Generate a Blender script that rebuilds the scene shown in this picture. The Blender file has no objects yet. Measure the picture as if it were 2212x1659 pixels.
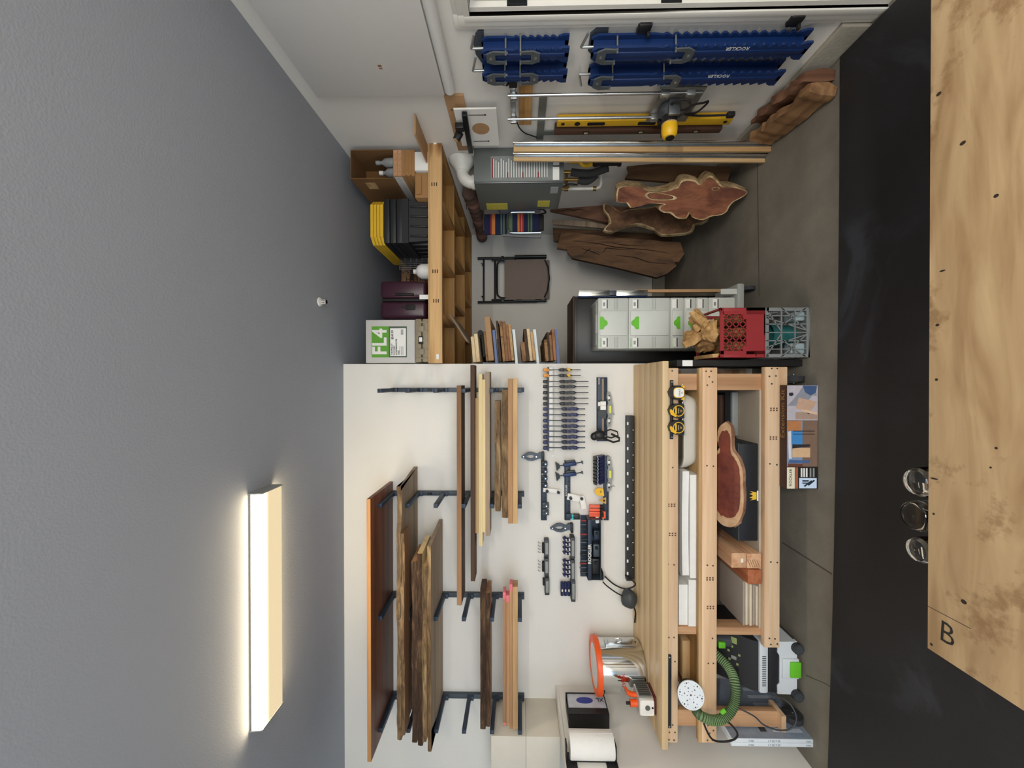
import bpy, bmesh, math, random
from mathutils import Vector as V, Matrix as M, Euler, noise
random.seed(7)
SC = bpy.context.scene
COL = SC.collection
R = math.radians
PI = math.pi
# ------------------------------------------------------------------ camera
F_PX, CAM_H, PITCH, YAW, ROLL = 831.0, 1.8148, 0.0192, -0.0057, -0.0008
FW = V((math.sin(YAW) * math.cos(PITCH), math.cos(YAW) * math.cos(PITCH), math.sin(PITCH)))
R0 = V((math.cos(YAW), -math.sin(YAW), 0)); U0 = R0.cross(FW)
RT = R0 * math.cos(ROLL) + U0 * math.sin(ROLL)
UP = -R0 * math.sin(ROLL) + U0 * math.cos(ROLL)
CAM_P = V((0, 0, CAM_H))
cd = bpy.data.cameras.new('camera'); cam = bpy.data.objects.new('camera', cd); COL.objects.link(cam)
cd.sensor_fit = 'HORIZONTAL'; cd.sensor_width = 36.0; cd.lens = F_PX / 2212 * 36.0
cd.clip_start = 0.02; cd.clip_end = 60
# the photograph was taken with the camera turned on its side: picture left is up in the room
cx_, cy_, cz_ = -UP, RT, -FW
cam.matrix_world = M(((cx_.x, cy_.x, cz_.x, 0), (cx_.y, cy_.y, cz_.y, 0), (cx_.z, cy_.z, cz_.z, CAM_H), (0, 0, 0, 1)))
SC.camera = cam
# ------------------------------------------------------------------ light
SC.view_settings.view_transform = 'Standard'
SC.view_settings.look = 'None'
SC.view_settings.gamma = 1.0
SC.view_settings.use_curve_mapping = False
SC.view_settings.exposure = -0.2
w = bpy.data.worlds.new('world'); SC.world = w; w.use_nodes = True
w.node_tree.nodes['Background'].inputs[0].default_value = (0.75, 0.86, 1.0, 1)
w.node_tree.nodes['Background'].inputs[1].default_value = 1.0
def area(name, loc, rot, sx, sy, power, col):
    l = bpy.data.lights.new(name, 'AREA'); l.shape = 'RECTANGLE'; l.size = sx; l.size_y = sy; l.energy = power; l.color = col
    o = bpy.data.objects.new(name, l); COL.objects.link(o); o.location = loc; o.rotation_euler = rot
    return o
DAY_POWER, REAR_FILL_POWER, LAMP_EMIT = 57.0, 178.0, 1.5
area('daylight_sky_side', (-2.1, -2.95, 1.15), (R(90), 0, 0), 2.6, 2.1, DAY_POWER, (0.60, 0.79, 1.0))
area('side_fill', (-5.1, -1.2, 1.3), (R(90), 0, R(-90)), 2.4, 2.0, DAY_POWER * 0.75, (0.86, 0.93, 1.0))  # added fill before the closed far left wall, brightens the right wall
area('rear_warm_fill', (0.4, -2.95, 1.15), (R(90), 0, 0), 2.4, 2.1, DAY_POWER * 1.65, (1.0, 0.96, 0.89))  # warm fill added in the rear opening to brighten the alcove
# unseen ceiling lamp added behind the camera to fill the alcove
area('rear_fill_lamp', (0.75, -2.0, 3.13), (0, 0, 0), 1.22, 0.3, REAR_FILL_POWER, (1.0, 0.95, 0.88))
# room sizes in metres
H, YW, YB, XR, XE, YF, ZT, XL = 3.215, 3.036, 4.87, 1.855, 0.143, 2.42, 0.921, -2.40
# ------------------------------------------------------------------ measuring helpers
def ray(x, y):
    return (FW * F_PX + UP * (1106 - x) + RT * (829.5 - y)).normalized()
def atY(x, y, Y):
    d = ray(x, y); return CAM_P + d * (Y / d.y)
def atX(x, y, X):
    d = ray(x, y); return CAM_P + d * (X / d.x)
def atZ(x, y, Z):
    d = ray(x, y); return CAM_P + d * ((Z - CAM_H) / d.z)
def rectY(xa, xb, ya, yb, Y):
    a = atY((xa + xb) / 2, ya, Y); b = atY((xa + xb) / 2, yb, Y); t = atY(xa, (ya + yb) / 2, Y); u = atY(xb, (ya + yb) / 2, Y)
    return min(a.x, b.x), max(a.x, b.x), min(t.z, u.z), max(t.z, u.z)
# ------------------------------------------------------------------ mesh builder
class B:
    def __init__(s): s.bm = bmesh.new()
    def _fin(s, geom_faces, m, smooth=False):
        for f in geom_faces:
            f.material_index = m; f.smooth = smooth
    def box(s, x0, x1, y0, y1, z0, z1, bev=0, m=0, mat=None, seg=2):
        r = bmesh.ops.create_cube(s.bm, size=1)['verts']
        T = M.Translation(((x0 + x1) / 2, (y0 + y1) / 2, (z0 + z1) / 2)) @ M.Diagonal((abs(x1 - x0), abs(y1 - y0), abs(z1 - z0), 1))
        bmesh.ops.transform(s.bm, matrix=T, verts=r)
        fs = list({f for v in r for f in v.link_faces})
        if bev > 0:
            es = list({e for v in r for e in v.link_edges})
            o = bmesh.ops.bevel(s.bm, geom=es, offset=bev, segments=seg, affect='EDGES', profile=0.5)
            vs = set(r) | set(o['verts'])
            vs = [v for v in vs if v.is_valid]
            fs = list({f for v in vs for f in v.link_faces})
            r = vs
        if mat is not None: bmesh.ops.transform(s.bm, matrix=mat, verts=r)
        s._fin(fs, m); return s
    def cbox(s, c, size, rot=(0, 0, 0), bev=0, m=0):
        T = M.Translation(c) @ Euler(rot).to_matrix().to_4x4()
        a, b, c2 = size[0] / 2, size[1] / 2, size[2] / 2
        return s.box(-a, a, -b, b, -c2, c2, bev, m, T)
    def bar(s, p0, p1, wd, th, up=(0, 0, 1), bev=0, m=0):
        """rectangular bar from p0 to p1; th along up, wd across"""
        p0, p1, up = V(p0), V(p1), V(up)
        x = (p1 - p0); L = x.length; x.normalize(); y = up.cross(x).normalized(); z = x.cross(y)
        T = M(((x.x, y.x, z.x, 0), (x.y, y.y, z.y, 0), (x.z, y.z, z.z, 0), (0, 0, 0, 1)))
        T = M.Translation((p0 + p1) / 2) @ T
        return s.box(-L / 2, L / 2, -wd / 2, wd / 2, -th / 2, th / 2, bev, m, T)
    def cyl(s, p0, p1, r0, r1=None, n=14, m=0, smooth=True, caps=True):
        p0, p1 = V(p0), V(p1); r1 = r0 if r1 is None else r1
        d = p1 - p0; L = d.length
        q = V((0, 0, 1)).rotation_difference(d.normalized()).to_matrix().to_4x4()
        o = bmesh.ops.create_cone(s.bm, cap_ends=caps, segments=n, radius1=r0, radius2=max(r1, 1e-5), depth=L, matrix=M.Translation((p0 + p1) / 2) @ q)
        fs = list({f for v in o['verts'] for f in v.link_faces})
        for f in fs: f.material_index = m; f.smooth = smooth and len(f.verts) == 4
        return s
    def sph(s, c, r, m=0, sc=(1, 1, 1), u=14, v=9):
        o = bmesh.ops.create_uvsphere(s.bm, u_segments=u, v_segments=v, radius=r, matrix=M.Translation(c) @ M.Diagonal((sc[0], sc[1], sc[2], 1)))
        s._fin(list({f for v_ in o['verts'] for f in v_.link_faces}), m, True); return s
    def tube(s, pts, r, n=8, m=0, closed=False, rad=None):
        pts = [V(p) for p in pts]; rings = []; N = len(pts); prev = None
        for i, p in enumerate(pts):
            if closed: t = pts[(i + 1) % N] - pts[i - 1]
            else: t = pts[min(i + 1, N - 1)] - pts[max(i - 1, 0)]
            t.normalize()
            if prev is None:
                a = V((0, 0, 1)) if abs(t.z) < .9 else V((1, 0, 0)); u = t.cross(a).normalized()
            else:
                u = (prev - t * prev.dot(t)).normalized()
            prev = u; v = t.cross(u); rr = rad[i] if rad else r
            rings.append([s.bm.verts.new(p + (u * math.cos(2 * PI * k / n) + v * math.sin(2 * PI * k / n)) * rr) for k in range(n)])
        fs = []
        for i in range(N if closed else N - 1):
            a, b = rings[i], rings[(i + 1) % N]
            for k in range(n): fs.append(s.bm.faces.new((a[k], a[(k + 1) % n], b[(k + 1) % n], b[k])))
        s._fin(fs, m, True)
        if not closed:
            s._fin([s.bm.faces.new(rings[0][::-1]), s.bm.faces.new(rings[-1])], m)
        return s
    def prism(s, poly, t0, t1, ax='y', m=0, mat=None, bev=0):
        """poly (u,v) extruded along ax: 'y' -> (u,t,v), 'x' -> (t,u,v), 'z' -> (u,v,t)"""
        f3 = {'y': lambda u, v, t: (u, t, v), 'x': lambda u, v, t: (t, u, v), 'z': lambda u, v, t: (u, v, t)}[ax]
        a = [s.bm.verts.new(f3(u, v, t0)) for u, v in poly]; b = [s.bm.verts.new(f3(u, v, t1)) for u, v in poly]
        n = len(poly); fs = []
        for i in range(n): fs.append(s.bm.faces.new((a[i], a[(i + 1) % n], b[(i + 1) % n], b[i])))
        fs += [s.bm.faces.new(a[::-1]), s.bm.faces.new(b)]
        s._fin(fs, m)
        if mat is not None: bmesh.ops.transform(s.bm, matrix=mat, verts=a + b)
        return s
    def plate_hole(s, outer, holes, t0, t1, ax='y', m=0):
        """flat plate with holes, filled by triangulation"""
        f3 = {'y': lambda u, v, t: (u, t, v), 'x': lambda u, v, t: (t, u, v), 'z': lambda u, v, t: (u, v, t)}[ax]
        es = []; side = []
        for loop in [outer] + holes:
            vs = [s.bm.verts.new(f3(u, v, t0)) for u, v in loop]
            n = len(vs)
            es += [s.bm.edges.new((vs[i], vs[(i + 1) % n])) for i in range(n)]
        g = bmesh.ops.triangle_fill(s.bm, use_beauty=True, use_dissolve=False, edges=es)
        fs = [f for f in g['geom'] if isinstance(f, bmesh.types.BMFace)]
        d = V(f3(0, 0, t1 - t0))
        ex = bmesh.ops.extrude_face_region(s.bm, geom=fs, use_keep_orig=True)
        nv = [v for v in ex['geom'] if isinstance(v, bmesh.types.BMVert)]
        bmesh.ops.translate(s.bm, vec=d, verts=nv)
        allf = {f for v in nv for f in v.link_faces} | set(fs)
        s._fin([f for f in allf if f.is_valid], m); return s
    def lathe(s, prof, c=(0, 0, 0), n=24, ax='z', m=0, mats=None, smooth=True):
        rings = []; c = V(c)
        for r, h in prof:
            ring = []
            for k in range(n):
                a = 2 * PI * k / n; u, v = r * math.cos(a), r * math.sin(a)
                p = {'z': V((u, v, h)), 'y': V((u, h, v)), 'x': V((h, u, v))}[ax]
                ring.append(s.bm.verts.new(c + p))
            rings.append(ring)
        for i in range(len(rings) - 1):
            for k in range(n):
                f = s.bm.faces.new((rings[i][k], rings[i][(k + 1) % n], rings[i + 1][(k + 1) % n], rings[i + 1][k]))
                f.material_index = mats[i] if mats else m; f.smooth = smooth
        if prof[0][0] > 1e-4: f = s.bm.faces.new(rings[0][::-1]); f.material_index = mats[0] if mats else m
        if prof[-1][0] > 1e-4: f = s.bm.faces.new(rings[-1]); f.material_index = mats[-1] if mats else m
        return s
    def quad(s, a, b, c, d, m=0):
        s._fin([s.bm.faces.new([s.bm.verts.new(p) for p in (a, b, c, d)])], m); return s
    def xf(s, mat):
        bmesh.ops.transform(s.bm, matrix=mat, verts=s.bm.verts[:]); return s
    def add(s, other, mat=None):
        me = bpy.data.meshes.new('tmp'); other.bm.to_mesh(me)
        n0 = len(s.bm.verts); s.bm.from_mesh(me); bpy.data.meshes.remove(me)
        if mat is not None:
            s.bm.verts.ensure_lookup_table(); bmesh.ops.transform(s.bm, matrix=mat, verts=s.bm.verts[n0:])
        return s
    def cap(s):
        return s
WM = {}
def link(name, me, parent=None):
    o = bpy.data.objects.new(name, me); COL.objects.link(o)
    if parent is not None: o.parent = parent
    return o
def tag(o, label=None, cat=None, group=None, kind=None):
    if label: o['label'] = label
    if cat: o['category'] = cat
    if group: o['group'] = group
    if kind: o['kind'] = kind
    return o
def thing(name, label, cat, loc=(0, 0, 0), rot=(0, 0, 0), group=None):
    o = bpy.data.objects.new(name, None); COL.objects.link(o); o.empty_display_size = .05
    o.location = loc; o.rotation_euler = rot
    WM[o.name] = M.Translation(loc) @ Euler(rot).to_matrix().to_4x4()
    return tag(o, label, cat, group)
def mesh_of(b, mats, name):
    bmesh.ops.remove_doubles(b.bm, verts=b.bm.verts[:], dist=1e-6)
    bmesh.ops.recalc_face_normals(b.bm, faces=b.bm.faces[:])
    me = bpy.data.meshes.new(name); b.bm.to_mesh(me); b.bm.free(); me.set_sharp_from_angle(angle=R(38))
    for m in (mats if isinstance(mats, (list, tuple)) else [mats]): me.materials.append(m)
    return me
def part(name, b, mats, parent, label=None, local=False):
    """one mesh under parent; built in world coordinates unless local"""
    if not local: b.xf(WM[parent.name].inverted())
    o = link(name, mesh_of(b, mats, name), parent)
    WM[o.name] = WM[parent.name]
    if label: o['label'] = label
    return o
def solo(name, b, mats, label, cat, group=None, loc=None, rot=(0, 0, 0)):
    """a thing that is one mesh. with loc: b is in local coordinates; else in world, origin moved to its base"""
    if loc is None:
        vs = b.bm.verts[:]
        lo = V((min(v.co.x for v in vs), min(v.co.y for v in vs), min(v.co.z for v in vs))); hi = V((max(v.co.x for v in vs), max(v.co.y for v in vs), max(v.co.z for v in vs)))
        loc = V(((lo.x + hi.x) / 2, (lo.y + hi.y) / 2, lo.z)); b.xf(M.Translation(-loc))
    o = link(name, mesh_of(b, mats, name)); o.location = loc; o.rotation_euler = rot
    WM[o.name] = M.Translation(loc) @ Euler(rot).to_matrix().to_4x4()
    return tag(o, label, cat, group)
def struct(name, b, mats):
    o = link(name, mesh_of(b, mats, name)); o['kind'] = 'structure'; WM[o.name] = M.Identity(4); return o
def dup(root, loc, rot=None, label=None, group=None, name=None, scale=None):
    r = root.copy(); COL.objects.link(r); r.location = loc
    if rot is not None: r.rotation_euler = rot
    if scale is not None: r.scale = scale
    if label: r['label'] = label
    if group: r['group'] = group
    WM[r.name] = M.Translation(loc) @ (Euler(rot).to_matrix().to_4x4() if rot is not None else root.rotation_euler.to_matrix().to_4x4())
    for ch in list(root.children):
        c = ch.copy(); COL.objects.link(c); c.parent = r
        for g in list(ch.children):
            d = g.copy(); COL.objects.link(d); d.parent = c
    return r
def text_mesh(txt, size, mat, ext=0.0006, align='CENTER', bold=0.0, sx=1.0, spacing=1.0):
    cu = bpy.data.curves.new('lettering', 'FONT'); cu.body = txt; cu.size = size; cu.extrude = ext; cu.align_x = align; cu.align_y = 'CENTER'
    cu.offset = bold; cu.space_character = spacing; cu.resolution_u = 2
    o = bpy.data.objects.new('lettering', cu); COL.objects.link(o)
    dg = bpy.context.evaluated_depsgraph_get(); me = bpy.data.meshes.new_from_object(o.evaluated_get(dg))
    bpy.data.objects.remove(o); bpy.data.curves.remove(cu)
    me.materials.clear(); me.materials.append(mat)
    if sx != 1.0: me.transform(M.Diagonal((sx, 1, 1, 1)))
    return me
FACE_CAM = M.Rotation(R(90), 4, 'X')                       # lettering that faces -Y and reads left to right
def letter(txt, size, mat, parent, at, face=FACE_CAM, name='lettering', **k):
    """lettering as a part: at in world coordinates, face turns the flat text"""
    me = text_mesh(txt, size, mat, **k)
    me.transform(M.Translation(at) @ face)
    me.transform(WM[parent.name].inverted())
    o = link(name, me, parent); WM[o.name] = WM[parent.name]; return o
# ------------------------------------------------------------------ materials
def _nt(name):
    m = bpy.data.materials.new(name); m.use_nodes = True; nt = m.node_tree
    return m, nt, nt.nodes['Principled BSDF']
def rgb(h):
    h = h.lstrip('#'); c = [int(h[i:i + 2], 16) / 255 for i in (0, 2, 4)]
    return tuple(((v + .055) / 1.055) ** 2.4 if v > .04045 else v / 12.92 for v in c) + (1,)
def mk(name, col, rough=.6, metal=0, var=.06, vs=18, bump=0, bs=60, spec=None, trans=0, ior=1.45, emit=0, coat=0):
    """plain surface with a little procedural unevenness"""
    m, nt, p = _nt(name); c = rgb(col) if isinstance(col, str) else col
    N = nt.nodes; L = nt.links
    tc = N.new('ShaderNodeTexCoord')
    nz = N.new('ShaderNodeTexNoise'); nz.inputs['Scale'].default_value = vs; nz.inputs['Detail'].default_value = 5; L.new(tc.outputs['Object'], nz.inputs['Vector'])
    mr = N.new('ShaderNodeMapRange'); mr.inputs[1].default_value = .25; mr.inputs[2].default_value = .75; mr.inputs[3].default_value = 1 - var; mr.inputs[4].default_value = 1 + var
    L.new(nz.outputs['Fac'], mr.inputs[0])
    mx = N.new('ShaderNodeVectorMath'); mx.operation = 'SCALE'; mx.inputs[0].default_value = c[:3]; L.new(mr.outputs[0], mx.inputs['Scale'])
    L.new(mx.outputs[0], p.inputs['Base Color'])
    p.inputs['Roughness'].default_value = rough; p.inputs['Metallic'].default_value = metal
    if trans: p.inputs['Transmission Weight'].default_value = trans; p.inputs['IOR'].default_value = ior
    if coat: p.inputs['Coat Weight'].default_value = coat
    if emit: p.inputs['Emission Color'].default_value = c; p.inputs['Emission Strength'].default_value = emit
    if spec is not None: p.inputs['Specular IOR Level'].default_value = spec
    if bump:
        n2 = N.new('ShaderNodeTexNoise'); n2.inputs['Scale'].default_value = bs; n2.inputs['Detail'].default_value = 3; L.new(tc.outputs['Object'], n2.inputs['Vector'])
        bp = N.new('ShaderNodeBump'); bp.inputs['Strength'].default_value = bump; bp.inputs['Distance'].default_value = .01
        L.new(n2.outputs['Fac'], bp.inputs['Height']); L.new(bp.outputs[0], p.inputs['Normal'])
    return m
def wood(name, c1, c2, ax='x', scale=9, stretch=.07, rough=.65, c3=None, knots=0, bump=.15, ring=6, hue=.05, kc=None):
    """board: grain stretched along ax in the board's own coordinates"""
    m, nt, p = _nt(name); N = nt.nodes; L = nt.links
    tc = N.new('ShaderNodeTexCoord'); mp = N.new('ShaderNodeMapping')
    mp.inputs['Scale'].default_value = {'x': (stretch, 1, 1), 'y': (1, stretch, 1), 'z': (1, 1, stretch)}[ax]
    oi = N.new('ShaderNodeObjectInfo'); va = N.new('ShaderNodeVectorMath'); va.operation = 'ADD'
    cb = N.new('ShaderNodeCombineXYZ'); ml = N.new('ShaderNodeMath'); ml.operation = 'MULTIPLY'; ml.inputs[1].default_value = 37.0
    L.new(oi.outputs['Random'], ml.inputs[0])
    for i in range(3): L.new(ml.outputs[0], cb.inputs[i])
    L.new(tc.outputs['Object'], va.inputs[0]); L.new(cb.outputs[0], va.inputs[1]); L.new(va.outputs[0], mp.inputs['Vector'])
    nz = N.new('ShaderNodeTexNoise'); nz.inputs['Scale'].default_value = scale; nz.inputs['Detail'].default_value = 6; nz.inputs['Distortion'].default_value = .6
    L.new(mp.outputs[0], nz.inputs['Vector'])
    m2 = N.new('ShaderNodeMath'); m2.operation = 'MULTIPLY'; m2.inputs[1].default_value = ring; L.new(nz.outputs['Fac'], m2.inputs[0])
    fr = N.new('ShaderNodeMath'); fr.operation = 'PINGPONG'; fr.inputs[1].default_value = 1.0; L.new(m2.outputs[0], fr.inputs[0])
    fine = N.new('ShaderNodeTexNoise'); fine.inputs['Scale'].default_value = scale * 9; fine.inputs['Detail'].default_value = 4; L.new(mp.outputs[0], fine.inputs['Vector'])
    ad = N.new('ShaderNodeMath'); ad.operation = 'MULTIPLY_ADD'; ad.inputs[1].default_value = .6; L.new(fr.outputs[0], ad.inputs[0])
    f2 = N.new('ShaderNodeMath'); f2.operation = 'MULTIPLY'; f2.inputs[1].default_value = .5; L.new(fine.outputs['Fac'], f2.inputs[0]); L.new(f2.outputs[0], ad.inputs[2])
    cr = N.new('ShaderNodeValToRGB'); e = cr.color_ramp.elements
    e[0].position = .15; e[0].color = rgb(c1); e[1].position = .85; e[1].color = rgb(c2)
    if c3: x = e.new(.5); x.color = rgb(c3)
    L.new(ad.outputs[0], cr.inputs[0]); out = cr.outputs[0]
    if knots:
        vo = N.new('ShaderNodeTexVoronoi'); vo.inputs['Scale'].default_value = knots; L.new(va.outputs[0], vo.inputs['Vector'])
        mp2 = N.new('ShaderNodeMapping'); mp2.inputs['Scale'].default_value = {'x': (.45, 1, 1), 'y': (1, .45, 1), 'z': (1, 1, .45)}[ax]
        L.new(va.outputs[0], mp2.inputs['Vector']); L.new(mp2.outputs[0], vo.inputs['Vector'])
        kr = N.new('ShaderNodeValToRGB'); ke = kr.color_ramp.elements; ke[0].position = .03; ke[0].color = (1, 1, 1, 1); ke[1].position = .12; ke[1].color = (0, 0, 0, 1)
        L.new(vo.outputs['Distance'], kr.inputs[0])
        mx = N.new('ShaderNodeMix'); mx.data_type = 'RGBA'; L.new(kr.outputs[0], mx.inputs['Factor']); L.new(out, mx.inputs[6]); mx.inputs[7].default_value = rgb(kc or c1); out = mx.outputs[2]
    hs = N.new('ShaderNodeHueSaturation'); L.new(out, hs.inputs['Color'])
    mr = N.new('ShaderNodeMapRange'); mr.inputs[3].default_value = 1 - hue * 2.2; mr.inputs[4].default_value = 1 + hue * 2.2; L.new(oi.outputs['Random'], mr.inputs[0]); L.new(mr.outputs[0], hs.inputs['Value'])
    L.new(hs.outputs[0], p.inputs['Base Color']); p.inputs['Roughness'].default_value = rough; p.inputs['Specular IOR Level'].default_value = .3
    bp = N.new('ShaderNodeBump'); bp.inputs['Strength'].default_value = bump; bp.inputs['Distance'].default_value = .006; L.new(ad.outputs[0], bp.inputs['Height']); L.new(bp.outputs[0], p.inputs['Normal'])
    return m
def blotch(name, c1, c2, scale=6, rough=.8, bump=.3, bs=40, c3=None, lo=.35, hi=.65):
    """mottled surface: bark, concrete, stained plywood"""
    m, nt, p = _nt(name); N = nt.nodes; L = nt.links
    tc = N.new('ShaderNodeTexCoord'); nz = N.new('ShaderNodeTexNoise'); nz.inputs['Scale'].default_value = scale; nz.inputs['Detail'].default_value = 8; nz.inputs['Roughness'].default_value = .62
    L.new(tc.outputs['Object'], nz.inputs['Vector'])
    cr = N.new('ShaderNodeValToRGB'); e = cr.color_ramp.elements; e[0].position = lo; e[0].color = rgb(c1); e[1].position = hi; e[1].color = rgb(c2)
    if c3: x = e.new((lo + hi) / 2); x.color = rgb(c3)
    L.new(nz.outputs['Fac'], cr.inputs[0]); L.new(cr.outputs[0], p.inputs['Base Color']); p.inputs['Roughness'].default_value = rough
    n2 = N.new('ShaderNodeTexNoise'); n2.inputs['Scale'].default_value = bs; n2.inputs['Detail'].default_value = 4; L.new(tc.outputs['Object'], n2.inputs['Vector'])
    bp = N.new('ShaderNodeBump'); bp.inputs['Strength'].default_value = bump; bp.inputs['Distance'].default_value = .01; L.new(n2.outputs['Fac'], bp.inputs['Height']); L.new(bp.outputs[0], p.inputs['Normal'])
    return m
m_wall = mk('wall_paint', '#e6e3dc', .75, var=.012, vs=3, bump=.06, bs=160)
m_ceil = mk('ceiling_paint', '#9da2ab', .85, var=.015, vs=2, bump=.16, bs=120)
m_trim = mk('white_trim_paint', '#e6e3da', .4, var=.01)
m_conc = blotch('concrete', '#6b665c', '#878175', 2.6, .85, .12, 60, lo=.3, hi=.7)
m_curb = blotch('curb_concrete', '#8a8578', '#a09a8c', 5, .85, .25, 50)
m_white = mk('white_plastic', '#eceae4', .35, var=.02)
m_grey = mk('grey_plastic', '#8f9291', .5)
m_black = mk('black_plastic', '#17181a', .45)
m_blackm = mk('black_metal', '#1d2023', .35, .4)
m_rubber = blotch('rubber', '#26272a', '#35363a', 3, .8, .15, 90)
m_steel = mk('steel', '#c9ccce', .22, 1, var=.05)
m_dsteel = mk('dull_steel', '#7d8184', .4, .9)
m_alu = mk('aluminium', '#b9bcbd', .3, .9)
m_navy = mk('navy_steel', '#2e3a4a', .45, .2)
m_slate = mk('slate_steel', '#4a535c', .45, .3)
m_blue = mk('blue_plastic', '#0d2c5f', .45)
m_dblue = mk('dark_blue_plastic', '#1c2450', .45)
m_dgrey = mk('dark_grey_plastic', '#3c4044', .5)
m_yel = mk('yellow_plastic', '#e8b51e', .4)
m_orange = mk('orange_plastic', '#ee5a1c', .4)
m_red = mk('red_plastic', '#8e2526', .5)
m_green = mk('bright_green', '#69c22c', .4)
m_ink = mk('black_ink', '#14110f', .7)
m_paper = mk('white_paper', '#f0efea', .8, var=.02)
m_card = mk('cardboard', '#a4794c', .85, var=.07, vs=5)
m_cardd = mk('cardboard_dark', '#7a5732', .9, var=.07, vs=5)
m_mdf = mk('fibreboard', '#b08a63', .8, var=.05, vs=30)
m_pine = wood('pine_lumber', '#b28757', '#d0a976', 'x', 8, .06, knots=2.2, kc='#7a4b22')
m_piney = wood('pine_lumber_deep', '#c49a62', '#e3c18b', 'y', 8, .06, knots=2.2, kc='#7a4b22')
m_pinez = wood('pine_lumber_upright', '#b98d63', '#d8b083', 'z', 8, .06)
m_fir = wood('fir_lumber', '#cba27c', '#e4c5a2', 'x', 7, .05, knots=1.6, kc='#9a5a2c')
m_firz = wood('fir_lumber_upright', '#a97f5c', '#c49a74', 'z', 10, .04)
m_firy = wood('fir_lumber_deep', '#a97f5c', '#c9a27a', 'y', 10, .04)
m_top = wood('bench_planks', '#c4a070', '#dcc096', 'x', 5, .03, knots=1.7, kc='#8a5a2a', rough=.5, ring=2.2)
m_old = wood('weathered_pine', '#8e6636', '#b98d55', 'x', 8, .06, knots=2, kc='#4a2d14')
m_oldy = wood('weathered_pine_deep', '#8e6636', '#b98d55', 'y', 8, .06)
m_walnut = wood('walnut', '#4a2c20', '#7c4f39', 'x', 6, .05, rough=.45)
m_walnutl = wood('walnut_edge', '#9c6b40', '#c08c58', 'x', 8, .05)
m_dark = wood('dark_board', '#33231b', '#5a4233', 'x', 8, .05)
m_brownw = wood('brown_board', '#6d4d33', '#977150', 'x', 8, .05)
m_tan = wood('tan_board', '#a68258', '#cdab7b', 'x', 8, .05)
m_blond = wood('blond_board', '#cbb079', '#e4cf9e', 'x', 8, .04)
m_greyw = wood('grey_board', '#7c6a58', '#a08c76', 'x', 8, .05)
m_redw = wood('cedar_board', '#8d6347', '#b08a63', 'x', 8, .05)
m_bark = wood('bark', '#2a1e17', '#715840', 'x', 20, .16, .95, bump=.9, ring=4, c3='#4b382a')
m_barkl = wood('pale_bark', '#4a3828', '#b09872', 'x', 16, .14, .9, bump=.8, ring=4, c3='#836a4c')
m_glow = None
# ------------------------------------------------------------------ the room
def build_room():
    X0, X1, Y0 = -5.2, XR, -3.0
    b = B().box(X0, X1 + .3, Y0 - .5, YB + .2, -.1, 0); struct('floor', b, m_conc)
    b = B().box(X0, X1 + .2, Y0, YB + .15, H, H + .1); struct('ceiling', b, m_ceil)
    b = B().box(X0, XE, YW, YW + .12, 0, H); struct('wall_center', b, m_wall)
    b = B().box(XE - .12, XE, YW + .12, YB, 0, H); struct('wall_return', b, m_wall)
    b = B().box(XE - .12, X1 + .2, YB, YB + .15, 0, H); struct('wall_back', b, m_wall)
    # right wall with the door opening cut out
    yd = 1.93; zd = 2.06
    b = B().box(XR, XR + .15, yd, YB, 0, H).box(XR, XR + .15, Y0, .7, 0, H).box(XR, XR + .15, .7, yd, zd, H)
    struct('wall_right', b, m_wall)
    b = B().box(X0 - .1, X0, Y0, YW, 0, H); struct('wall_far_left', b, m_wall)
    b = B().box(1.65, X1, Y0 - .12, Y0, 0, H).box(X0, -3.5, Y0 - .12, Y0, 0, H).box(-3.5, 1.65, Y0 - .12, Y0, 2.25, H); struct('wall_rear', b, m_wall)
    # low wall at the left end of the bench
    zl = 1.53
    b = B().box(XL - .115, XL, -.9, YW, 0, zl - .02); b.box(XL - .12, XL + .004, -.9, YW, zl - .02, zl, .004); struct('wall_left', b, m_wall)
    # concrete curbs under the drywall
    b = B().box(XR - .03, XR, 2.022, YB, 0, .15, .006); struct('trim_1', b, m_curb)
    b = B().box(XE, XR - .03, YB - .03, YB, 0, .15, .006); struct('trim_2', b, m_curb)
    # control joints and cracks of the slab: thin grooves
    b = B()
    p = atZ(1690, 1172, 0); q = atZ(1797, 1240, 0)
    b.bar((p.x, p.y, .0005), (q.x, q.y, .0005), .009, .001)
    p = atZ(1636, 330, 0); q = atZ(1640, 640, 0)
    b.bar((p.x, p.y, .0005), (q.x, q.y, .0005), .008, .001)
    o = struct('trim_3', b, mk('joint_dark', '#4c4842', .9))  # dark grey of the joint and crack lines
    pts = [atZ(x, y, .001) for x, y in ((1741, 1459), (1757, 1466), (1772, 1472), (1785, 1478), (1792, 1483))]
    b = B().tube(pts, .0018, 5); struct('trim_4', b, bpy.data.materials['joint_dark'])
build_room()
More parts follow.
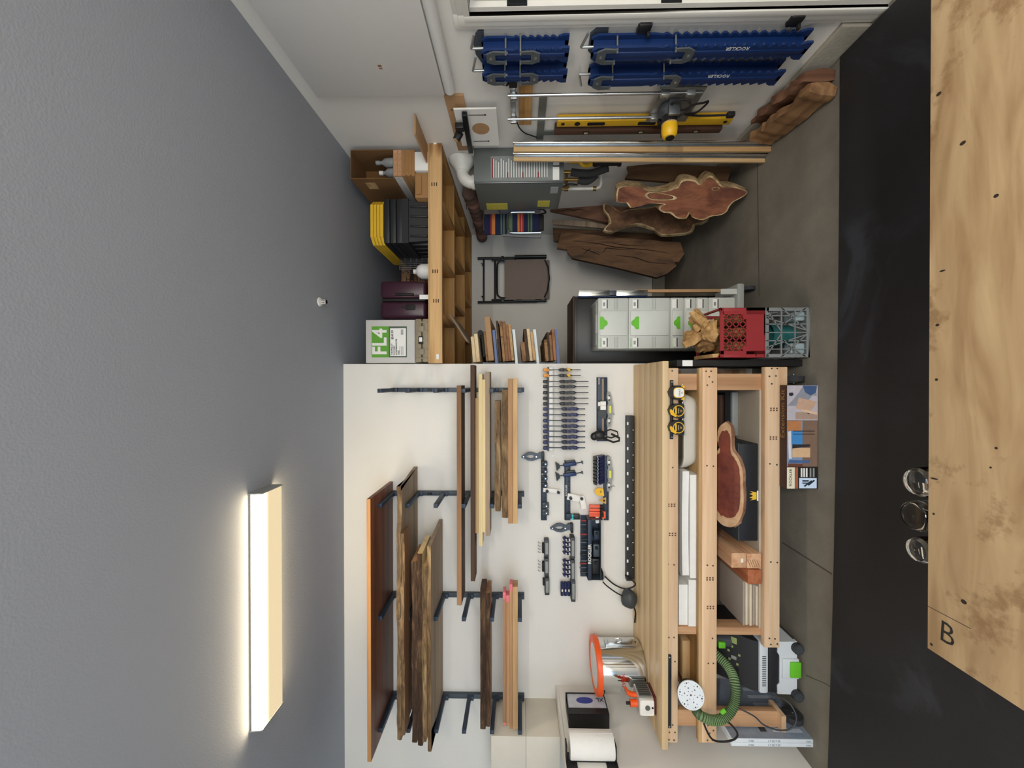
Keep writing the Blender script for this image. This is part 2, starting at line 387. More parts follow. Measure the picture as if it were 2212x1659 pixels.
def build_door():
    y1 = 1.93; y0 = .99; zt = 2.06
    d = B().box(XR + .03, XR + .07, y0, y1 - .02, .01, zt - .02, .003)
    o = struct('door_1', d, m_trim)
    # stepped casing round the opening
    c = B()
    for i, (a, t) in enumerate(((.0, .014), (.022, .02), (.055, .026))):
        wd = .085 - a
        c.box(XR - t, XR, y1 + .003, y1 + .003 + wd, 0, zt + .003 + wd, .003)
        c.box(XR - t, XR, y0 - .6, y1 + .003, zt + .003, zt + .003 + wd, .003)
    c.box(XR, XR + .12, y1 - .018, y1, 0, zt).box(XR, XR + .12, y0 - .6, y1, zt, zt + .018)
    e = part('door_trim', c, m_trim, o)
    for i, x in enumerate((1117, 1447, 1787)):
        z = atY(x, 25 - i * 10, y1).z
        h = B().cyl((XR + .012, y1 - .012, z - .05), (XR + .012, y1 - .012, z + .05), .011, n=10)
        h.box(XR + .002, XR + .03, y1 - .022, y1 - .016, z - .05, z + .05)
        h.cyl((XR + .012, y1 - .012, z - .001), (XR + .012, y1 - .012, z + .001), .0125, n=10)
        part('hinge', h, m_blackm, o)
build_door()
# ------------------------------------------------------------------ boards
def board(name, label, cat, x0, x1, y0, y1, z0, z1, mat, group=None, bev=.0015, rot=None):
    c = V(((x0 + x1) / 2, (y0 + y1) / 2, z0)); a, b, h = (x1 - x0) / 2, (y1 - y0) / 2, z1 - z0
    return solo(name, B().box(-a, a, -b, b, 0, h, bev), mat, label, cat, group, loc=c, rot=rot or (0, 0, 0))
def rough_board(x0, x1, y0, y1, z0, z1, seed, amp=.02, n=26, back=0, taper=0, thick=.3, bark_front=1, bark_back=0, cut0=0, cut1=0):
    """plank along x with waney edges; material 0 sawn, 1 edge (front -y), both worn by noise. local coords"""
    b = B(); rings = []
    def nz(t, k): return noise.noise(V((t * 5.0, seed * 7.3 + k * 3.1, k * 1.7))) + .5 * noise.noise(V((t * 17.0, seed * 3.7, k * 2.9)))
    h = z1 - z0
    for i in range(n + 1):
        t = i / n; x = x0 + (x1 - x0) * t
        e = min(1, min(t, 1 - t) * n / 2.0 + .35)
        yf = y0 + amp * nz(t, 1) + taper * (1 - t); yb = y1 + back * nz(t, 2)
        um = h * .12 * nz(t, 3) * thick; pf = h * .16 * (1 + .6 * nz(t, 4))
        xs0 = cut0 * (1 - t) if t < .02 else 0
        pts = [(x, yf + .25 * pf, z0), (x, yf - .3 * pf, z0 + h * .38), (x, yf + .5 * pf, z1 + um), (x, yb, z1 + um * .5), (x, yb + back * .3, z0 + h * .5), (x, yb - back * .2, z0)]
        if i == 0: pts = [(p[0] + cut0 * (1 - (p[1] - y0) / max(y1 - y0, .01)), p[1], p[2]) for p in pts]
        if i == n: pts = [(p[0] - cut1 * (1 - (p[1] - y0) / max(y1 - y0, .01)), p[1], p[2]) for p in pts]
        rings.append([b.bm.verts.new(p) for p in pts])
    for i in range(n):
        for k in range(6):
            f = b.bm.faces.new((rings[i][k], rings[i][(k + 1) % 6], rings[i + 1][(k + 1) % 6], rings[i + 1][k]))
            f.material_index = 1 if (k in (0, 1) and bark_front) or (k in (3, 4) and bark_back) else 0
    b.bm.faces.new(rings[0][::-1]); b.bm.faces.new(rings[-1])
    return b
def fboard(xa, xb, ya, yb, Y, depth, mat, label, name='lumber_board', group=None, rough=None, cat='board', bark=None, seed=1, zoff=0, **k):
    """board whose front edge stands at depth Y: photo x gives its heights, photo y its two ends"""
    x0, x1, z0, z1 = rectY(xa, xb, ya, yb, Y); z0 += zoff; z1 += zoff
    if rough is None: return board(name, label, cat, x0, x1, Y, Y + depth, z0, z1, mat, group)
    c = V(((x0 + x1) / 2, Y, z0)); L = (x1 - x0) / 2
    b = rough_board(-L, L, 0, depth, 0, z1 - z0, seed, rough, **k)
    return solo(name, b, [mat, bark or m_bark], label, cat, group, loc=c)
# ------------------------------------------------------------------ lumber racks
ARM_Z = [2.805 - .1985 * i for i in range(6)]
def build_racks():
    g = 'steel lumber racks on the wall'
    t = thing('lumber_rack', 'slate steel lumber rack, right-end post, its top three arms empty', 'rack', (atY(1000, 842, YW).x, YW, 1.78), group=g)
    b = B().box(-.017, .017, -.03, -.001, 0, ARM_Z[0] + .014 - 1.78, .002)
    part('rail', b, m_slate, t, local=True)
    for z in ARM_Z:
        a = B().box(-.0145, .0145, -.335, -.012, z - .0145 - 1.78, z + .0145 - 1.78, .002)
        a.box(-.0165, .0165, -.05, -.0, z - .0345 - 1.78, z + .0145 - 1.78, .002)
        part('arm', a, m_navy, t, local=True)
    for z in (.42, .73):
        k = B().cyl((0, -.03, z), (0, -.036, z), .009).cyl((0, -.034, z + .02), (0, -.04, z + .02), .006); part('bolt', k, m_blackm, t, local=True)
    k = B().box(-.010, .010, -.034, -.029, .02, .04); part('end_cap', k, m_white, t, local=True)
    for y, lab in ((1064, 'slate steel lumber rack, second post from the right, holding the walnut panel end'), (1281.6, 'slate steel lumber rack, third post from the right, beside the pink board ends'), (1498, 'slate steel lumber rack, leftmost post above the low wall')):
        dup(t, (atY(1000, y, YW).x, YW, 1.78), label=lab)
build_racks()
def build_lumber():
    top = [z + .0147 for z in ARM_Z]
    g = 'rough slabs on the upper rack arms'
    # walnut panel on the top arms
    b = B().box(-.93, .93, 0, .45, 0, .026, .001); b.box(-.93, .93, -.003, 0, 0, .026, 0, 1)
    Yp = 2.575; x1 = atY(800, 1078, Yp).x; x0 = atY(800, 1645, Yp).x; L = (x1 - x0) / 2
    b = B().box(-L, L, 0, YW - Yp - .004, 0, .028, .001); b.box(-L, L, -.003, .001, .001, .027, 0, 1)
    solo('walnut_panel', b, [m_walnut, m_walnutl], 'wide dark walnut panel with pale front edge on topmost rack arms', 'panel', loc=((x0 + x1) / 2, Yp, top[0]))
    # second arms
    Yp = 2.60; xl = atY(868, 1598, Yp).x; xr = atY(864, 1063, Yp).x; c = (xl + xr) / 2; L = (xr - xl) / 2
    solo('live_edge_slab', rough_board(-L, L + .08, 0, YW - Yp - .01, 0, .03, 3, .035, n=44, cut1=.07), [m_greyw, m_barkl], 'wide grey live-edge slab lying across the second rack arms from the top', 'slab', g, loc=(c, Yp, top[1]))
    fboard(863, 874, 1152, 1588, 2.60, .12, m_brownw, 'brown rough board on the grey slab of the second rack arms', rough=.028, seed=5, group=g, zoff=.0, bark=m_barkl, n=30)
    fboard(855.5, 864, 1172, 1555, 2.66, .11, m_dark, 'dark bark-edged board topmost on the second rack arms', rough=.03, seed=9, group=g, n=30, zoff=-.012)
    # third arms
    Yp = 2.62; xl = atY(940, 1640, Yp).x; xr = atY(940, 1186, Yp).x; c = (xl + xr) / 2; L = (xr - xl) / 2
    solo('live_edge_slab', rough_board(-L, L + .06, 0, YW - Yp - .01, 0, .026, 13, .01, n=30, cut1=.04, cut0=.2), [m_greyw, m_barkl], 'pale wide slab at the bottom of the stack on the third rack arms', 'slab', g, loc=(c, Yp, top[2]))
    z = top[2] + .027
    for (ya, yb, th, Yq, dp, mt, bk, lab, sd) in ((1216, 1600, .026, 2.60, .2, m_tan, m_barkl, 'tan rough board second from the bottom on the third rack arms', 21),
            (1186, 1612, .034, 2.60, .24, m_blond, m_bark, 'blond bark-edged board in the middle of the third rack arms stack', 25),
            (1203, 1604, .036, 2.59, .2, m_brownw, m_bark, 'thick brown bark-edged board on top of the third rack arms stack', 29)):
        xl = atY(930, yb, Yq).x; xr = atY(930, ya, Yq).x; c = (xl + xr) / 2; L = (xr - xl) / 2
        solo('live_edge_board', rough_board(-L, L, 0, dp, 0, th, sd, .026, n=44, cut1=.03), [mt, bk], lab, 'board', g, loc=(c, Yq, z)); z += th + .001
    # fourth arms: one long dark board
    fboard(989, 999, 833, 1308, 2.70, .18, m_dark, 'single long dark board with chipped edge on the fourth rack arms', rough=.004, seed=31, n=40, zoff=top[3] - rectY(989, 999, 833, 1308, 2.70)[2], bark=m_brownw)
    # fifth arms, right
    z = top[4]; g5 = 'boards stacked on the fifth rack arms'
    rows = ((803, 1158, .030, .15, m_greyw, 'grey-brown board lowest in the stack on the fifth rack arms'), (820, 1150, .022, .13, m_blond, 'blond board second from the bottom on the fifth rack arms'),
            (808, 1180, .028, .12, m_blond, 'longest blond board in the middle of the fifth rack arms stack'), (860, 1152, .022, .10, m_tan, 'short tan board beneath the dark long board on fifth rack arms'))
    for ya, yb, th, dp, mt, lab in rows:
        xr = atY(1045, ya, 2.73).x; xl = atY(1045, yb, 2.73).x; board('lumber_board', lab, 'board', xl, xr, 2.73 + .002 * (th > .025), 2.73 + dp, z, z + th, mt, g5); z += th + .0005
    xr = atY(1045, 789, 2.76).x; xl = atY(1045, 1256, 2.70).x
    board('lumber_board', 'long thin dark board topmost on the fifth rack arms', 'board', xl, xr, 2.70, 2.82, z, z + .03, m_dark, g5)
    # fifth arms, left
    z = top[4]
    for ya, yb, th, dp, lab, mt in ((1280, 1570, .03, .17, 'dark rough board underneath its twin on the left fifth arms', m_brownw), (1272, 1574, .038, .14, 'thick dark bark-edged board on top on the left fifth arms', m_dark)):
        xr = atY(1045, ya, 2.72).x; xl = atY(1045, yb, 2.72).x; c = (xl + xr) / 2; L = (xr - xl) / 2
        solo('rough_board', rough_board(-L, L, 0, dp, 0, th, int(ya), .008, n=30), [mt, m_bark], lab, 'board', 'rough boards on the left fifth arms', loc=(c, 2.72, z)); z += th + .001
    # sixth arms, right
    z = top[5]; g6 = 'boards stacked on the lowest rack arms'
    for ya, yb, th, dp, lab, mt, rg in ((817, 1131, .034, .13, 'straight tan board lowest on the bottom rack arms', m_tan, 0), (818, 1131, .034, .11, 'straight brown board second on the bottom rack arms', m_redw, 0),
            (842, 1118, .042, .10, 'weathered rough board third up on the bottom rack arms', m_brownw, 1), (866, 1104, .042, .09, 'weathered rough board on top on the bottom rack arms', m_greyw, 1)):
        xr = atY(1090, ya, 2.72).x; xl = atY(1090, yb, 2.72).x; c = (xl + xr) / 2; L = (xr - xl) / 2
        if rg: solo('rough_board', rough_board(-L, L, 0, dp, 0, th, int(ya) + 3, .011, n=26, thick=1), [mt, m_barkl], lab, 'board', g6, loc=(c, 2.72, z))
        else: board('lumber_board', lab, 'board', xl, xr, 2.72, 2.72 + dp, z, z + th, mt, g6)
        z += th + (.010 if rg else .0008)
    # sixth arms, left: cedar strips with pink painted ends
    g7 = 'cedar boards with pink painted ends'; pink = mk('pink_paint', '#d9727a', .6); z = top[5]
    rows = ((1268, 1576, .036, 0, .10, 'tan cedar board lowest of the pink-ended boards'), (1262, 1574, .022, .0, .07, 'pink-ended cedar board second from the bottom'), (1287, 1570, .024, .004, .07, 'pink-ended cedar board third from the bottom'), (1280, 1568, .022, .002, .08, 'topmost pink-ended cedar board, red along its front'))
    for i, (ya, yb, th, dy, dp, lab) in enumerate(rows):
        xr = atY(1100, ya, 2.72).x; xl = atY(1100, yb, 2.72).x
        b = B().box(xl + .02, xr - .05, 2.72 + dy, 2.72 + dp, z, z + th, .001).box(xr - .0501, xr, 2.72 + dy, 2.72 + dp, z, z + th, .001, 1 if i else 0).box(xl, xl + .02, 2.72 + dy, 2.72 + dp, z, z + th, .001, 1 if i == 3 else 0)
        solo('cedar_board', b, [m_redw if i else m_tan, pink], lab, 'board', g7); z += th + .0008
build_lumber()
# ------------------------------------------------------------------ tools on the main wall
def WP(x, y, off=0.0): return atY(x, y, YW - off)
def wrect(xa, xb, ya, yb, off): return rectY(xa, xb, ya, yb, YW - off)
def build_clamp_wall():
    # white rail with bar clamps
    x0, x1, z0, z1 = wrect(1185, 1194.5, 793.5, 973, .05)
    t = thing('clamp_rack', 'white horizontal clamp rail at right end of tool wall', 'rack', ((x0 + x1) / 2, YW, z0))
    part('rail', B().box(x0, x1, YW - .055, YW - .045, z0, z1, .002).box(x0, x1, YW - .05, YW, z1 - .006, z1), m_white, t)
    bx0, bx1, bz0, bz1 = wrect(1169, 1184, 815, 955, .012)
    part('backing', B().box(bx0, bx1, YW - .012, YW, bz0, bz1, .001), m_white, t)
    kx0, kx1, kz0, kz1 = wrect(1182.5, 1186, 793, 974, .058)
    part('slot_strip', B().box(kx0, kx1, YW - .062, YW - .05, kz0, kz1), m_blackm, t)
    def clamp(kind, col, tip, rodlen, h0, h1, lab, x, grp):
        zr = z1
        c = thing('bar_clamp', lab, 'clamp', (x, YW - .068, zr), group=grp)
        part('bar', B().box(-.0035, .0035, -.003, .003, -rodlen, .03), m_blackm, c, local=True)
        j = B().prism([(-.012, .0), (.004, .0), (.012, .012), (.011, .042), (-.008, .046), (-.012, .03)], -.011, .011, 'y')
        j.box(-.012, .011, -.03, -.011, .012, .044, .004)
        part('fixed_jaw', j, tip, c, local=True)
        hb = B().prism([(-.010, h0), (.008, h0 + .004), (.013, h0 - .02), (.010, h0 - .05), (.014, h1 + .028), (.009, h1), (-.008, h1), (-.012, h0 - .03)], -.016, .014, 'y')
        hb.cyl((0, 0, h1), (0, 0, h1 - .012), .006, n=8)
        part('handle', hb, m_black if kind != 'navy' else m_dblue, c, local=True)
        part('trigger', B().box(-.011, .011, -.026, -.015, h0 - .034, h0 - .006, .003), m_black, c, local=True); part('release_button', B().cyl((-.006, -.017, h0 - .06), (-.006, -.03, h0 - .06), .006, n=8), m_black, c, local=True)
        a = B().box(-.0125, .0125, -.02, .016, h1, h1 + .03, .005)
        part('grip_end', a, col, c, local=True)
        return c
    ys = [799, 811, 824, 835, 848, 860, 872, 883, 895.5, 908, 920, 931, 943, 954.5, 966.7]
    for k in range(2):
        x = WP(1190, ys[k], .06).x
        clamp('orange', m_yel, mk('amber_plastic', '#e2932a', .4), .245, -.08, -.165, 'black and yellow bar clamp with amber jaw, %s of its pair at rail end' % ('outer' if k == 0 else 'inner'), x, 'amber jawed bar clamps')
    nm = ['first', 'second', 'third', 'fourth', 'fifth']
    c0 = None
    for k in range(5):
        x = WP(1190, ys[2 + k], .06).x; lab = 'long black bar clamp, %s of five after the amber-jawed pair' % nm[k]
        if c0 is None: c0 = clamp('black', m_dgrey, m_black, .305, -.085, -.2, lab, x, 'long black bar clamps')
        else: dup(c0, (x, YW - .068, z1), label=lab)
    nm = ['first', 'second', 'third', 'fourth', 'fifth', 'sixth', 'seventh', 'last']; c0 = None
    for k in range(8):
        x = WP(1190, ys[7 + k], .06).x; lab = 'navy and black bar clamp, %s of eight counted from the black ones' % nm[k]
        if c0 is None: c0 = clamp('navy', m_dblue, m_dblue, .28, -.1, -.22, lab, x, 'navy bar clamps on the white rail')
        else: dup(c0, (x, YW - .068, z1), label=lab)
    # spring clamps with open diamond jaws
    def spring(x, y, lab):
        p = WP(x, y, .02); c = thing('hand_clamp', lab, 'clamp', p, group='slate hand clamps on the tool wall')
        out = [(-.011, .082), (-.002, .088), (.012, .07), (.034, .035), (.036, .005), (.02, -.04), (.036, -.058), (.03, -.075), (-.02, -.075), (-.014, -.058), (-.02, -.04), (-.034, .0), (-.03, .035), (-.012, .07)]
        hole = [(0, .058), (.012, .03), (.013, .0), (0, -.022), (-.013, .0), (-.012, .03)]
        part('jaw_frame', B().plate_hole(out, [hole], -.018, .0, 'y'), m_slate, c, local=True)
        part('clip', B().box(-.034, .036, -.03, .018, -.092, -.072, .003), m_black, c, local=True)
        part('pin', B().cyl((0, -.018, .07), (0, -.024, .07), .005), m_steel, c, local=True); part('pin', B().cyl((0, -.018, -.03), (0, -.024, -.03), .006), m_steel, c, local=True)
    spring(1150, 985.5, 'slate diamond-shaped hand clamp alone under the lumber boards')
    spring(1212, 1139, 'slate diamond-shaped hand clamp above the long tool tray')
    # three dark rails
    def rail(xa, xb, ya, yb, off, lab, dots):
        a, b_, c, d = wrect(xa, xb, ya, yb, off); t = thing('tool_rail', lab, 'rail', ((a + b_) / 2, YW, c), group='dark steel tool rails')
        part('rail_bar', B().box(a, b_, YW - off, YW - off + .004, c, d, .001).box(a, b_, YW - off, YW, d - .004, d), m_navy, t)
        k = B()
        for i in range(dots):
            x = a + (b_ - a) * (i + .5) / dots; k.cyl((x, YW - off - .001, c + (d - c) * .3), (x, YW - off + .001, c + (d - c) * .3), .0045, n=8)
        part('slot', k, m_ink, t)
        return t, a, b_, c, d
    r1 = rail(1169, 1181, 995, 1124, .03, 'short dark tool rail holding little knobbed corner clamps', 12)
    letter('BESSEY', .016, m_white, r1[0], V(((r1[1] + r1[2]) / 2 + .12, YW - .031, r1[4] - .01)))
    r2 = rail(1220, 1232, 995, 1124, .03, 'dark tool rail holding two blue trigger clamps', 10)
    letter('ROCKLER', .02, m_white, r2[0], V(((r2[1] + r2[2]) / 2, YW - .031, r2[4] - .012)))
    r3 = rail(1305, 1315, 984, 1124, .04, 'dark tool rail holding spring clamps, gauge and red clamps', 10)
    r4 = rail(1290, 1312, 815, 953, .03, 'navy slotted tool rail beneath the bar clamps', 6)
    part('slot_bar', B().box(r4[1] + .02, r4[2] - .01, YW - .036, YW - .03, r4[3] + .028, r4[3] + .044, .001), m_greyw, r4[0])
    letter('ROCKLER', .016, m_white, r4[0], V((r4[2] - .03, YW - .032, r4[4] - .014)), sx=.7)
    # little corner clamps with knobs
    def knobclamp(x, y, big, lab, grp):
        p = WP(x, y, .035); c = thing('corner_clamp', lab, 'clamp', p, group=grp); s = 1.0 + .25 * big
        part('body', B().box(-.018 * s, .018 * s, -.012, .004, -.016 * s, .03, .003), m_slate if big else m_black, c, local=True)
        pts = [(.017 * s * (1 if i % 2 else .72) * math.cos(i * PI / 6), .017 * s * (1 if i % 2 else .72) * math.sin(i * PI / 6)) for i in range(12)]
        part('knob', B().prism(pts, -.028, -.012, 'y'), m_dgrey if big else m_navy, c, local=True)
        part('screw', B().cyl((0, -.028, 0), (0, -.031, 0), .005, n=8), m_steel, c, local=True)
    for i, y in enumerate((1001, 1017, 1032, 1047)):
        knobclamp(1178, y, 0, 'small black knobbed clamp on top tool rail, %s from the bar clamps' % ['first', 'second', 'third', 'fourth'][i], 'little knobbed clamps')
    for i, y in enumerate((1091, 1106)): knobclamp(1180, y, 1, 'round grey knobbed clamp at far end of top rail, %s one' % ['inner', 'outer'][i], 'grey knobbed clamps')
    # white hinged jigs
    p = WP(1185, 1060, .045); t = thing('stop_block', 'white strip jig with two black knobs hanging off the top tool rail', 'jig', p)
    bb = B().cbox((0, 0, -.025), (.058 * .55, .008, .135), (0, R(6), 0), .003); part('strip', bb, m_white, t, local=True)
    for z in (.012, -.075):
        part('knob', B().cyl((-.002 + z * .1, -.004, z), (-.002 + z * .1, -.022, z), .0125, n=6), m_black, t, local=True)
    p = WP(1235, 1075, .05); t = thing('stop_block', 'white bent two-arm jig with black knobs on the middle tool rail', 'jig', p)
    part('upper_arm', B().cbox((0, 0, -.015), (.05, .008, .1), (0, R(12), 0), .003), m_white, t, local=True)
    part('lower_arm', B().cbox((-.035, -.009, -.085), (.1, .008, .04), (0, R(-12), 0), .003), m_white, t, local=True)
    for x, z in ((0, .01), (-.002, -.074)): part('knob', B().cyl((x, -.004, z), (x, -.026, z), .013, n=6), m_black, t, local=True)
    # trigger clamps with flared black pads
    for i, (y, lab) in enumerate(((1003, 'blue trigger clamp with flared black pad, nearer the bar clamps'), (1025, 'blue trigger clamp with flared black pad, nearer the white jig'))):
        p = WP(1228, y, .05); c = thing('trigger_clamp', lab, 'clamp', p, rot=(0, R(-9), 0), group='blue trigger clamps')
        part('body', B().box(-.014, .014, -.02, .012, -.06, .04, .005), m_blue, c, local=True)
        part('handle', B().box(.012, .03, -.012, .008, -.055, .02, .006), m_dgrey, c, local=True)
        part('rod', B().cyl((0, 0, .04), (0, 0, .08), .004).cyl((0, 0, -.06), (0, 0, -.105), .004), m_blackm, c, local=True)
        part('pad', B().prism([(-.012, .07), (.012, .07), (.034, .098), (-.034, .098)], -.015, .015, 'y'), m_black, c, local=True)
        part('foot', B().cyl((0, 0, -.102), (0, 0, -.112), .012, n=10), m_slate, c, local=True)
    # teal driver in its holder
    p = WP(1240, 1116, .05); c = thing('bit_driver', 'teal and black bit driver at the end of the middle tool rail', 'tool', p)
    part('holder', B().box(-.02, .02, -.012, .02, -.045, .008, .004), m_black, c, local=True)
    tl = mk('teal_plastic', '#38c2c4', .4)
    part('ring', B().box(-.02, -.001, -.018, .01, .006, .02, .003).box(.001, .02, -.018, .01, .006, .02, .003), tl, c, local=True)
    part('back_strip', B().box(-.02, .02, .0, .02, .02, .06, .003), m_navy, c, local=True)
    # eight spring clamps
    c = None
    for k in range(8):
        p = WP(1294, 988 + k * 7.6, .05); lab = 'black and navy spring clamp, number %s of eight from the bar clamps' % ['one', 'two', 'three', 'four', 'five', 'six', 'seven', 'eight'][k]
        if c is None:
            c = thing('spring_clamp', lab, 'clamp', p, rot=(0, R(-10), 0), group='spring clamps side by side on the lower rail')
            part('upper_handle', B().prism([(-.05, .028), (-.0, .045), (.03, .04), (.034, .02), (.0, .018)], -.011, .011, 'x'), m_black, c, local=True)
            part('lower_handle', B().prism([(-.04, .0), (.0, .018), (.034, .02), (.034, -.03), (.0, -.045)], -.0115, .0115, 'x'), m_dblue, c, local=True)
            part('spring', B().cyl((-.013, -.012, .012), (.013, -.012, .012), .007, n=10), m_steel, c, local=True)
        else: dup(c, p, label=lab)
    # yellow saw gauge and triangle
    p = WP(1295, 1062, .045); c = thing('pitch_gauge', 'yellow toothed pitch gauge beside the spring clamps', 'gauge', p)
    pts = [(-.03, .02), (-.018, .036), (.0, .045), (.02, .03)]
    teeth = [(.03, .018 - i * .0065 + (.004 if i % 2 else 0)) for i in range(0, 8)]
    part('blade', B().prism([(-.036, .0), (-.02, .03), (0, .042), (.022, .024), (.03, .012)] + [(.03 - (.006 if i % 2 else 0), .006 - i * .007) for i in range(6)] + [(-.03, -.036)] + [(-.036 + (.006 if i % 2 else 0), -.03 + i * .006) for i in range(4)], -.004, .004, 'y'), m_yel, c, local=True)
    letter('90', .02, m_ink, c, p + V((0, -.0045, -.01)))
    p = WP(1304, 1081, .046); c = thing('angle_gauge', 'small yellow triangular gauge with dark hole under the toothed one', 'gauge', p)
    part('triangle', B().prism([(-.028, -.018), (.026, -.018), (.0, .04)], -.004, .004, 'y'), mk('mustard_plastic', '#c79a2c', .4), c, local=True)
    part('eye', B().cyl((0, -.0045, -.002), (0, -.0055, -.002), .008), m_ink, c, local=True)
    rc = mk('coral_plastic', '#f0623f', .4)
    c = None
    for k, y in enumerate((1093, 1101, 1107.5, 1113)):
        p = WP(1287, y, .05); lab = 'coral red clip clamp, %s of four on the lower rail' % ['first', 'second', 'third', 'last'][k]
        if c is None:
            c = thing('clip_clamp', lab, 'clamp', p, group='coral red clip clamps')
            part('arm', B().box(-.0095, .0095, -.012, .01, -.03, .052, .002), rc, c, local=True)
            part('clip', B().box(-.010, .010, -.02, .012, -.058, -.03, .003), m_ink, c, local=True)
        else: dup(c, p, label=lab)
    b = B().box(-.055 * .5, .055 * .5, -.01, .01, -.014, .014, .003)
    solo('clip_clamp', b, rc, 'coral red clip clamp lying crosswise at the end of the lower rail', 'clamp', loc=WP(1304, 1112, .055))
    # grey torpedo levels with vials
    for (ya, yb, lab) in ((847, 921, 'grey torpedo level with yellow vial hung under the navy rail'), (986, 1060, 'grey torpedo level with yellow vial below the spring clamps')):
        p = WP(1315, (ya + yb) / 2, .05); c = thing('torpedo_level', lab, 'level', p, group='grey torpedo levels')
        L = .135
        out = [(-L, -.008), (-L, .014), (-.09, .018), (-.05, .006), (-.03, .012), (.03, .012), (.05, .006), (.09, .018), (L, .014), (L, -.008), (.1, -.018), (.06, -.022), (.03, -.03), (-.03, -.03), (-.06, -.022), (-.1, -.018)]
        holes = [[(cx + .026 * math.cos(a), .0 + .010 * math.sin(a)) for a in [i * PI / 6 for i in range(12)]] for cx in (-.088, .088)]
        part('body', B().plate_hole(out, holes, -.012, .012, 'y'), m_grey, c, local=True)
        part('vial', B().cyl((-.028, -.013, -.008), (.028, -.013, -.008), .011, n=10), mk('vial_yellow', '#dfe05a', .2), c, local=True)
        part('end_window', B().cyl((-.088, -.004, 0), (-.088, .008, 0), .012).cyl((.088, -.004, 0), (.088, .008, 0), .012), m_white, c, local=True)
    # white tags, black pouch, sprung bits on the navy rail
    p = WP(1300, 877, .05)
    c = thing('tool_pouch', 'black pouch with white tags hanging from the navy rail', 'pouch', p)
    part('tag_card', B().box(-.03, .002, -.008, -.004, -.03, .012).box(.004, .036, -.008, -.004, -.03, .012).box(.0, .03, -.009, -.005, .014, .03), m_paper, c, local=True)
    part('flap', B().prism([(-.03, -.04), (.04, -.03), (.04, .03), (-.012, .035), (-.03, .02), (-.045, .03), (-.085, .028), (-.1, -.03)], -.003, .01, 'y'), m_dgrey, c, local=True)
    p = WP(1292, 940, .085); c = thing('respirator_mask', 'black sleeve and looped strap bundle at left end of the navy rail', 'bundle', p)
    part('pouch', B().sph((0, 0, -.01), .05, 0, (.75, .6, 1.0)).sph((-.01, .0, .03), .035, 0, (.9, .7, .8)), m_black, c, local=True)
    part('strap', B().tube([(.02, 0, -.03), (.045, -.01, -.09), (.03, -.02, -.14), (0, -.01, -.15), (-.02, 0, -.1), (-.01, .01, -.05)], .006, 6).tube([(-.02, 0, -.03), (-.05, -.02, -.11), (-.04, -.02, -.155), (-.02, 0, -.16), (.01, 0, -.1)], .008, 6), m_ink, c, local=True)
    for i, y in enumerate((1325 - 400, ) * 1):
        q = WP(1308, 884, .05)
        part('belt_buckle', B().box(-.01, .0, -.02, -.012, -.06, -.03, .002), m_dsteel, c, local=True)
build_clamp_wall()
def build_bins():
    # small grey bins on the wall with things in them
    wire = m_steel
    spec = [(1177, 1178, 0, 'grey wall bin of steel hooks, uppermost of the small column'), (1177, 1217.5, 0, 'grey wall bin of steel hooks, middle of the small column'), (1178, 1259, 2, 'empty grey wall bin, lowest of the small column')]
    c0 = None
    for x, y, k, lab in spec:
        p = WP(x, y, 0); t = thing('wall_bin', lab, 'bin', p, group='small grey wall bins')
        part('tray', B().box(-.066, .066, -.06, -.001, -.028, .008, .004), m_dgrey, t, local=True)
        part('label_plate', B().box(-.045, .045, -.062, -.06, -.022, .0, .001), m_grey, t, local=True)
        if k == 0:
            part('bracket', B().box(-.045, .03, -.045, -.01, .006, .024, .004), m_ink, t, local=True)
            for i in range(4):
                xx = -.045 + i * .025
                solo('wire_hook', B().tube([(0, 0, 0), (0, 0, .02), (.008, -.004, .032), (.014, -.006, .026)], .0022, 6), wire, 'steel wire hook sticking up from the %s small bin, %s' % ('upper' if y < 1200 else 'middle', ['left end', 'left of centre', 'right of centre', 'right end'][i]), 'hook', 'steel hooks in the small bins', loc=p + V((xx, -.03, .024)))
        else: part('bracket', B().box(.0, .05, -.045, -.01, .006, .022, .004), m_ink, t, local=True)
    for x, y, lab, three in ((1233, 1174.5, 'grey wall bin holding blue bar handles, upper of the big column', 0), (1233, 1222, 'grey wall bin holding blue bar handles, middle of the big column', 0), (1234, 1265, 'grey wall bin with three blue canisters, lowest of the big column', 1)):
        p = WP(x, y, 0); t = thing('wall_bin', lab, 'bin', p, group='large grey wall bins')
        part('tray', B().box(-.082, .082, -.085, -.001, -.022, .012, .004), m_dgrey, t, local=True)
        part('label_plate', B().box(-.06, .06, -.087, -.085, -.016, .004, .001), m_grey, t, local=True)
        nm = {1174.5: 'upper', 1222: 'middle', 1265: 'lowest'}[y]
        if three:
            for i in range(3):
                z = .014 + i * .026
                b = B().cyl((-.05, -.05, z + .012), (.055, -.05, z + .012), .012, n=12).cyl((-.012, -.063, z + .012), (.004, -.063, z + .012), .006, m=1, n=8)
                solo('clamp_canister', b, [m_dblue, m_white], 'dark blue canister lying in the lowest big bin, %s of three' % ['bottom', 'middle', 'top'][i], 'canister', 'blue canisters in the lowest bin', loc=p)
        else:
            for i in range(4):
                xx = -.055 + i * .036
                b = B().tube([(0, 0, .012), (.003, -.01, .035), (.012, -.014, .055), (.026, -.01, .062)], .0135, 8).cyl((-.008, -.014, .014), (.012, -.022, .02), .006, m=1).cyl((.004, -.026, .042), (.012, -.03, .046), .005, m=1)
                solo('pipe_clamp_jaw', b, [m_dblue, m_white], 'navy curved clamp jaw in the %s big bin, %s' % (nm, ['left end', 'left of centre', 'right of centre', 'right end'][i]), 'clamp', 'navy clamp jaws in wall bins', loc=p + V((xx, -.045, 0)))
build_bins()
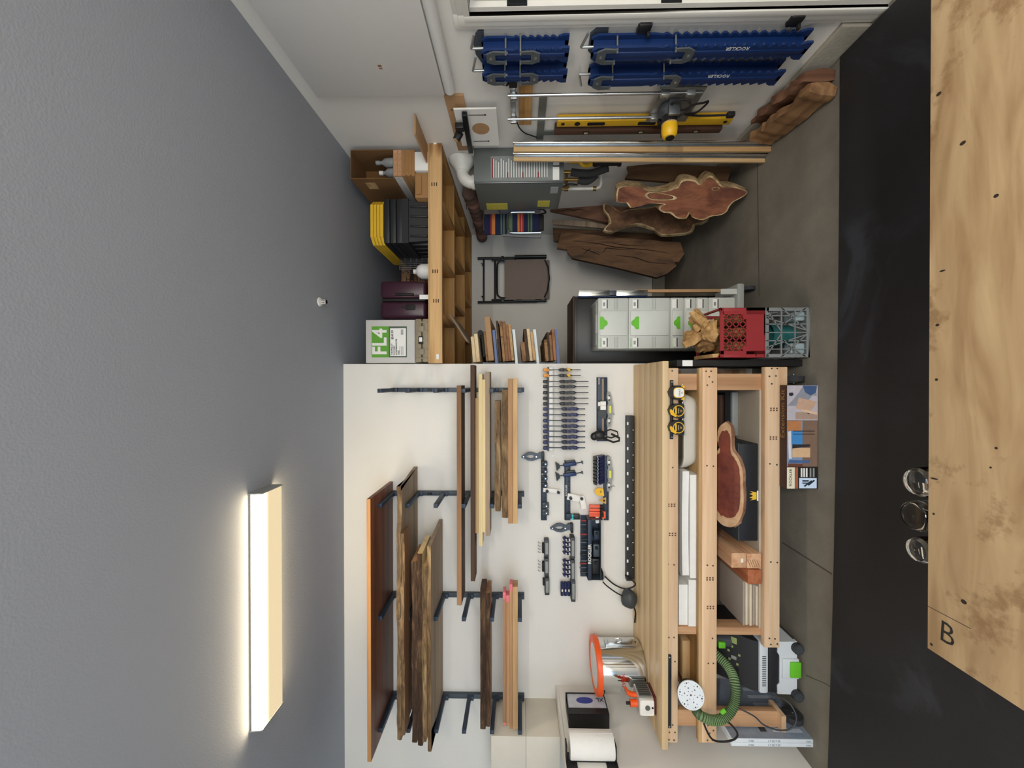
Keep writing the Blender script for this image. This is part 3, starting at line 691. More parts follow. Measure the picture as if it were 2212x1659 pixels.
def build_wall_bits():
    for x, y, lab in ((1323, 896, 'tiny bent wire hook on the wall beneath the upper torpedo level'), (1323, 1051, 'tiny bent wire hook on the wall beneath the lower torpedo level')):
        p = WP(x, y, .0); solo('wire_hook', B().tube([(-.012, -.001, .008), (-.004, -.012, .010), (.006, -.014, .004), (.010, -.012, -.008), (.002, -.012, -.014)], .002, 6), m_dsteel, lab, 'hook', 'tiny wire hooks under the levels', loc=p)
    p = WP(1193, 984, .0); solo('wall_anchor', B().cyl((0, -.001, 0), (0, -.014, 0), .006, n=10).cyl((0, -.014, 0), (0, -.016, 0), .009, n=10), m_white, 'small white wall anchor below the end of the clamp rail', 'anchor', loc=p)
build_wall_bits()
def build_tray():
    x0, x1, z0, z1 = wrect(1257, 1300, 1120, 1255, .08)
    t = thing('tool_tray', 'long slate tool tray of drivers with a lettered front', 'tray', ((x0 + x1) / 2, YW, z0))
    fx0, fx1, fz0, fz1 = wrect(1270, 1278, 1123, 1254, .12)
    part('front_lip', B().box(fx0, fx1, YW - .12, YW - .115, fz0, fz1, .002), m_navy, t)
    part('back_plate', B().prism([(x0, z0), (x1, z0), (x1, z0 + .07), (x1 - .012, z0 + .15), (x1 - .05, z1), (x0, z1)][::1] if 0 else [(x0, z0), (x1 - .05, z0), (x1, z0 + .035), (x1, z1), (x0, z1)], YW - .012, YW - .002, 'y'), m_navy, t)
    part('shelf', B().box(fx0, fx1, YW - .115, YW - .012, fz0, fz0 + .004).box(fx0, fx1, YW - .115, YW - .012, z0 + .012, z0 + .016), m_slate, t)
    part('end_plate', B().box(fx0, fx0 + .004, YW - .115, YW - .01, z0, fz1), m_slate, t); part('end_plate', B().box(fx1 - .004, fx1, YW - .115, YW - .01, z0, fz1), m_slate, t)
    letter('ROCKLER', .034, m_white, t, V(((fx0 + fx1) / 2 - .03, YW - .1215, (fz0 + fz1) / 2)), bold=.0006)
    random.seed(5)
    for i in range(13):
        x = fx0 + .03 + i * (fx1 - fx0 - .06) / 12; y = YW - .06 + random.uniform(-.02, .02); hz = random.uniform(.0, .014)
        red = i in (2, 9, 12)
        c = thing('screwdriver', 'red-handled driver in the tool tray, %s' % {2: 'near the left end', 9: 'right of the middle', 12: 'at the right end'}[i] if red else 'steel and black driver standing in the tool tray, %s along from the left' % ['first', 'second', '', 'third', 'fourth', 'fifth', 'sixth', 'seventh', 'eighth', '', 'ninth', 'tenth', ''][i], 'driver', (x, y, fz0 + .004), group='drivers standing in the tray')
        part('handle', B().cyl((0, 0, .026), (0, 0, .062 + hz), .0075, .006, n=8), m_red if red else (m_slate if i % 2 else m_black), c, local=True)
        part('shaft', B().cyl((0, 0, 0.001), (0, 0, .03), .003, n=6), m_steel, c, local=True)
    # lower shelf load
    for x, lab, mt, s in ((fx0 + .33, 'blue-grey cordless tool body on the lower tray shelf', m_navy, (.07, .05, .045)), (fx0 + .44, 'white and black battery at right of the lower tray shelf', m_white, (.05, .03, .03)), (fx0 + .21, 'slate tool case in the middle of the lower tray shelf', m_slate, (.10, .05, .05)), (fx0 + .09, 'black charger body at left of the lower tray shelf', m_black, (.12, .055, .06))):
        c = thing('power_tool', lab, 'tool', (x, YW - .06, z0 + .017))
        part('body', B().box(-s[0] / 2, s[0] / 2, -s[1] / 2, s[1] / 2, 0, s[2], .008), mt, c, local=True)
        part('nose', B().cyl((s[0] / 4, -s[1] / 2 + .004, s[2] / 2), (s[0] / 4, -s[1] / 2 - .012, s[2] / 2), s[2] * .25, n=10), m_ink, c, local=True)
    # magnetic dish under the left end
    p = WP(1309, 1242, .06); b = B().lathe([(.001, -.012), (.03, -.014), (.045, -.004), (.047, .0), (.044, .001), (.03, -.01), (.001, -.008)], (0, 0, 0), 24, 'z')
    solo('magnetic_dish', b, m_steel, 'shiny round steel dish under the left end of the tool tray', 'dish', loc=V((p.x, YW - .055, z0 - .006)))
    # power strip along the wall above the bench, its plug and cords
    a, b_, c_, d = wrect(1351, 1365, 898, 1255, .045)
    d = ZT + .065; c_ = ZT + .006
    t = thing('power_strip', 'long black power strip on the wall just above the bench top', 'power strip', ((a + b_) / 2, YW, c_))
    part('housing', B().box(a, b_, YW - .048, YW - .002, c_, d, .004), mk('strip_grey', '#2c2d2f', .5), t)
    n = 13
    for i in range(n):
        x = b_ - .06 - i * (b_ - a - .12) / (n - 1)
        part('outlet', B().box(x - .012, x + .012, YW - .052, YW - .047, d - .014, d - .002, .002).cyl((x - .05, YW - .05, c_ + .01), (x - .05, YW - .0485, c_ + .01), .004, m=0, n=8), m_white, t)
    q = WP(1320, 1240, .07)
    pts = [V((fx0 + .01, YW - .06, z0 - .02)), V((fx0 - .06, YW - .06, z0 - .10)), V((fx0 - .09, YW - .065, z0 - .19)), V((fx0 - .05, YW - .07, z0 - .26)), V((fx0 + .01, YW - .06, ZT + .075)), V((a + .03, YW - .05, ZT + .05))]
    solo('power_lead', B().tube(smooth_path(pts, 6), .0055, 8), m_ink, 'black cord looping from the tool tray down to the power strip', 'cord')
    p = WP(1352, 1293, .1); p.z = ZT
    c = thing('power_adapter', 'dark grey bag-like adapter slumped on the bench past the power strip', 'adapter', (p.x, YW - .10, ZT))
    sh = B().sph((0, 0, .06), .075, 0, (.95, .75, .78), 16, 10)
    for v in sh.bm.verts: v.co += v.co.normalized() * .012 * noise.noise(v.co * 22); v.co.z = max(v.co.z, .001)
    part('body', sh, m_dgrey, c, local=True)
    part('plug', B().box(.0, .06, -.02, .03, .05, .085, .006), m_black, c, local=True)
    part('cable', B().tube(smooth_path([(.02, -.01, .10), (.05, -.01, .16), (.10, -.01, .23), (.13, -.005, .26)], 5), .005, 8).tube(smooth_path([(-.05, 0, .03), (-.1, -.0, .012), (-.16, .02, .008), (-.2, .03, .008)], 5), .006, 8), m_ink, c, local=True)
def smooth_path(pts, k=6):
    pts = [V(p) for p in pts]; out = []
    for i in range(len(pts) - 1):
        p0, p1, p2, p3 = pts[max(i - 1, 0)], pts[i], pts[i + 1], pts[min(i + 2, len(pts) - 1)]
        for j in range(k):
            t = j / k
            out.append(.5 * ((2 * p1) + (p2 - p0) * t + (2 * p0 - 5 * p1 + 4 * p2 - p3) * t * t + (3 * p1 - p0 - 3 * p2 + p3) * t ** 3))
    out.append(pts[-1]); return out
build_tray()
# ------------------------------------------------------------------ workbench
YB1 = YF + .015                                            # front face of the bench rails
BX1 = atY(1430, 780, YF).x; BX0 = atY(1434, 1620, YF).x
def fz(xa, xb, Y=None):
    a = rectY(xa, xb, 1000, 1100, Y or YB1); return a[2], a[3]
def fx(y, Y=None): return atY(1500, y, Y or YB1).x
def screws(pts, Y, m, parent):
    for x, y in pts:
        p = atY(x, y, Y); part('screw', B().cyl((p.x, Y + .001, p.z), (p.x, Y - .0012, p.z), .0055, n=8), m, parent)
def build_bench():
    t = thing('workbench', 'long pine and fir workbench on casters along the tool wall', 'workbench', ((BX0 + BX1) / 2, (YF + YW) / 2, 0))
    # top: five planks
    b = B(); n = 5; yb = YW - .006; wd = (yb - YF) / n
    for i in range(n): b.box(BX0, BX1, YF + i * wd + .0005, YF + (i + 1) * wd - .0005, ZT - .038, ZT, .002)
    part('bench_top', b, m_top, t)
    rx0, rx1 = fx(1605), fx(795)
    rails = []
    for nm, xa, xb, ya, yb_ in (('top_rail', 1434, 1465, 795, 1605), ('middle_rail', 1517, 1549, 794, 1604), ('bottom_rail', 1652, 1685, 793, 1397)):
        z0, z1 = fz(xa, xb); z1 = min(z1, ZT - .0385); r = part(nm, B().box(fx(yb_), fx(ya), YB1, YB1 + .038, z0, z1, .002), m_fir, t); rails.append((z0, z1, r))
        part(nm, B().box(fx(yb_), fx(ya), YW - .06, YW - .022, z0, z1, .002), m_fir, t)
    zt0, zm0, zm1, zl0, zl1 = rails[0][0], rails[1][0], rails[1][1], rails[2][0], rails[2][1]
    zleg = fz(1690, 1699)[0] - .004
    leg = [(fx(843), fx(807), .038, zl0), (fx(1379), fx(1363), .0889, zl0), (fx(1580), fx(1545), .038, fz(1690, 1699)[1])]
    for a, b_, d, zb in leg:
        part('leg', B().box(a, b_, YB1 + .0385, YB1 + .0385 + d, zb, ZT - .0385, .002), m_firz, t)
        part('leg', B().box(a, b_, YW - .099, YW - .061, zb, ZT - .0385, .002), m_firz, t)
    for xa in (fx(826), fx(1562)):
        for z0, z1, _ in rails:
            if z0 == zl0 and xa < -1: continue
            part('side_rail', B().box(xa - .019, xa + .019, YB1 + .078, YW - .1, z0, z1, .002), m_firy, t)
    # caster blocks
    bx = [(fx(844), fx(793)), (fx(1580), fx(1545))]
    for i, (a, b_) in enumerate(bx):
        for y0, y1 in ((YB1 + .001, YB1 + .13), (YW - .16, YW - .03)):
            z1 = zl0 - .0005 if i == 0 else fz(1690, 1699)[1] - .0005
            part('foot_block', B().box(a, b_, y0, y1, zleg + .0, z1, .002), m_fir, t)
            cx = (a + b_) / 2 + .0; cy = (y0 + y1) / 2; r = zleg * .5 - .012
            c = part('caster', B().cyl((cx - .018, cy, r), (cx + .018, cy, r), r, n=24).cyl((cx - .02, cy, r), (cx + .02, cy, r), r * .35, n=12), m_rubber, t)
            f = B().box(cx - .04, cx + .04, cy - .04, cy + .04, zleg - .005, zleg - .0005).box(cx - .025, cx - .021, cy - .025, cy + .025, r - .012, zleg - .004).box(cx + .021, cx + .025, cy - .025, cy + .025, r - .012, zleg - .004).cyl((cx - .03, cy, r), (cx + .03, cy, r), .008)
            part('fork', f, m_dsteel, c)
    # decks
    dk = mk('deck_board', '#b8ab98', .8, vs=8)
    part('shelf', B().box(fx(1378), fx(808), YB1 + .039, YW - .062, zm1 - .012, zm1 + .001), m_tan, t)
    part('shelf', B().box(fx(1378), fx(808), YB1 + .039, YW - .062, zl1 - .004, zl1 + .01), dk, t)
    part('shelf', B().box(fx(1545), fx(1380), YB1 + .039, YB1 + .30, zm1 - .012, zm1 + .001), m_old, t)
    part('shelf_edge', B().box(rx0, rx1, YB1 + .002, YB1 + .0385, zm1 + .0005, zm1 + .0185, .001), m_tan, t)
    sc = mk('screw_steel', '#6d675c', .35, .8)
    screws([(1441, 801), (1452, 801), (1438, 823), (1441, 855), (1440, 1009), (1453, 1010), (1443, 1219), (1456, 1220), (1445, 1377), (1456, 1377), (1458, 1429), (1453, 1566), (1446, 1582), (1458, 1582), (1445, 1598), (1456, 1599)], YB1, sc, rails[0][2])
    screws([(1525, 802), (1536, 802), (1532, 814), (1539, 825), (1528, 832), (1527, 1006), (1541, 1007), (1528, 1221), (1540, 1222), (1539, 1379), (1530, 1433), (1541, 1433), (1529, 1567), (1541, 1578), (1533, 1584), (1528, 1599), (1539, 1599)], YB1, sc, rails[1][2])
    screws([(1667, 796), (1679, 796), (1662, 813), (1676, 812), (1667, 829), (1663, 1002), (1678, 1004), (1665, 1214), (1679, 1215), (1662, 1379), (1674, 1380), (1665, 1392), (1679, 1391)], YB1, sc, rails[2][2])
    # faint grade stamps: short ink dashes
    stamp = mk('stamp_ink', '#6a4c38', .8)
    for (xc, yc, k) in ((1451, 1091, 0), (1453, 1154, 0), (1534, 1250, 1), (1535, 1312, 1), (1672, 884, 2), (1671, 946, 2)):
        p = atY(xc, yc, YB1); b = B()
        for i in range(3):
            for j in range(2): b.box(p.x - .012 + j * .013, p.x - .003 + j * .013, YB1 - .0006, YB1 + .001, p.z - .022 + i * .018, p.z - .012 + i * .018)
        part('grade_stamp', b, stamp, rails[k][2])
    return zm1, zl1, zleg
ZM1, ZL1, ZLEG = build_bench()
ZMS, ZLS = ZM1 + .002, ZL1 + .0105
def build_bench_front():
    # magnetic bars and tape measures
    x0, x1, z0, z1 = rectY(1446.5, 1453, 821, 948, YB1)
    t = thing('magnetic_bar', 'black magnetic bar holding tape measures at right end of bench', 'rail', ((x0 + x1) / 2, YB1, z0), group='black magnetic bars on the bench rail')
    part('bar', B().box(x0, x1, YB1 - .012, YB1, z0, z1, .002), m_black, t)
    k = B()
    for x in (x0 + .012, x1 - .012): part('screw', B().cyl((x, YB1 - .011, (z0 + z1) / 2), (x, YB1 - .014, (z0 + z1) / 2), .005, n=10), m_steel, t)
    x0, x1, z0, z1 = rectY(1440, 1449, 1413, 1570, YB1)
    t = thing('magnetic_bar', 'long empty black magnetic bar near left end of bench', 'rail', ((x0 + x1) / 2, YB1, z0), group='black magnetic bars on the bench rail')
    part('bar', B().box(x0, x1, YB1 - .012, YB1, z0, z1, .002), m_black, t)
    for x in (x0 + .012, x1 - .012): part('screw', B().cyl((x, YB1 - .011, (z0 + z1) / 2), (x, YB1 - .014, (z0 + z1) / 2), .005, n=10), m_steel, t)
    def tape(y, white, lab):
        p = atY(1461, y, YB1 - .03); s = .044
        c = thing('tape_measure', lab, 'tape measure', p + V((0, .0, 0)), group=None)
        out = [(-s, -s * .95), (s * .8, -s * .95), (s, -s * .7), (s, s * .3), (s * .7, s * .8), (s * .1, s * 1.15), (-s * .55, s * .95), (-s, s * .2)]
        part('case', B().prism(out, -.018, .018, 'y'), m_black, c, local=True)
        part('tape_tip', B().box(s * .95, s * 1.25, -.008, .008, -s * .98, -s * .8, .002), m_steel, c, local=True)
        if white:
            part('corner_guard', B().prism([(-s, -s * .97), (-s * .55, -s * .97), (-s * .9, -s * .5), (-s, -s * .5)], -.0185, -.01, 'y'), m_yel, c, local=True)
            part('corner_guard', B().prism([(s * .55, -s * .97), (s, -s * .97), (s, -s * .5), (s * .9, -s * .5)], -.0185, -.01, 'y'), m_yel, c, local=True)
            pts = [(.028 * math.copysign(abs(math.cos(a)) ** .6, math.cos(a)), -.008 + .029 * math.copysign(abs(math.sin(a)) ** .6, math.sin(a))) for a in [i * PI / 16 for i in range(32)]]
            part('outline', B().prism([(u * 1.14, (v + .008) * 1.14 - .008) for u, v in pts], -.0195, -.017, 'y'), m_yel, c, local=True)
            part('face_plate', B().prism(pts, -.021, -.0185, 'y'), m_white, c, local=True)
            letter('DEWALT', .013, m_ink, c, p + V((0, -.0212, -.012)), sx=.9)
            letter('35', .014, m_ink, c, p + V((0, -.0212, -.026)))
        else:
            part('collar', B().prism([(-s * .9, s * .2), (-s * .55, s * .92), (.0, s * 1.1), (s * .3, s * .95), (-s * .1, s * .55), (-s * .35, .0)], -.0188, -.016, 'y'), m_yel, c, local=True)
            part('ring', B().lathe([(.030, -.018), (.030, -.0215), (.0345, -.0215), (.0345, -.018)], (0, 0, -.006), 24, 'y'), m_yel, c, local=True)
            part('face_plate', B().cyl((0, -.0185, -.006), (0, -.0205, -.006), .0305, n=24), m_ink, c, local=True)
            part('badge', B().box(-.022, .022, -.022, -.0204, .006, .015, .0005), m_yel, c, local=True)
            letter('FATMAX', .008, m_white, c, p + V((0, -.0208, -.006)))
            letter("25'" if y < 890 else "35'", .016, m_yel, c, p + V((0, -.0208, -.022)))
    tape(848, 1, 'black tape measure with a white face plate, first from the right')
    tape(887, 0, 'black and yellow round-faced tape measure, between the two others')
    tape(923, 0, 'black and yellow round-faced tape measure, farthest from the white-faced one')
build_bench_front()
def build_middle_shelf():
    foam = mk('white_foam', '#e9e8e3', .85, var=.03, bump=.1, bs=120)
    tray_m = mk('cream_plastic', '#d5d0c4', .5, var=.03)
    # rounded tray
    x0, x1, _, _ = rectY(1480, 1513, 849, 1017, YB1 + .05); h = .095; Y0 = YB1 + .045; D = .34
    b = B(); n = 10
    def loop(inset, z, r):
        pts = []
        for cx, cy, a0 in ((x1 - r, Y0 + r, -90), (x1 - r, Y0 + D - r, 0), (x0 + r, Y0 + D - r, 90), (x0 + r, Y0 + r, 180)):
            for i in range(6):
                a = R(a0 + i * 18); pts.append((cx + (r - inset) * math.cos(a), cy + (r - inset) * math.sin(a), z))
        return [b.bm.verts.new(p) for p in pts]
    L = [loop(.03, ZMS, .09), loop(.008, ZMS + h * .5, .09), loop(.0, ZMS + h, .09), loop(.012, ZMS + h, .09), loop(.02, ZMS + h * .5, .09), loop(.04, ZMS + .012, .09)]
    for i in range(5):
        for k in range(24): f = b.bm.faces.new((L[i][k], L[i][(k + 1) % 24], L[i + 1][(k + 1) % 24], L[i + 1][k])); f.smooth = True
    b.bm.faces.new(L[0][::-1]); b.bm.faces.new(L[5])
    solo('plastic_tray', b, tray_m, 'cream rounded plastic tray at right end of the upper bench shelf', 'tray')
    # foam blocks
    g = 'white foam slabs on the upper bench shelf'
    def foamb(xa, xb, ya, yb, Y, D, lab, z0=None, bow=0):
        x0, x1, z0_, z1_ = rectY(xa, xb, ya, yb, Y); z0 = z0_ if z0 is None else z0; h = z1_ - z0_; n = 12; b = B(); rr = []
        for i in range(n + 1):
            x = x0 + (x1 - x0) * i / n; dz = bow * math.sin(PI * i / n)
            rr.append([b.bm.verts.new(q) for q in ((x, Y, z0 + dz), (x, Y, z0 + h + dz), (x, Y + D, z0 + h + dz), (x, Y + D, z0 + dz))])
        for i in range(n):
            for k in range(4): b.bm.faces.new((rr[i][k], rr[i][(k + 1) % 4], rr[i + 1][(k + 1) % 4], rr[i + 1][k]))
        b.bm.faces.new(rr[0][::-1]); b.bm.faces.new(rr[-1])
        solo('foam_slab', b, foam, lab, 'foam', g); return z0 + h
    z = foamb(1496, 1514, 1026, 1249, YB1 + .045, .42, 'long white foam slab under another, beside the cream tray', ZMS)
    foamb(1480, 1494, 1018, 1243, YB1 + .06, .42, 'long bright white foam slab on top of its twin beside the tray', z + .001, .004)
    z = foamb(1494, 1515, 1253, 1362, YB1 + .045, .45, 'short white foam slab at the bottom next to the middle leg', ZMS)
    foamb(1475, 1494, 1263, 1357, YB1 + .06, .45, 'short white foam slab on top next to the middle leg', z + .001)
build_middle_shelf()
def cookie(name, label, outline, thick, mats, loc, rot, cat='slab', rings=(.84, .72), z_rough=.004, seed=1, group=None):
    """slice of a log: outline in local xy, thickness along z; bark rim, pale sapwood ring, red heart. local coords, face up"""
    b = B(); n = len(outline); cx = sum(p[0] for p in outline) / n; cy = sum(p[1] for p in outline) / n
    def ring(s, z, wob): return [b.bm.verts.new((cx + (p[0] - cx) * s * (1 + wob * noise.noise(V((i * .9, seed, s * 9)))), cy + (p[1] - cy) * s * (1 + wob * noise.noise(V((i * .9, seed, s * 9)))), z)) for i, p in enumerate(outline)]
    lo = ring(.97, 0, 0); m1 = ring(1.02, thick * .35, .05); m2 = ring(1.0, thick * .7, .05); hi = ring(1.0, thick, 0); s1 = ring(rings[0], thick, .05)
    seq = [(lo, m1, 2), (m1, m2, 2), (m2, hi, 2), (hi, s1, 1)]
    for a, c, m in seq:
        for i in range(n): f = b.bm.faces.new((a[i], a[(i + 1) % n], c[(i + 1) % n], c[i])); f.material_index = m
    f = b.bm.faces.new(s1); f.material_index = 0
    f = b.bm.faces.new(lo[::-1]); f.material_index = 0
    return solo(name, b, mats, label, cat, group, loc=loc, rot=rot)
def wavy(pts, k=4, amp=.0, seed=0, f=8):
    p = smooth_path(list(pts) + [pts[0]], k)[:-1]
    return [(q[0] + amp * noise.noise(V((q[0] * f, q[1] * f, seed))), q[1] + amp * noise.noise(V((q[0] * f, q[1] * f, seed + 9)))) for q in [V((a[0], a[1], 0)) if not isinstance(a, V) else a for a in p]]
m_red_h = blotch('red_heartwood', '#5e2a20', '#83412f', 9, .6, .1, 60)
m_sap = blotch('pale_sapwood', '#b58a63', '#d4b08a', 14, .7, .15, 60)
m_shag = blotch('shaggy_bark', '#8a5a40', '#c79a78', 16, .95, .9, 30)
def build_low_shelf():
    Y0 = YB1 + .045
    # red slice standing tilted
    base = atY(1620, 1030, Y0 + .06)
    pr = [(.37, .02), (.335, .055), (.26, .075), (.20, .06), (.15, .095), (.06, .13), (-.05, .135), (-.16, .12), (-.24, .10), (-.29, .05), (-.30, -.01), (-.25, -.06), (-.15, -.085), (-.02, -.085), (.08, -.08), (.14, -.06), (.20, -.02), (.28, -.015), (.345, -.01)]
    # black drawer unit at the right end
    x0, x1, z0, z1 = rectY(1550, 1642, 845, 950, Y0 + .12)
    Y0 += .13
    t = thing('drawer_box', 'black open drawer box at right end of the lower bench shelf', 'box', ((x0 + x1) / 2, Y0 + .2, ZLS))
    zb = ZLS + .05
    part('shell', B().box(x0, x1, Y0 + .12, Y0 + .13, zb, zb + .03).box(x0, x0 + .012, Y0 + .12, Y0 + .5, zb, z1 + .02).box(x1 - .012, x1, Y0 + .12, Y0 + .5, zb, z1 + .02).box(x0, x1, Y0 + .12, Y0 + .5, zb - .008, zb).box(x0, x1, Y0 + .49, Y0 + .5, zb, z1 + .02).box(x0, x1, Y0 + .12, Y0 + .13, z1 + .005, z1 + .02), m_blackm, t)
    part('inner_box', B().box(x0 + .03, x1 - .03, Y0 + .16, Y0 + .45, zb + .005, z1 - .03, .004), m_dark, t)
    part('base', B().box(x0 + .01, x1 - .01, Y0 + .10, Y0 + .52, ZLS, zb - .0085, .004), m_grey, t)
    Y0 -= .13
    # black case with crown badge
    x0, x1, z0, z1 = rectY(1622, 1650, 958, 1168, Y0 + .01); h = .115
    t = thing('tool_case', 'black case with a small yellow crown badge on the lower bench shelf', 'case', ((x0 + x1) / 2, Y0 + .16, ZLS))
    cs = mk('case_black', '#1d1f24', .5)
    part('body', B().box(x0, x1, Y0 + .004, Y0 + .34, ZLS, ZLS + h, .006), cs, t)
    part('lid', B().box(x0 - .002, x1 + .002, Y0 + .002, Y0 + .342, ZLS + h + .0005, ZLS + h + .012, .004), m_dgrey, t)
    p = atY(1634, 1071, Y0 + .003)
    cr = [(-.022, .0), (.022, .0), (.030, .040), (.018, .022), (.012, .045), (.004, .024), (-.004, .024), (-.012, .045), (-.018, .022), (-.030, .040)]
    part('crown_badge', B().prism([(p.x + u, p.z + v) for u, v in cr], Y0 + .0025, Y0 + .005, 'y'), mk('badge_gold', '#f0c23c', .4), t)
    part('badge_plate', B().box(p.x - .032, p.x + .032, Y0 + .0025, Y0 + .005, p.z - .012, p.z - .003), m_white, t)
    part('badge_underline', B().box(p.x - .024, p.x + .024, Y0 + .0025, Y0 + .005, p.z - .022, p.z - .015), m_grey, t)
    cookie('cedar_slice', 'long oval red cedar slice with pale rim propped on the black case', wavy(pr, 4, .006, 3, 14), .05, [m_red_h, m_sap, m_shag],
           loc=V((fx(1034, Y0 + .03), Y0 + .006 + .03 * math.cos(R(38)), ZLS + h + .016 + .03 * math.sin(R(38)))), rot=(R(38), 0, 0))
    # square posts running back
    g = 'square posts lying end-on on the lower shelf'
    for i, (xa, xb, ya, yb, lab, mt) in enumerate(((1628, 1657, 1231, 1262, 'square fir post end nearest the plywood sheets, red-brown on its long side', m_redw), (1624, 1655, 1196, 1228, 'square post with scored end grain, underneath another', m_fir), (1591, 1623, 1195, 1227, 'square post on top, with a small white tag on its end', m_fir))):
        x0, x1, z0, z1 = rectY(xa, xb, ya, yb, Y0 - .03); zz = ZLS if i < 2 else ZLS + (z1 - z0) + .001
        s = (x1 - x0) / 2; y1 = YW - .11
        b = B().box(-s, s, 0, y1 - Y0 + .03, 0, z1 - z0, .003)
        t = solo('wood_post', b, wood('post_%d' % i, '#b8825c' if i else '#8d4c30', '#dcb08a' if i else '#b06c48', 'y', 10, .05), lab, 'post', g, loc=V(((x0 + x1) / 2, Y0 - .03, zz)))
        e = B()
        if i == 1:
            for k in range(5): e.bar((-s * .8, -.0008, .012 + k * .014), (s * .2, -.0008, .03 + k * .014), .0012, .003)
            part('score_line', e, m_brownw, t, local=True)
        if i == 2: part('tag', e.box(-.012, .012, -.001, .001, .02, .034), m_paper, t, local=True)
    # plywood sheets fanned out
    g = 'thin plywood sheets on the lower shelf'; ply = mk('grey_plywood', '#a3968a', .8, vs=5); plyw = mk('pale_plywood', '#d9cbb2', .75, vs=8)
    spec = [(1266, 1378, .010, 0, plyw, 'bottom pale plywood sheet of the fanned pile'), (1263, 1376, .012, .004, ply, 'second plywood sheet from the bottom of the fanned pile'), (1262, 1372, .014, -.002, plyw, 'middle pale plywood sheet of the fanned pile'), (1258, 1371, .014, .006, plyw, 'fourth pale plywood sheet of the fanned pile'), (1256, 1374, .012, .0, ply, 'topmost grey plywood sheet of the fanned pile, its whole face showing')]
    z = ZLS
    for ya, yb, th, dy, mt, lab in spec:
        x0, x1 = fx(yb, Y0), fx(ya, Y0); board('plywood_sheet', lab, 'sheet', max(x0, fx(1361)), x1, Y0 + .005 + dy, YW - .115, z, z + th, mt, g); z += th + .008
        if lab[0] != 't': 
            pass
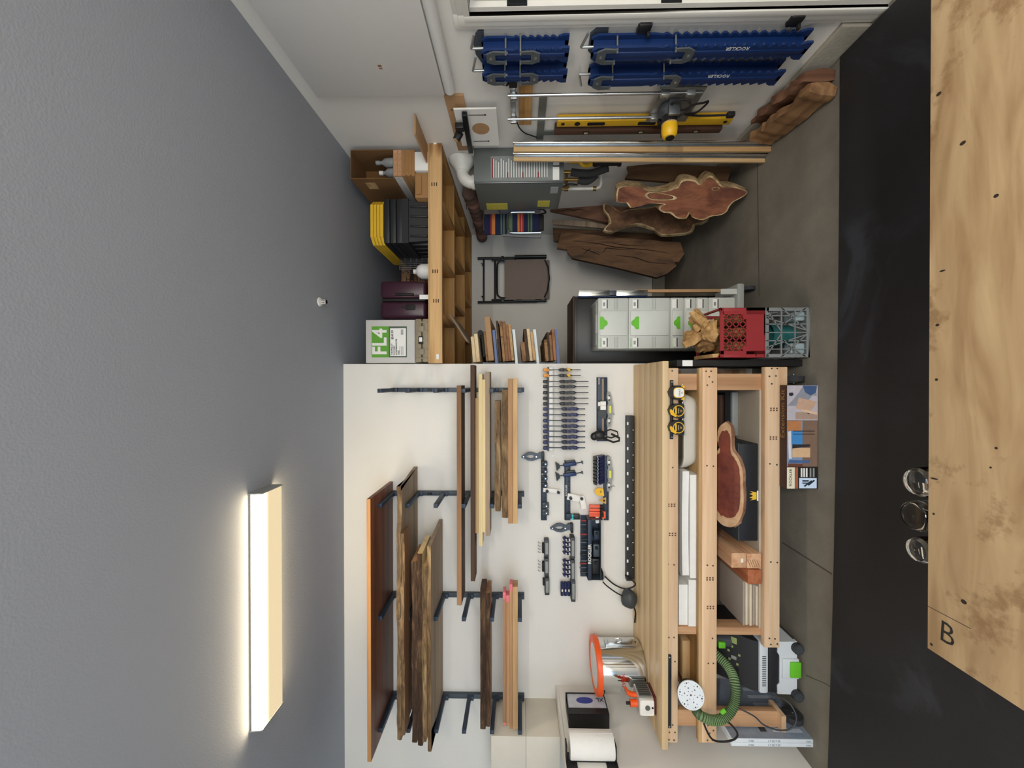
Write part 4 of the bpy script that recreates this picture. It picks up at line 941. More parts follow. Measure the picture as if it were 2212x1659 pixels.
    # stickers keep the sheets apart
build_low_shelf()
def build_end_bits():
    t = thing('slim_bin', 'slim black upright bin with white label between bench and crates', 'bin', (.119, 2.72, 0))
    part('body', B().box(.098, .140, 2.50, 2.94, .001, .80, .003), m_ink, t)
    a = atY(1469, 800, 2.5); part('label', B().box(.100, .138, 2.4985, 2.4999, .70, .765), m_paper, t)
build_end_bits()
def build_extension_box():
    Y = 2.37; x0, x1, z0, z1 = rectY(1699, 1750, 832, 1056, Y); z0 = 0; D = .062
    z1 = atY(1699, 940, Y).z
    t = thing('kit_box', 'long printed carton lying on the floor in front of the bench', 'box', ((x0 + x1) / 2, Y + D / 2, 0))
    part('carton', B().box(x0, x1, Y, Y + D, 0, z1, .002), mk('carton_brown', '#3a2015', .6), t)
    def pan(ua, ub, va, vb, mat, nm='print', o=.0008): return part(nm, B().box(x0 + (x1 - x0) * ua, x0 + (x1 - x0) * ub, Y - o, Y + .001, z1 * va, z1 * vb), mat, t)
    c = lambda n, h: mk(n, h, .55, var=.08, vs=30)
    # right picture: bench scene
    pan(.66, .998, .02, .985, c('print_lilac', '#b9b3bb'))
    def poly(pts, mat, o=.0012, nm='print'): return part(nm, B().prism([(x0 + (x1 - x0) * u, z1 * v) for u, v in pts], Y - o, Y + .001, 'y'), mat, t)
    poly([(.80, .99), (.86, .8), (.93, .62), (.985, .5), (.985, .1), (.9, .06), (.9, .2), (.86, .3), (.84, .45), (.80, .55)][::1], c('print_grey_shirt', '#8d8f9a'))
    poly([(.93, .42), (.995, .5), (.995, .05), (.93, .08), (.9, .25)], c('print_denim', '#3d557d'), .0015)
    poly([(.90, .93), (.925, .93), (.93, .82), (.91, .78), (.895, .84)], c('print_hair', '#2a2430'), .0016)
    poly([(.78, .72), (.88, .62), (.84, .05), (.72, .3)], c('print_board', '#c3a088'), .0018)
    poly([(.67, .72), (.74, .72), (.74, .04), (.67, .04)], c('print_bench', '#a98f80'), .0018)
    poly([(.745, .55), (.77, .55), (.74, .04), (.715, .04)], c('print_leg', '#d8b89e'), .002)
    # middle picture: desk in a room
    pan(.215, .655, .02, .985, c('print_floor_brown', '#7d6453'))
    pan(.215, .655, .5, .985, c('print_wall_blue', '#7f93ae'), 'print', .001)
    pan(.56, .655, .55, .985, c('print_books', '#b87a4d'), 'print', .0012)
    poly([(.43, .85), (.56, .85), (.56, .5), (.43, .5)], c('print_blue', '#3f86c4'), .0014)
    poly([(.29, .93), (.55, .96), (.56, .86), (.29, .84)], c('print_desk', '#d9d5da'), .0016)
    poly([(.305, .82), (.395, .82), (.395, .26), (.305, .26)], c('print_chair', '#d8b28a'), .0018)
    poly([(.39, .82), (.43, .82), (.43, .26), (.41, .26)], c('print_dark', '#2a2528'), .0018)
    for u in (.525, .555): poly([(u, .8), (u + .006, .8), (u + .006, .12), (u, .12)], m_ink, .002)
    poly([(.25, .95), (.28, .9), (.275, .25), (.25, .3)], c('print_jeans', '#46608f'), .002)
    poly([(.215, .96), (.245, .96), (.245, .5), (.215, .5)], c('print_cabinet', '#6b3d2b'), .002)
    # left panels
    pan(0.0, .21, .02, .985, m_ink)
    pan(.002, .208, .74, .985, c('print_cream', '#e9dfc6'), 'print', .0012)
    letter('ROCKLER', .022, m_ink, t, V((x0 + (x1 - x0) * .11, Y - .0014, z1 * .87)), sx=1.1)
    pan(.002, .208, .64, .73, c('print_rust', '#a65c3c'), 'print', .0012)
    pan(.006, .105, .05, .6, c('print_sky', '#cfe0f6'), 'print', .0012)
    poly([(.02, .42), (.03, .46), (.085, .22), (.075, .18)], m_navy, .0016); poly([(.03, .3), (.04, .34), (.09, .14), (.08, .1)], m_navy, .0016)
    pan(.07, .085, .3, .5, m_navy, 'print', .0016); pan(.05, .062, .3, .5, m_navy, 'print', .0016)
    for v in (.5, .42, .34): pan(.115, .2, v, v + .05, m_white, 'print', .0014)
    for v in (.22, .12): pan(.115, .2, v, v + .05, m_grey, 'print', .0014)
    # top lettering
    letter('Extension Kit', .050, mk('gold_print', '#8c6a3c', .5), t, V((x0 + (x1 - x0) * .72, Y + .033, z1 + .0012)), face=M.Identity(4), sx=1.1)
build_extension_box()
def build_vac():
    Y = 2.50; zf = lambda x: atY(x, 1445, Y).z; xf = lambda y: atY(1660, y, Y).x
    x0, x1 = xf(1499), xf(1386); D = .42; h = .01
    t = thing('dust_extractor', 'pale blue-white and black dust extractor parked under left end of bench', 'vacuum', ((x0 + x1) / 2, Y + D / 2, 0))
    vw = mk('vac_white', '#d3d9de', .45, var=.02); vb = mk('vac_black', '#1f2024', .5)
    z = {k: zf(k) for k in (1722, 1690, 1680, 1669, 1661, 1641, 1592, 1555)}
    part('chassis', B().box(x0 - .005, x1 + .005, Y + .02, Y + D + .05, .045, z[1722], .012), m_dgrey, t)
    lo = part('container', B().prism([(x0 - .002, z[1722] + .001), (x1 + .002, z[1722] + .001), (x1, z[1690]), (x1, z[1680]), (x1 - .07, z[1680] + .002), (x1 - .09, z[1680] - .012), (x0 + .07, z[1680] - .012), (x0 + .055, z[1680] + .002), (x0, z[1680])], Y, Y + D, 'y'), vw, t)
    xc = (x0 + x1) / 2
    part('latch_plate', B().box(xc - .065, xc + .065, Y - .012, Y + .01, z[1722] - .006, z[1690] + .005, .006), vw, t)
    part('latch', B().box(xc - .05, xc + .05, Y - .022, Y - .008, z[1722] - .012, zf(1703), .005), m_green, t)
    part('seal_band', B().box(x0 + .004, x1 - .004, Y + .006, Y + D - .006, z[1680] - .014, z[1661] + .001, .004), vb, t)
    bd = part('motor_housing', B().box(x0, x1, Y, Y + D, z[1661] + .0015, z[1641], .012), vw, t)
    v = B()
    for i in range(17):
        xx = x0 + .05 + i * (x1 - x0 - .15) / 16; v.box(xx, xx + .005, Y - .001, Y + .002, z[1661] + .018, z[1641] - .016)
    part('vent', v, m_dgrey, bd)
    # sloping control panel
    zt = z[1592] + .05; ys = Y + .16
    part('control_housing', B().prism([(Y + .012, z[1641] + .0005), (Y + D, z[1641] + .0005), (Y + D, zt), (ys, zt), (Y + .02, z[1641] + .035)], x0 + .006, x1 - .006, 'x'), vb, t)
    n = V((0, -(zt - z[1641] - .035), ys - Y - .02)).normalized(); q0 = V((xc, Y + .02, z[1641] + .035)); up = V((0, ys - Y - .02, zt - z[1641] - .035)); 
    def pp(u, vv, w_, hh, mat, nm): 
        c = q0 + up * vv + V((u, 0, 0)) + n * .001
        part(nm, B().bar(c - V((w_ / 2, 0, 0)), c + V((w_ / 2, 0, 0)), hh, .003, n), mat, t)
    lcd = mk('lcd_green', '#9aa86a', .3)
    pp(.115, .5, .04, .035, lcd, 'display')
    for u, v_ in ((.07, .55), (.035, .65), (.03, .35), (-.035, .4), (-.02, .62)): pp(u, v_, .014, .013, lcd, 'button')
    pp(.0, .5, .022, .03, m_grey, 'dial')
    pp(-.1, .5, .075, .06, m_ink, 'socket')
    # hose inlet on top
    hx = xf(1405); part('hose_inlet', B().cyl((hx, Y + .10, zt - .05), (hx, Y + .10, zt + .07), .042, n=18), m_dgrey, t)
    hx2 = xf(1404); part('inlet_latch', B().box(hx2 - .024, hx2 + .016, Y + .04, Y + .062, zt - .0, zt + .045, .006), m_green, t)
    for x, yy in ((x0 + .0, Y - .01), (x1 - .035, Y - .01), (x0 - .0, Y + D), (x1, Y + D)):
        c = part('caster', B().cyl((x, yy - .014, .035), (x, yy + .014, .035), .034, n=24), m_rubber, t)
        part('caster_cap', B().cyl((x, yy - .017, .035), (x, yy + .017, .035), .026, n=20), m_dgrey, c)
    return V((hx, Y + .10, zt + .072))
VAC_IN = build_vac()
def hose(pts, r, mats, label, n=12, pitch=.011):
    P = smooth_path(pts, 24)
    # resample evenly
    L = [0]
    for i in range(1, len(P)): L.append(L[-1] + (P[i] - P[i - 1]).length)
    N = int(L[-1] / (pitch / 2)); out = []; j = 0
    for i in range(N + 1):
        s = L[-1] * i / N
        while j < len(L) - 2 and L[j + 1] < s: j += 1
        out.append(P[j].lerp(P[j + 1], (s - L[j]) / max(L[j + 1] - L[j], 1e-6)))
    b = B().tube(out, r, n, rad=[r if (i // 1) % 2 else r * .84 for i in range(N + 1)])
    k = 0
    for f in b.bm.faces: f.smooth = False; f.material_index = (k // n) % 2 if k // n < N else 0; k += 1  # alternate rib flanks take the lighter green, ridge shading put into colour
    return out, b
def build_sander():
    hz = mk('hose_green', '#3e5236', .6); hzl = mk('hose_green_lit', '#6f8a5c', .6)
    sp = atY(1492, 1501, 2.33)
    t = thing('sander', 'random orbit sander showing its white perforated pad, resting by the bench front rail', 'sander', sp)
    out = [(.076 * math.cos(a), .076 * math.sin(a)) for a in [i * PI / 18 for i in range(36)]]
    holes = []
    for k in range(6):
        for r, s in ((.022, .0028), (.037, .0042), (.052, .003), (.063, .0048)):
            a = k * PI / 3 + .3 + (.28 if s < .0035 else 0); holes.append([(r * math.cos(a) + s * math.cos(q), r * math.sin(a) + s * math.sin(q)) for q in [i * PI / 4 for i in range(8)]])
    for k in range(6):
        a = k * PI / 3 + .3; 
        for da in (-.2, .2): holes.append([(.066 * math.cos(a + da) + .0024 * math.cos(q), .066 * math.sin(a + da) + .0024 * math.sin(q)) for q in [i * PI / 3 for i in range(6)]])
    holes.append([(.0055 * math.cos(q), .0055 * math.sin(q)) for q in [i * PI / 5 for i in range(10)]])
    rot = M.Rotation(R(18), 4, 'Z') @ M.Rotation(R(-6), 4, 'X')
    part('pad', B().plate_hole(out, holes, -.006, .004, 'y').xf(rot), mk('pad_white', '#dfe5ea', .6), t, local=True)
    part('pad_backing', B().cyl((0, .004, 0), (0, .02, 0), .074, n=32).xf(rot), m_ink, t, local=True)
    part('body', B().lathe([(.055, .02), (.058, .05), (.045, .07), (.042, .10), (.03, .115)], (0, 0, 0), 24, 'y').xf(rot), m_dgrey, t, local=True)
    # hose from the extractor to the sander
    pts = [VAC_IN, VAC_IN + V((-.005, -.03, .05)), atY(1572, 1440, 2.44), atY(1588, 1478, 2.36), atY(1586, 1520, 2.33), atY(1566, 1549, 2.32), atY(1540, 1556, 2.32), atY(1514, 1546, 2.33), atY(1500, 1528, 2.38), sp + V((-.03, .06, -.02))]
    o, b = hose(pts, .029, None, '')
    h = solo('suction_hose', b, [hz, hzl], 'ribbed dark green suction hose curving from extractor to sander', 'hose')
    # ridge shading lies in the two greens of the hose
    p = atY(1561, 1537, 2.30)
    part('hose_clip', B().cbox(atY(1562, 1537, 2.295), (.022, .012, .034), (0, R(-35), 0), .003), m_green, h)
    pts = [atY(1485, 1379, 2.75), atY(1487, 1395, 2.74), atY(1493, 1418, 2.7), atY(1486, 1438, 2.72), atY(1482, 1446, 2.8)]
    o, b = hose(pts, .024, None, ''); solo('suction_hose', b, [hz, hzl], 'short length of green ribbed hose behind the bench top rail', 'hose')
    # cords
    c1 = [atY(1517, 1552, 2.32), atY(1526, 1577, 2.31), atY(1540, 1598, 2.31), atY(1564, 1602, 2.31), atY(1586, 1597, 2.31), atY(1593, 1585, 2.31), atY(1580, 1566, 2.32), atY(1562, 1552, 2.33)]
    solo('sander_lead', B().tube(smooth_path(c1, 6), .0055, 8), m_ink, 'black cord looping down beside the green hose', 'cord')
    c2 = [atY(1580, 1522, 2.47), atY(1600, 1532, 2.40), atY(1630, 1548, 2.385), atY(1650, 1566, 2.38), atY(1680, 1577, 2.375), atY(1706, 1575, 2.375), atY(1719, 1560, 2.38), atY(1718, 1540, 2.39), atY(1704, 1518, 2.42), atY(1685, 1507, 2.46), atY(1668, 1504, 2.49)]
    solo('extractor_lead', B().tube(smooth_path(c2, 6), .0045, 8), m_dgrey, 'thin grey cord trailing in a wide curve beside the extractor', 'cord')
    # scrap board on the left upper shelf
    x0, x1, z0, z1 = rectY(1500, 1516, 1380, 1461, 2.62)
    board('scrap_board', 'thick tan scrap board on the left upper shelf beside the sander', 'board', x0, x1, 2.60, 2.72, ZMS, ZMS + z1 - z0, m_tan)
build_sander()
def build_filters():
    f = mk('filter_white', '#dfe7ee', .6, var=.02); fs = mk('filter_side', '#8f9db0', .6, var=.12, vs=25); ink = mk('filter_print', '#5b6a80', .6)
    for i, (yy, lab) in enumerate(((1600.5, 'flat white air filter carton standing by low wall, printed pleats on its side'), (1609, 'flat white air filter carton standing closest to the low wall'))):
        Y = 2.40; p = atY(1658, yy, Y); h = .50; D = .49
        t = thing('filter_box', lab, 'box', (p.x, Y + D / 2, 0), group='air filter cartons')
        part('carton', B().box(p.x - .011, p.x + .011, Y, Y + D, 0.001, h, .001), f, t)
        up = M.Translation((p.x, Y - .0008, 0)) @ FACE_CAM @ M.Rotation(R(90), 4, 'Z')
        for s, z, sz in (('HDX', .03, .014), ('20 x 20 x 1', .24, .017), ('FPR 5', .38, .014)):
            me = text_mesh(s, sz, ink, ext=.0003); me.transform(M.Translation((p.x, Y - .0008, z)) @ FACE_CAM @ M.Rotation(R(90), 4, 'Z')); me.transform(WM[t.name].inverted()); o = link('lettering', me, t); WM[o.name] = WM[t.name]
        if i == 0:
            part('side_print', B().box(p.x + .0105, p.x + .0118, Y + .004, Y + D - .004, .004, h - .004), fs, t)
            v = B()
            for k in range(6): v.box(p.x + .0115, p.x + .0128, Y + .05 + k * .065, Y + .075 + k * .065, .03, .21)
            part('pleat_print', v, mk('pleat_blue', '#c2cbd8', .6), t)
            part('picture', B().box(p.x + .0115, p.x + .0128, Y + .05, Y + .09, .25, .29), m_dgrey, t)
build_filters()
# ------------------------------------------------------------------ on the bench
def build_bench_items():
    c = V((atY(1340, 1436, 2.845).x, 2.845, ZT)); r = .172; h = .315
    t = thing('vacuum_chamber', 'polished steel pot with an orange rimmed lid on left end of bench', 'pot', c)
    mir = mk('mirror_steel', '#d4d6d6', .07, 1, var=.01)
    part('pot', B().lathe([(.001, .001), (r - .012, .001), (r, .015), (r, h), (r - .004, h), (r - .004, .02)], (0, 0, 0), 64), mir, t, local=True)
    part('lid_ring', B().lathe([(r - .03, h + .004), (r - .03, h + .032), (r + .012, h + .032), (r + .015, h + .026), (r + .015, h - .004), (r + .001, h - .006)], (0, 0, 0), 64), m_orange, t, local=True)
    part('lid', B().lathe([(.001, h + .030), (r - .029, h + .030), (r - .029, h + .012), (.001, h + .012)], (0, 0, 0), 48), mk('acrylic_lid', '#c9ccc8', .15), t, local=True)
    # wall clamps on its right side
    g = B().box(r - .004, r + .012, -.05, .02, .05, .27, .004).box(r + .01, r + .022, -.045, .0, .175, .25, .004)
    part('latch', g, m_steel, t, local=True)
    part('latch_bail', B().tube([(r + .018, -.04, .19), (r + .026, -.04, .16), (r + .028, -.02, .145), (r + .026, .0, .16), (r + .018, 0, .19)], .003, 6), m_steel, t, local=True)
    # VEVOR wrapped round the pot
    me = text_mesh('VEVOR', .036, mk('print_red', '#c8242a', .5), ext=.0003, spacing=1.05)
    for v in me.vertices:
        a = v.co.x / r - PI / 2 - .0; q = v.co.copy(); v.co = V(((r + .0006 + q.z) * math.cos(a), (r + .0006 + q.z) * math.sin(a), .17 + q.y))
    o = link('lettering', me, t); WM[o.name] = WM[t.name]
    # pump
    p = V((atY(1360, 1510, 2.58).x, 2.58, ZT)); al = mk('cast_aluminium', '#c3c5c0', .4, .6)
    t = thing('vacuum_pump', 'small finned grey pump with orange fittings beside the steel pot', 'pump', p)
    part('motor', B().box(-.055, .055, -.06, .07, .012, .115, .012), al, t, local=True)
    v = B()
    for i in range(7): v.box(.054, .062, -.045 + i * .018, -.036 + i * .018, .025, .105)
    part('cooling_fin', v, m_dsteel, t, local=True)
    part('front_plate', B().box(-.05, .05, -.068, -.0605, .018, .11, .01), m_white, t, local=True)
    part('sight_glass', B().cyl((0, -.067, .06), (0, -.073, .06), .016, n=16), m_dsteel, t, local=True)
    part('drain_plug', B().cyl((0, -.067, .028), (0, -.072, .028), .006, n=10), m_ink, t, local=True)
    part('base_plate', B().box(-.055, .06, -.06, .07, 0, .0115, .003), mk('pump_base_red', '#5f1c1e', .5), t, local=True)
    part('oil_cap', B().cyl((-.01, -.02, .115), (-.01, -.02, .16), .022, n=18), m_orange, t, local=True)
    part('cap_stem', B().cyl((-.01, -.02, .16), (-.01, -.02, .185), .009, n=12), m_ink, t, local=True)
    part('inlet', B().tube([(.03, .0, .115), (.035, .0, .15), (.05, .0, .18), (.07, .0, .19)], .016, 10), m_orange, t, local=True)
    part('gauge_valve', B().cyl((.05, -.01, .19), (.08, -.02, .21), .014, n=12), m_steel, t, local=True)
build_bench_items()
def build_low_wall_items():
    # paper towel holder, glove box holder on the low wall face
    def Q(x, y, o=.0): return atX(x, y, XL + o)
    a = Q(1230, 1632, .09); b_ = Q(1331, 1632, .09); zc0, zc1 = b_.z, a.z; yc = Q(1280, 1607, .09).y
    t = thing('towel_holder', 'black paper towel holder screwed to the low wall', 'holder', (XL, yc, zc0))
    part('back_plate', B().box(XL + .001, XL + .006, yc - .03, yc + .03, zc0 - .01, zc1 + .01), m_black, t)
    for z in (zc0 - .016, zc1 + .006):
        part('arm', B().box(XL + .001, XL + .008, yc - .09, yc + .02, z - .06 if z > zc0 else z - .002, z + .01 if z > zc0 else z + .07, .003).box(XL + .005, XL + .10, yc - .03, yc + .03, z, z + .009, .003), m_black, t)
    r = solo('paper_towel', B().lathe([(.02, 0), (.072, 0), (.0745, .004), (.0745, zc1 - zc0 - .016), (.072, zc1 - zc0 - .012), (.02, zc1 - zc0 - .012)], (0, 0, 0), 40).cyl((0, 0, .0), (0, 0, .01), .02), mk('towel_paper', '#f1f0ec', .9, bump=.25, bs=70, var=.02), 'white paper towel roll with a loose sheet in the black holder', 'paper towel', loc=V((XL + .085, yc, zc0 + .002)))
    L = zc1 - zc0 - .014; sh = B(); rows = [(-.0, .0755), (.04, .071), (.075, .05), (.095, .02), (.10, -.03)]
    vs = [[sh.bm.verts.new((x_, y_, z_)) for z_ in (.002, L)] for y_, x_ in [(v, u) for u, v in [(.0755, .0), (.066, .045), (.045, .078), (.015, .098), (-.03, .105)]]] if 0 else None
    prof = [(.0755, .0), (.066, .04), (.04, .07), (.005, .09), (-.04, .10)]
    sh.prism([(u, v) for u, v in prof] + [(u - .001, v - .0015) for u, v in prof[::-1]], .003, L - .002, 'z')
    part('loose_sheet', sh, m_paper, r, local=True)
    # glove box holder
    a = Q(1225, 1550, .0); b_ = Q(1310, 1550, .0); z0, z1 = b_.z, a.z; y1 = Q(1268, 1525).y; y0 = Q(1268, 1574).y
    t = thing('glove_dispenser', 'black wall dispenser frame holding a box of blue gloves', 'dispenser', (XL, (y0 + y1) / 2, z0))
    part('frame', B().box(XL, XL + .003, y0, y1, z0, z1).box(XL, XL + .10, y0, y0 + .004, z0, z1).box(XL, XL + .10, y1 - .004, y1, z0, z1).box(XL, XL + .1, y0, y1, z0, z0 + .004).box(XL, XL + .06, y0, y1, z1 - .004, z1).box(XL + .098, XL + .102, y0, y0 + .05, z0, z1), m_black, t)
    g = thing('glove_box', 'glove carton with a blue glove picture and XL print in the dispenser', 'box', (XL + .05, (y0 + y1) / 2, z0 + .004))
    part('carton', B().box(XL + .004, XL + .094, y0 + .053, y1 - .006, z0 + .005, z1 - .012, .001), mk('carton_print', '#b9bcc6', .6, var=.1, vs=20), g)
    ov = [(.5 * (y0 + y1) + .03 + .028 * math.cos(a_), (z0 + z1) / 2 + .01 + .06 * math.sin(a_)) for a_ in [i * PI / 10 for i in range(20)]]
    part('glove_picture', B().prism(ov, XL + .0935, XL + .0955, 'x'), mk('glove_blue', '#2f3a8c', .6), g)
    me = text_mesh('XL', .045, m_ink, ext=.0004); me.transform(M.Translation((XL + .096, (y0 + y1) / 2 + .035, z0 + .04)) @ M.Rotation(R(90), 4, 'Z') @ M.Rotation(R(90), 4, 'X') @ M.Rotation(R(90), 4, 'Z')); me.transform(WM[g.name].inverted()); o = link('lettering', me, g); WM[o.name] = WM[g.name]
    # cartons on top of the low wall
    Y = 2.705; ps = atY(1130, 1591, Y); z = 1.5305; cw = mk('cream_carton', '#d3cdbf', .8, var=.02)
    zm = atY(1136, 1620, Y).z; zt = atY(1061, 1620, Y).z; z1_ = zm
    for (za, zb, lab) in ((z, zm - .001, 'plain cream carton on the low wall, under another'), (zm, zt, 'plain cream carton stacked on top of another on the low wall')):
        b = B().box(ps.x - .5, ps.x, Y, Y + .34, za, zb, .003); solo('storage_carton', b, cw, lab, 'box', 'cream cartons on the low wall')
build_low_wall_items()
# ------------------------------------------------------------------ foreground: mat, plywood table, tumblers, lamp, sprinkler
def build_foreground():
    zt = .016
    far = [atZ(x, y, zt) for x, y in ((1814, 127), (1813, 400), (1809, 800), (1799, 1300), (1788, 1659))]
    e = far[-1] + (far[-1] - far[-2]) * 2.2
    out = [(XR - .035, far[0].y)] + [(p.x, p.y) for p in far[1:]] + [(e.x, e.y), (e.x, -.6), (XR - .035, -.6)]
    b = B().prism(out, .001, zt, 'z')
    mm = blotch('rubber_mat_top', '#1a1a1c', '#292b31', 1.6, .6, .1, 70, lo=.35, hi=.75, c3='#1f2023')
    nt = mm.node_tree; N = nt.nodes; L = nt.links; p_ = nt.nodes['Principled BSDF']; old = p_.inputs['Base Color'].links[0].from_socket
    tc = N.new('ShaderNodeTexCoord'); nz = N.new('ShaderNodeTexNoise'); nz.inputs['Scale'].default_value = 1.25; nz.inputs['Detail'].default_value = 9; nz.inputs['Roughness'].default_value = .6; nz.inputs['Distortion'].default_value = 1.0; L.new(tc.outputs['Object'], nz.inputs['Vector'])
    cr = N.new('ShaderNodeValToRGB'); e_ = cr.color_ramp.elements; e_[0].position = .54; e_[0].color = (0, 0, 0, 1); e_[1].position = .62; e_[1].color = (.55, .55, .55, 1); L.new(nz.outputs['Fac'], cr.inputs[0])
    mx = N.new('ShaderNodeMix'); mx.data_type = 'RGBA'; L.new(cr.outputs[0], mx.inputs['Factor']); L.new(old, mx.inputs[6]); mx.inputs[7].default_value = rgb('#3c4048'); L.new(mx.outputs[2], p_.inputs['Base Color'])
    solo('rubber_mat', b, mm, 'large black rubber floor mat covering the floor before the plywood table', 'mat')
    # plywood table
    zp = .9; c = atZ(2003, 1400, zp); x0, y1 = c.x, c.y; x1 = x0 + 1.9; y0 = y1 - 1.2
    t = thing('plywood_table', 'raw plywood work table in front, marked with a black letter', 'table', ((x0 + x1) / 2, (y0 + y1) / 2, zt))
    ply = plywood_mat()
    tp = part('table_top', B().box(x0, x1, y0, y1, zp - .019, zp, .0015), ply, t)
    # pencil lines, nail holes, dark knots and scuffs in the surface
    d = B()
    for x, y, r, s in ((2080, 309, .004, 1.4), (2152, 423, .0035, 1.2), (2028, 203, .004, 1.3), (2082, 1300, .0045, 1.2), (2012, 1392, .003, 1), (2017, 1110, .0025, 1), (2152, 968, .0025, 1), (2023, 820, .003, 1), (2025, 702, .003, 1.3), (2140, 1010, .002, 1), (2036, 585, .002, 3), (2018, 1034, .002, 4)):
        p = atZ(x, y, zp); d.prism([(p.x + r * math.cos(a), p.y + r * s * math.sin(a)) for a in [i * PI / 6 for i in range(12)]], zp - .001, zp + .0004, 'z')
    part('nail_hole', d, mk('hole_dark', '#2a1c10', .9), tp)
    l1, l2 = atZ(2002, 1308, zp), atZ(2097, 1358, zp)
    part('pencil_line', B().bar((l1.x, l1.y - .002, zp), (l2.x, l2.y, zp), .0012, .0006), m_ink, tp)
    bl = atZ(2046, 1371, zp)
    me = text_mesh('B', .066, m_ink, ext=.0004, bold=-.0006, sx=.85)
    me.transform(M.Translation((bl.x, bl.y, zp + .0006)) @ M.Rotation(R(-93), 4, 'Z')); me.transform(WM[t.name].inverted()); o = link('lettering', me, tp); WM[o.name] = WM[t.name]
    for x in (x0 + .03, x1 - .11):
        for y in (y0 + .03, y1 - .12): part('leg', B().box(x, x + .0889, y, y + .0889, zt + .0005, zp - .0195, .002), m_firz, t)
    part('apron', B().box(x0 + .03, x1 - .03, y1 - .03, y1 - .002, zp - .11, zp - .0195, .002), m_fir, t)
    part('apron', B().box(x0 + .03, x1 - .03, y0 + .002, y0 + .03, zp - .11, zp - .0195, .002), m_fir, t)
    part('ledge', B().box(x0 + .3, x1 - .03, y1 - .002, y1 + .078, zp - .100, zp - .085, .002), m_fir, t)
    # three upside-down clear tumblers on the ledge
    gl = mk('clear_glass', '#f4f6f4', .03, trans=1.0, var=0)
    g0 = None
    zb = zp - .085
    for y, hh, r, lab in ((1191, .073, .031, 'clear round-shouldered tumbler behind the table edge, nearest the marked corner'), (1117, .079, .036, 'tall ribbed clear tumbler behind the table edge, middle of three'), (1043, .076, .036, 'shadowed clear tumbler behind the table edge, farthest from the marked corner')):
        p = atY(1985, y, y1 + .034)
        prof = [(r, 0), (r, hh * .5), (r * .94, hh * .85), (r * .78, hh * .97), (r * .5, hh), (.001, hh), (.001, hh - .006), (r * .5, hh - .006), (r * .85, hh * .82), (r - .004, hh * .5), (r - .004, 0)]
        if 'ribbed' in lab: prof = [(r, 0), (r, hh * .55), (r * 1.02, hh * .6), (r, hh * .65), (r * .98, hh * .78), (r, hh * .82), (r * .9, hh * .96), (r * .8, hh), (.001, hh), (.001, hh - .006), (r * .8, hh - .006), (r - .005, hh * .8), (r - .004, 0)]
        solo('glass_tumbler', B().lathe(prof, (0, 0, 0), 32), gl, lab, 'glass', 'clear tumblers behind the table edge', loc=V((p.x, y1 + .0405, zb + .0003)))
def plywood_mat():
    m, nt, p = _nt('raw_plywood'); N = nt.nodes; L = nt.links
    tc = N.new('ShaderNodeTexCoord'); mp = N.new('ShaderNodeMapping'); mp.inputs['Scale'].default_value = (.9, 5, 1); L.new(tc.outputs['Object'], mp.inputs['Vector'])
    n1 = N.new('ShaderNodeTexNoise'); n1.inputs['Scale'].default_value = 3.2; n1.inputs['Detail'].default_value = 7; n1.inputs['Distortion'].default_value = 1.2; L.new(mp.outputs[0], n1.inputs['Vector'])
    r1 = N.new('ShaderNodeValToRGB'); e = r1.color_ramp.elements; e[0].position = .3; e[0].color = rgb('#a68660'); e[1].position = .72; e[1].color = rgb('#cfb288'); L.new(n1.outputs['Fac'], r1.inputs[0])
    n2 = N.new('ShaderNodeTexNoise'); n2.inputs['Scale'].default_value = 5.5; n2.inputs['Detail'].default_value = 7; n2.inputs['Roughness'].default_value = .68; L.new(tc.outputs['Object'], n2.inputs['Vector'])
    r2 = N.new('ShaderNodeValToRGB'); e = r2.color_ramp.elements; e[0].position = .56; e[0].color = (0, 0, 0, 1); e[1].position = .63; e[1].color = (1, 1, 1, 1); L.new(n2.outputs['Fac'], r2.inputs[0])
    mx = N.new('ShaderNodeMix'); mx.data_type = 'RGBA'; ml = N.new('ShaderNodeMath'); ml.operation = 'MULTIPLY'; ml.inputs[1].default_value = .55
    L.new(r2.outputs[0], ml.inputs[0]); L.new(ml.outputs[0], mx.inputs['Factor']); L.new(r1.outputs[0], mx.inputs[6]); mx.inputs[7].default_value = rgb('#7a552f')
    L.new(mx.outputs[2], p.inputs['Base Color']); p.inputs['Roughness'].default_value = .6; p.inputs['Specular IOR Level'].default_value = .3
    return m
build_foreground()
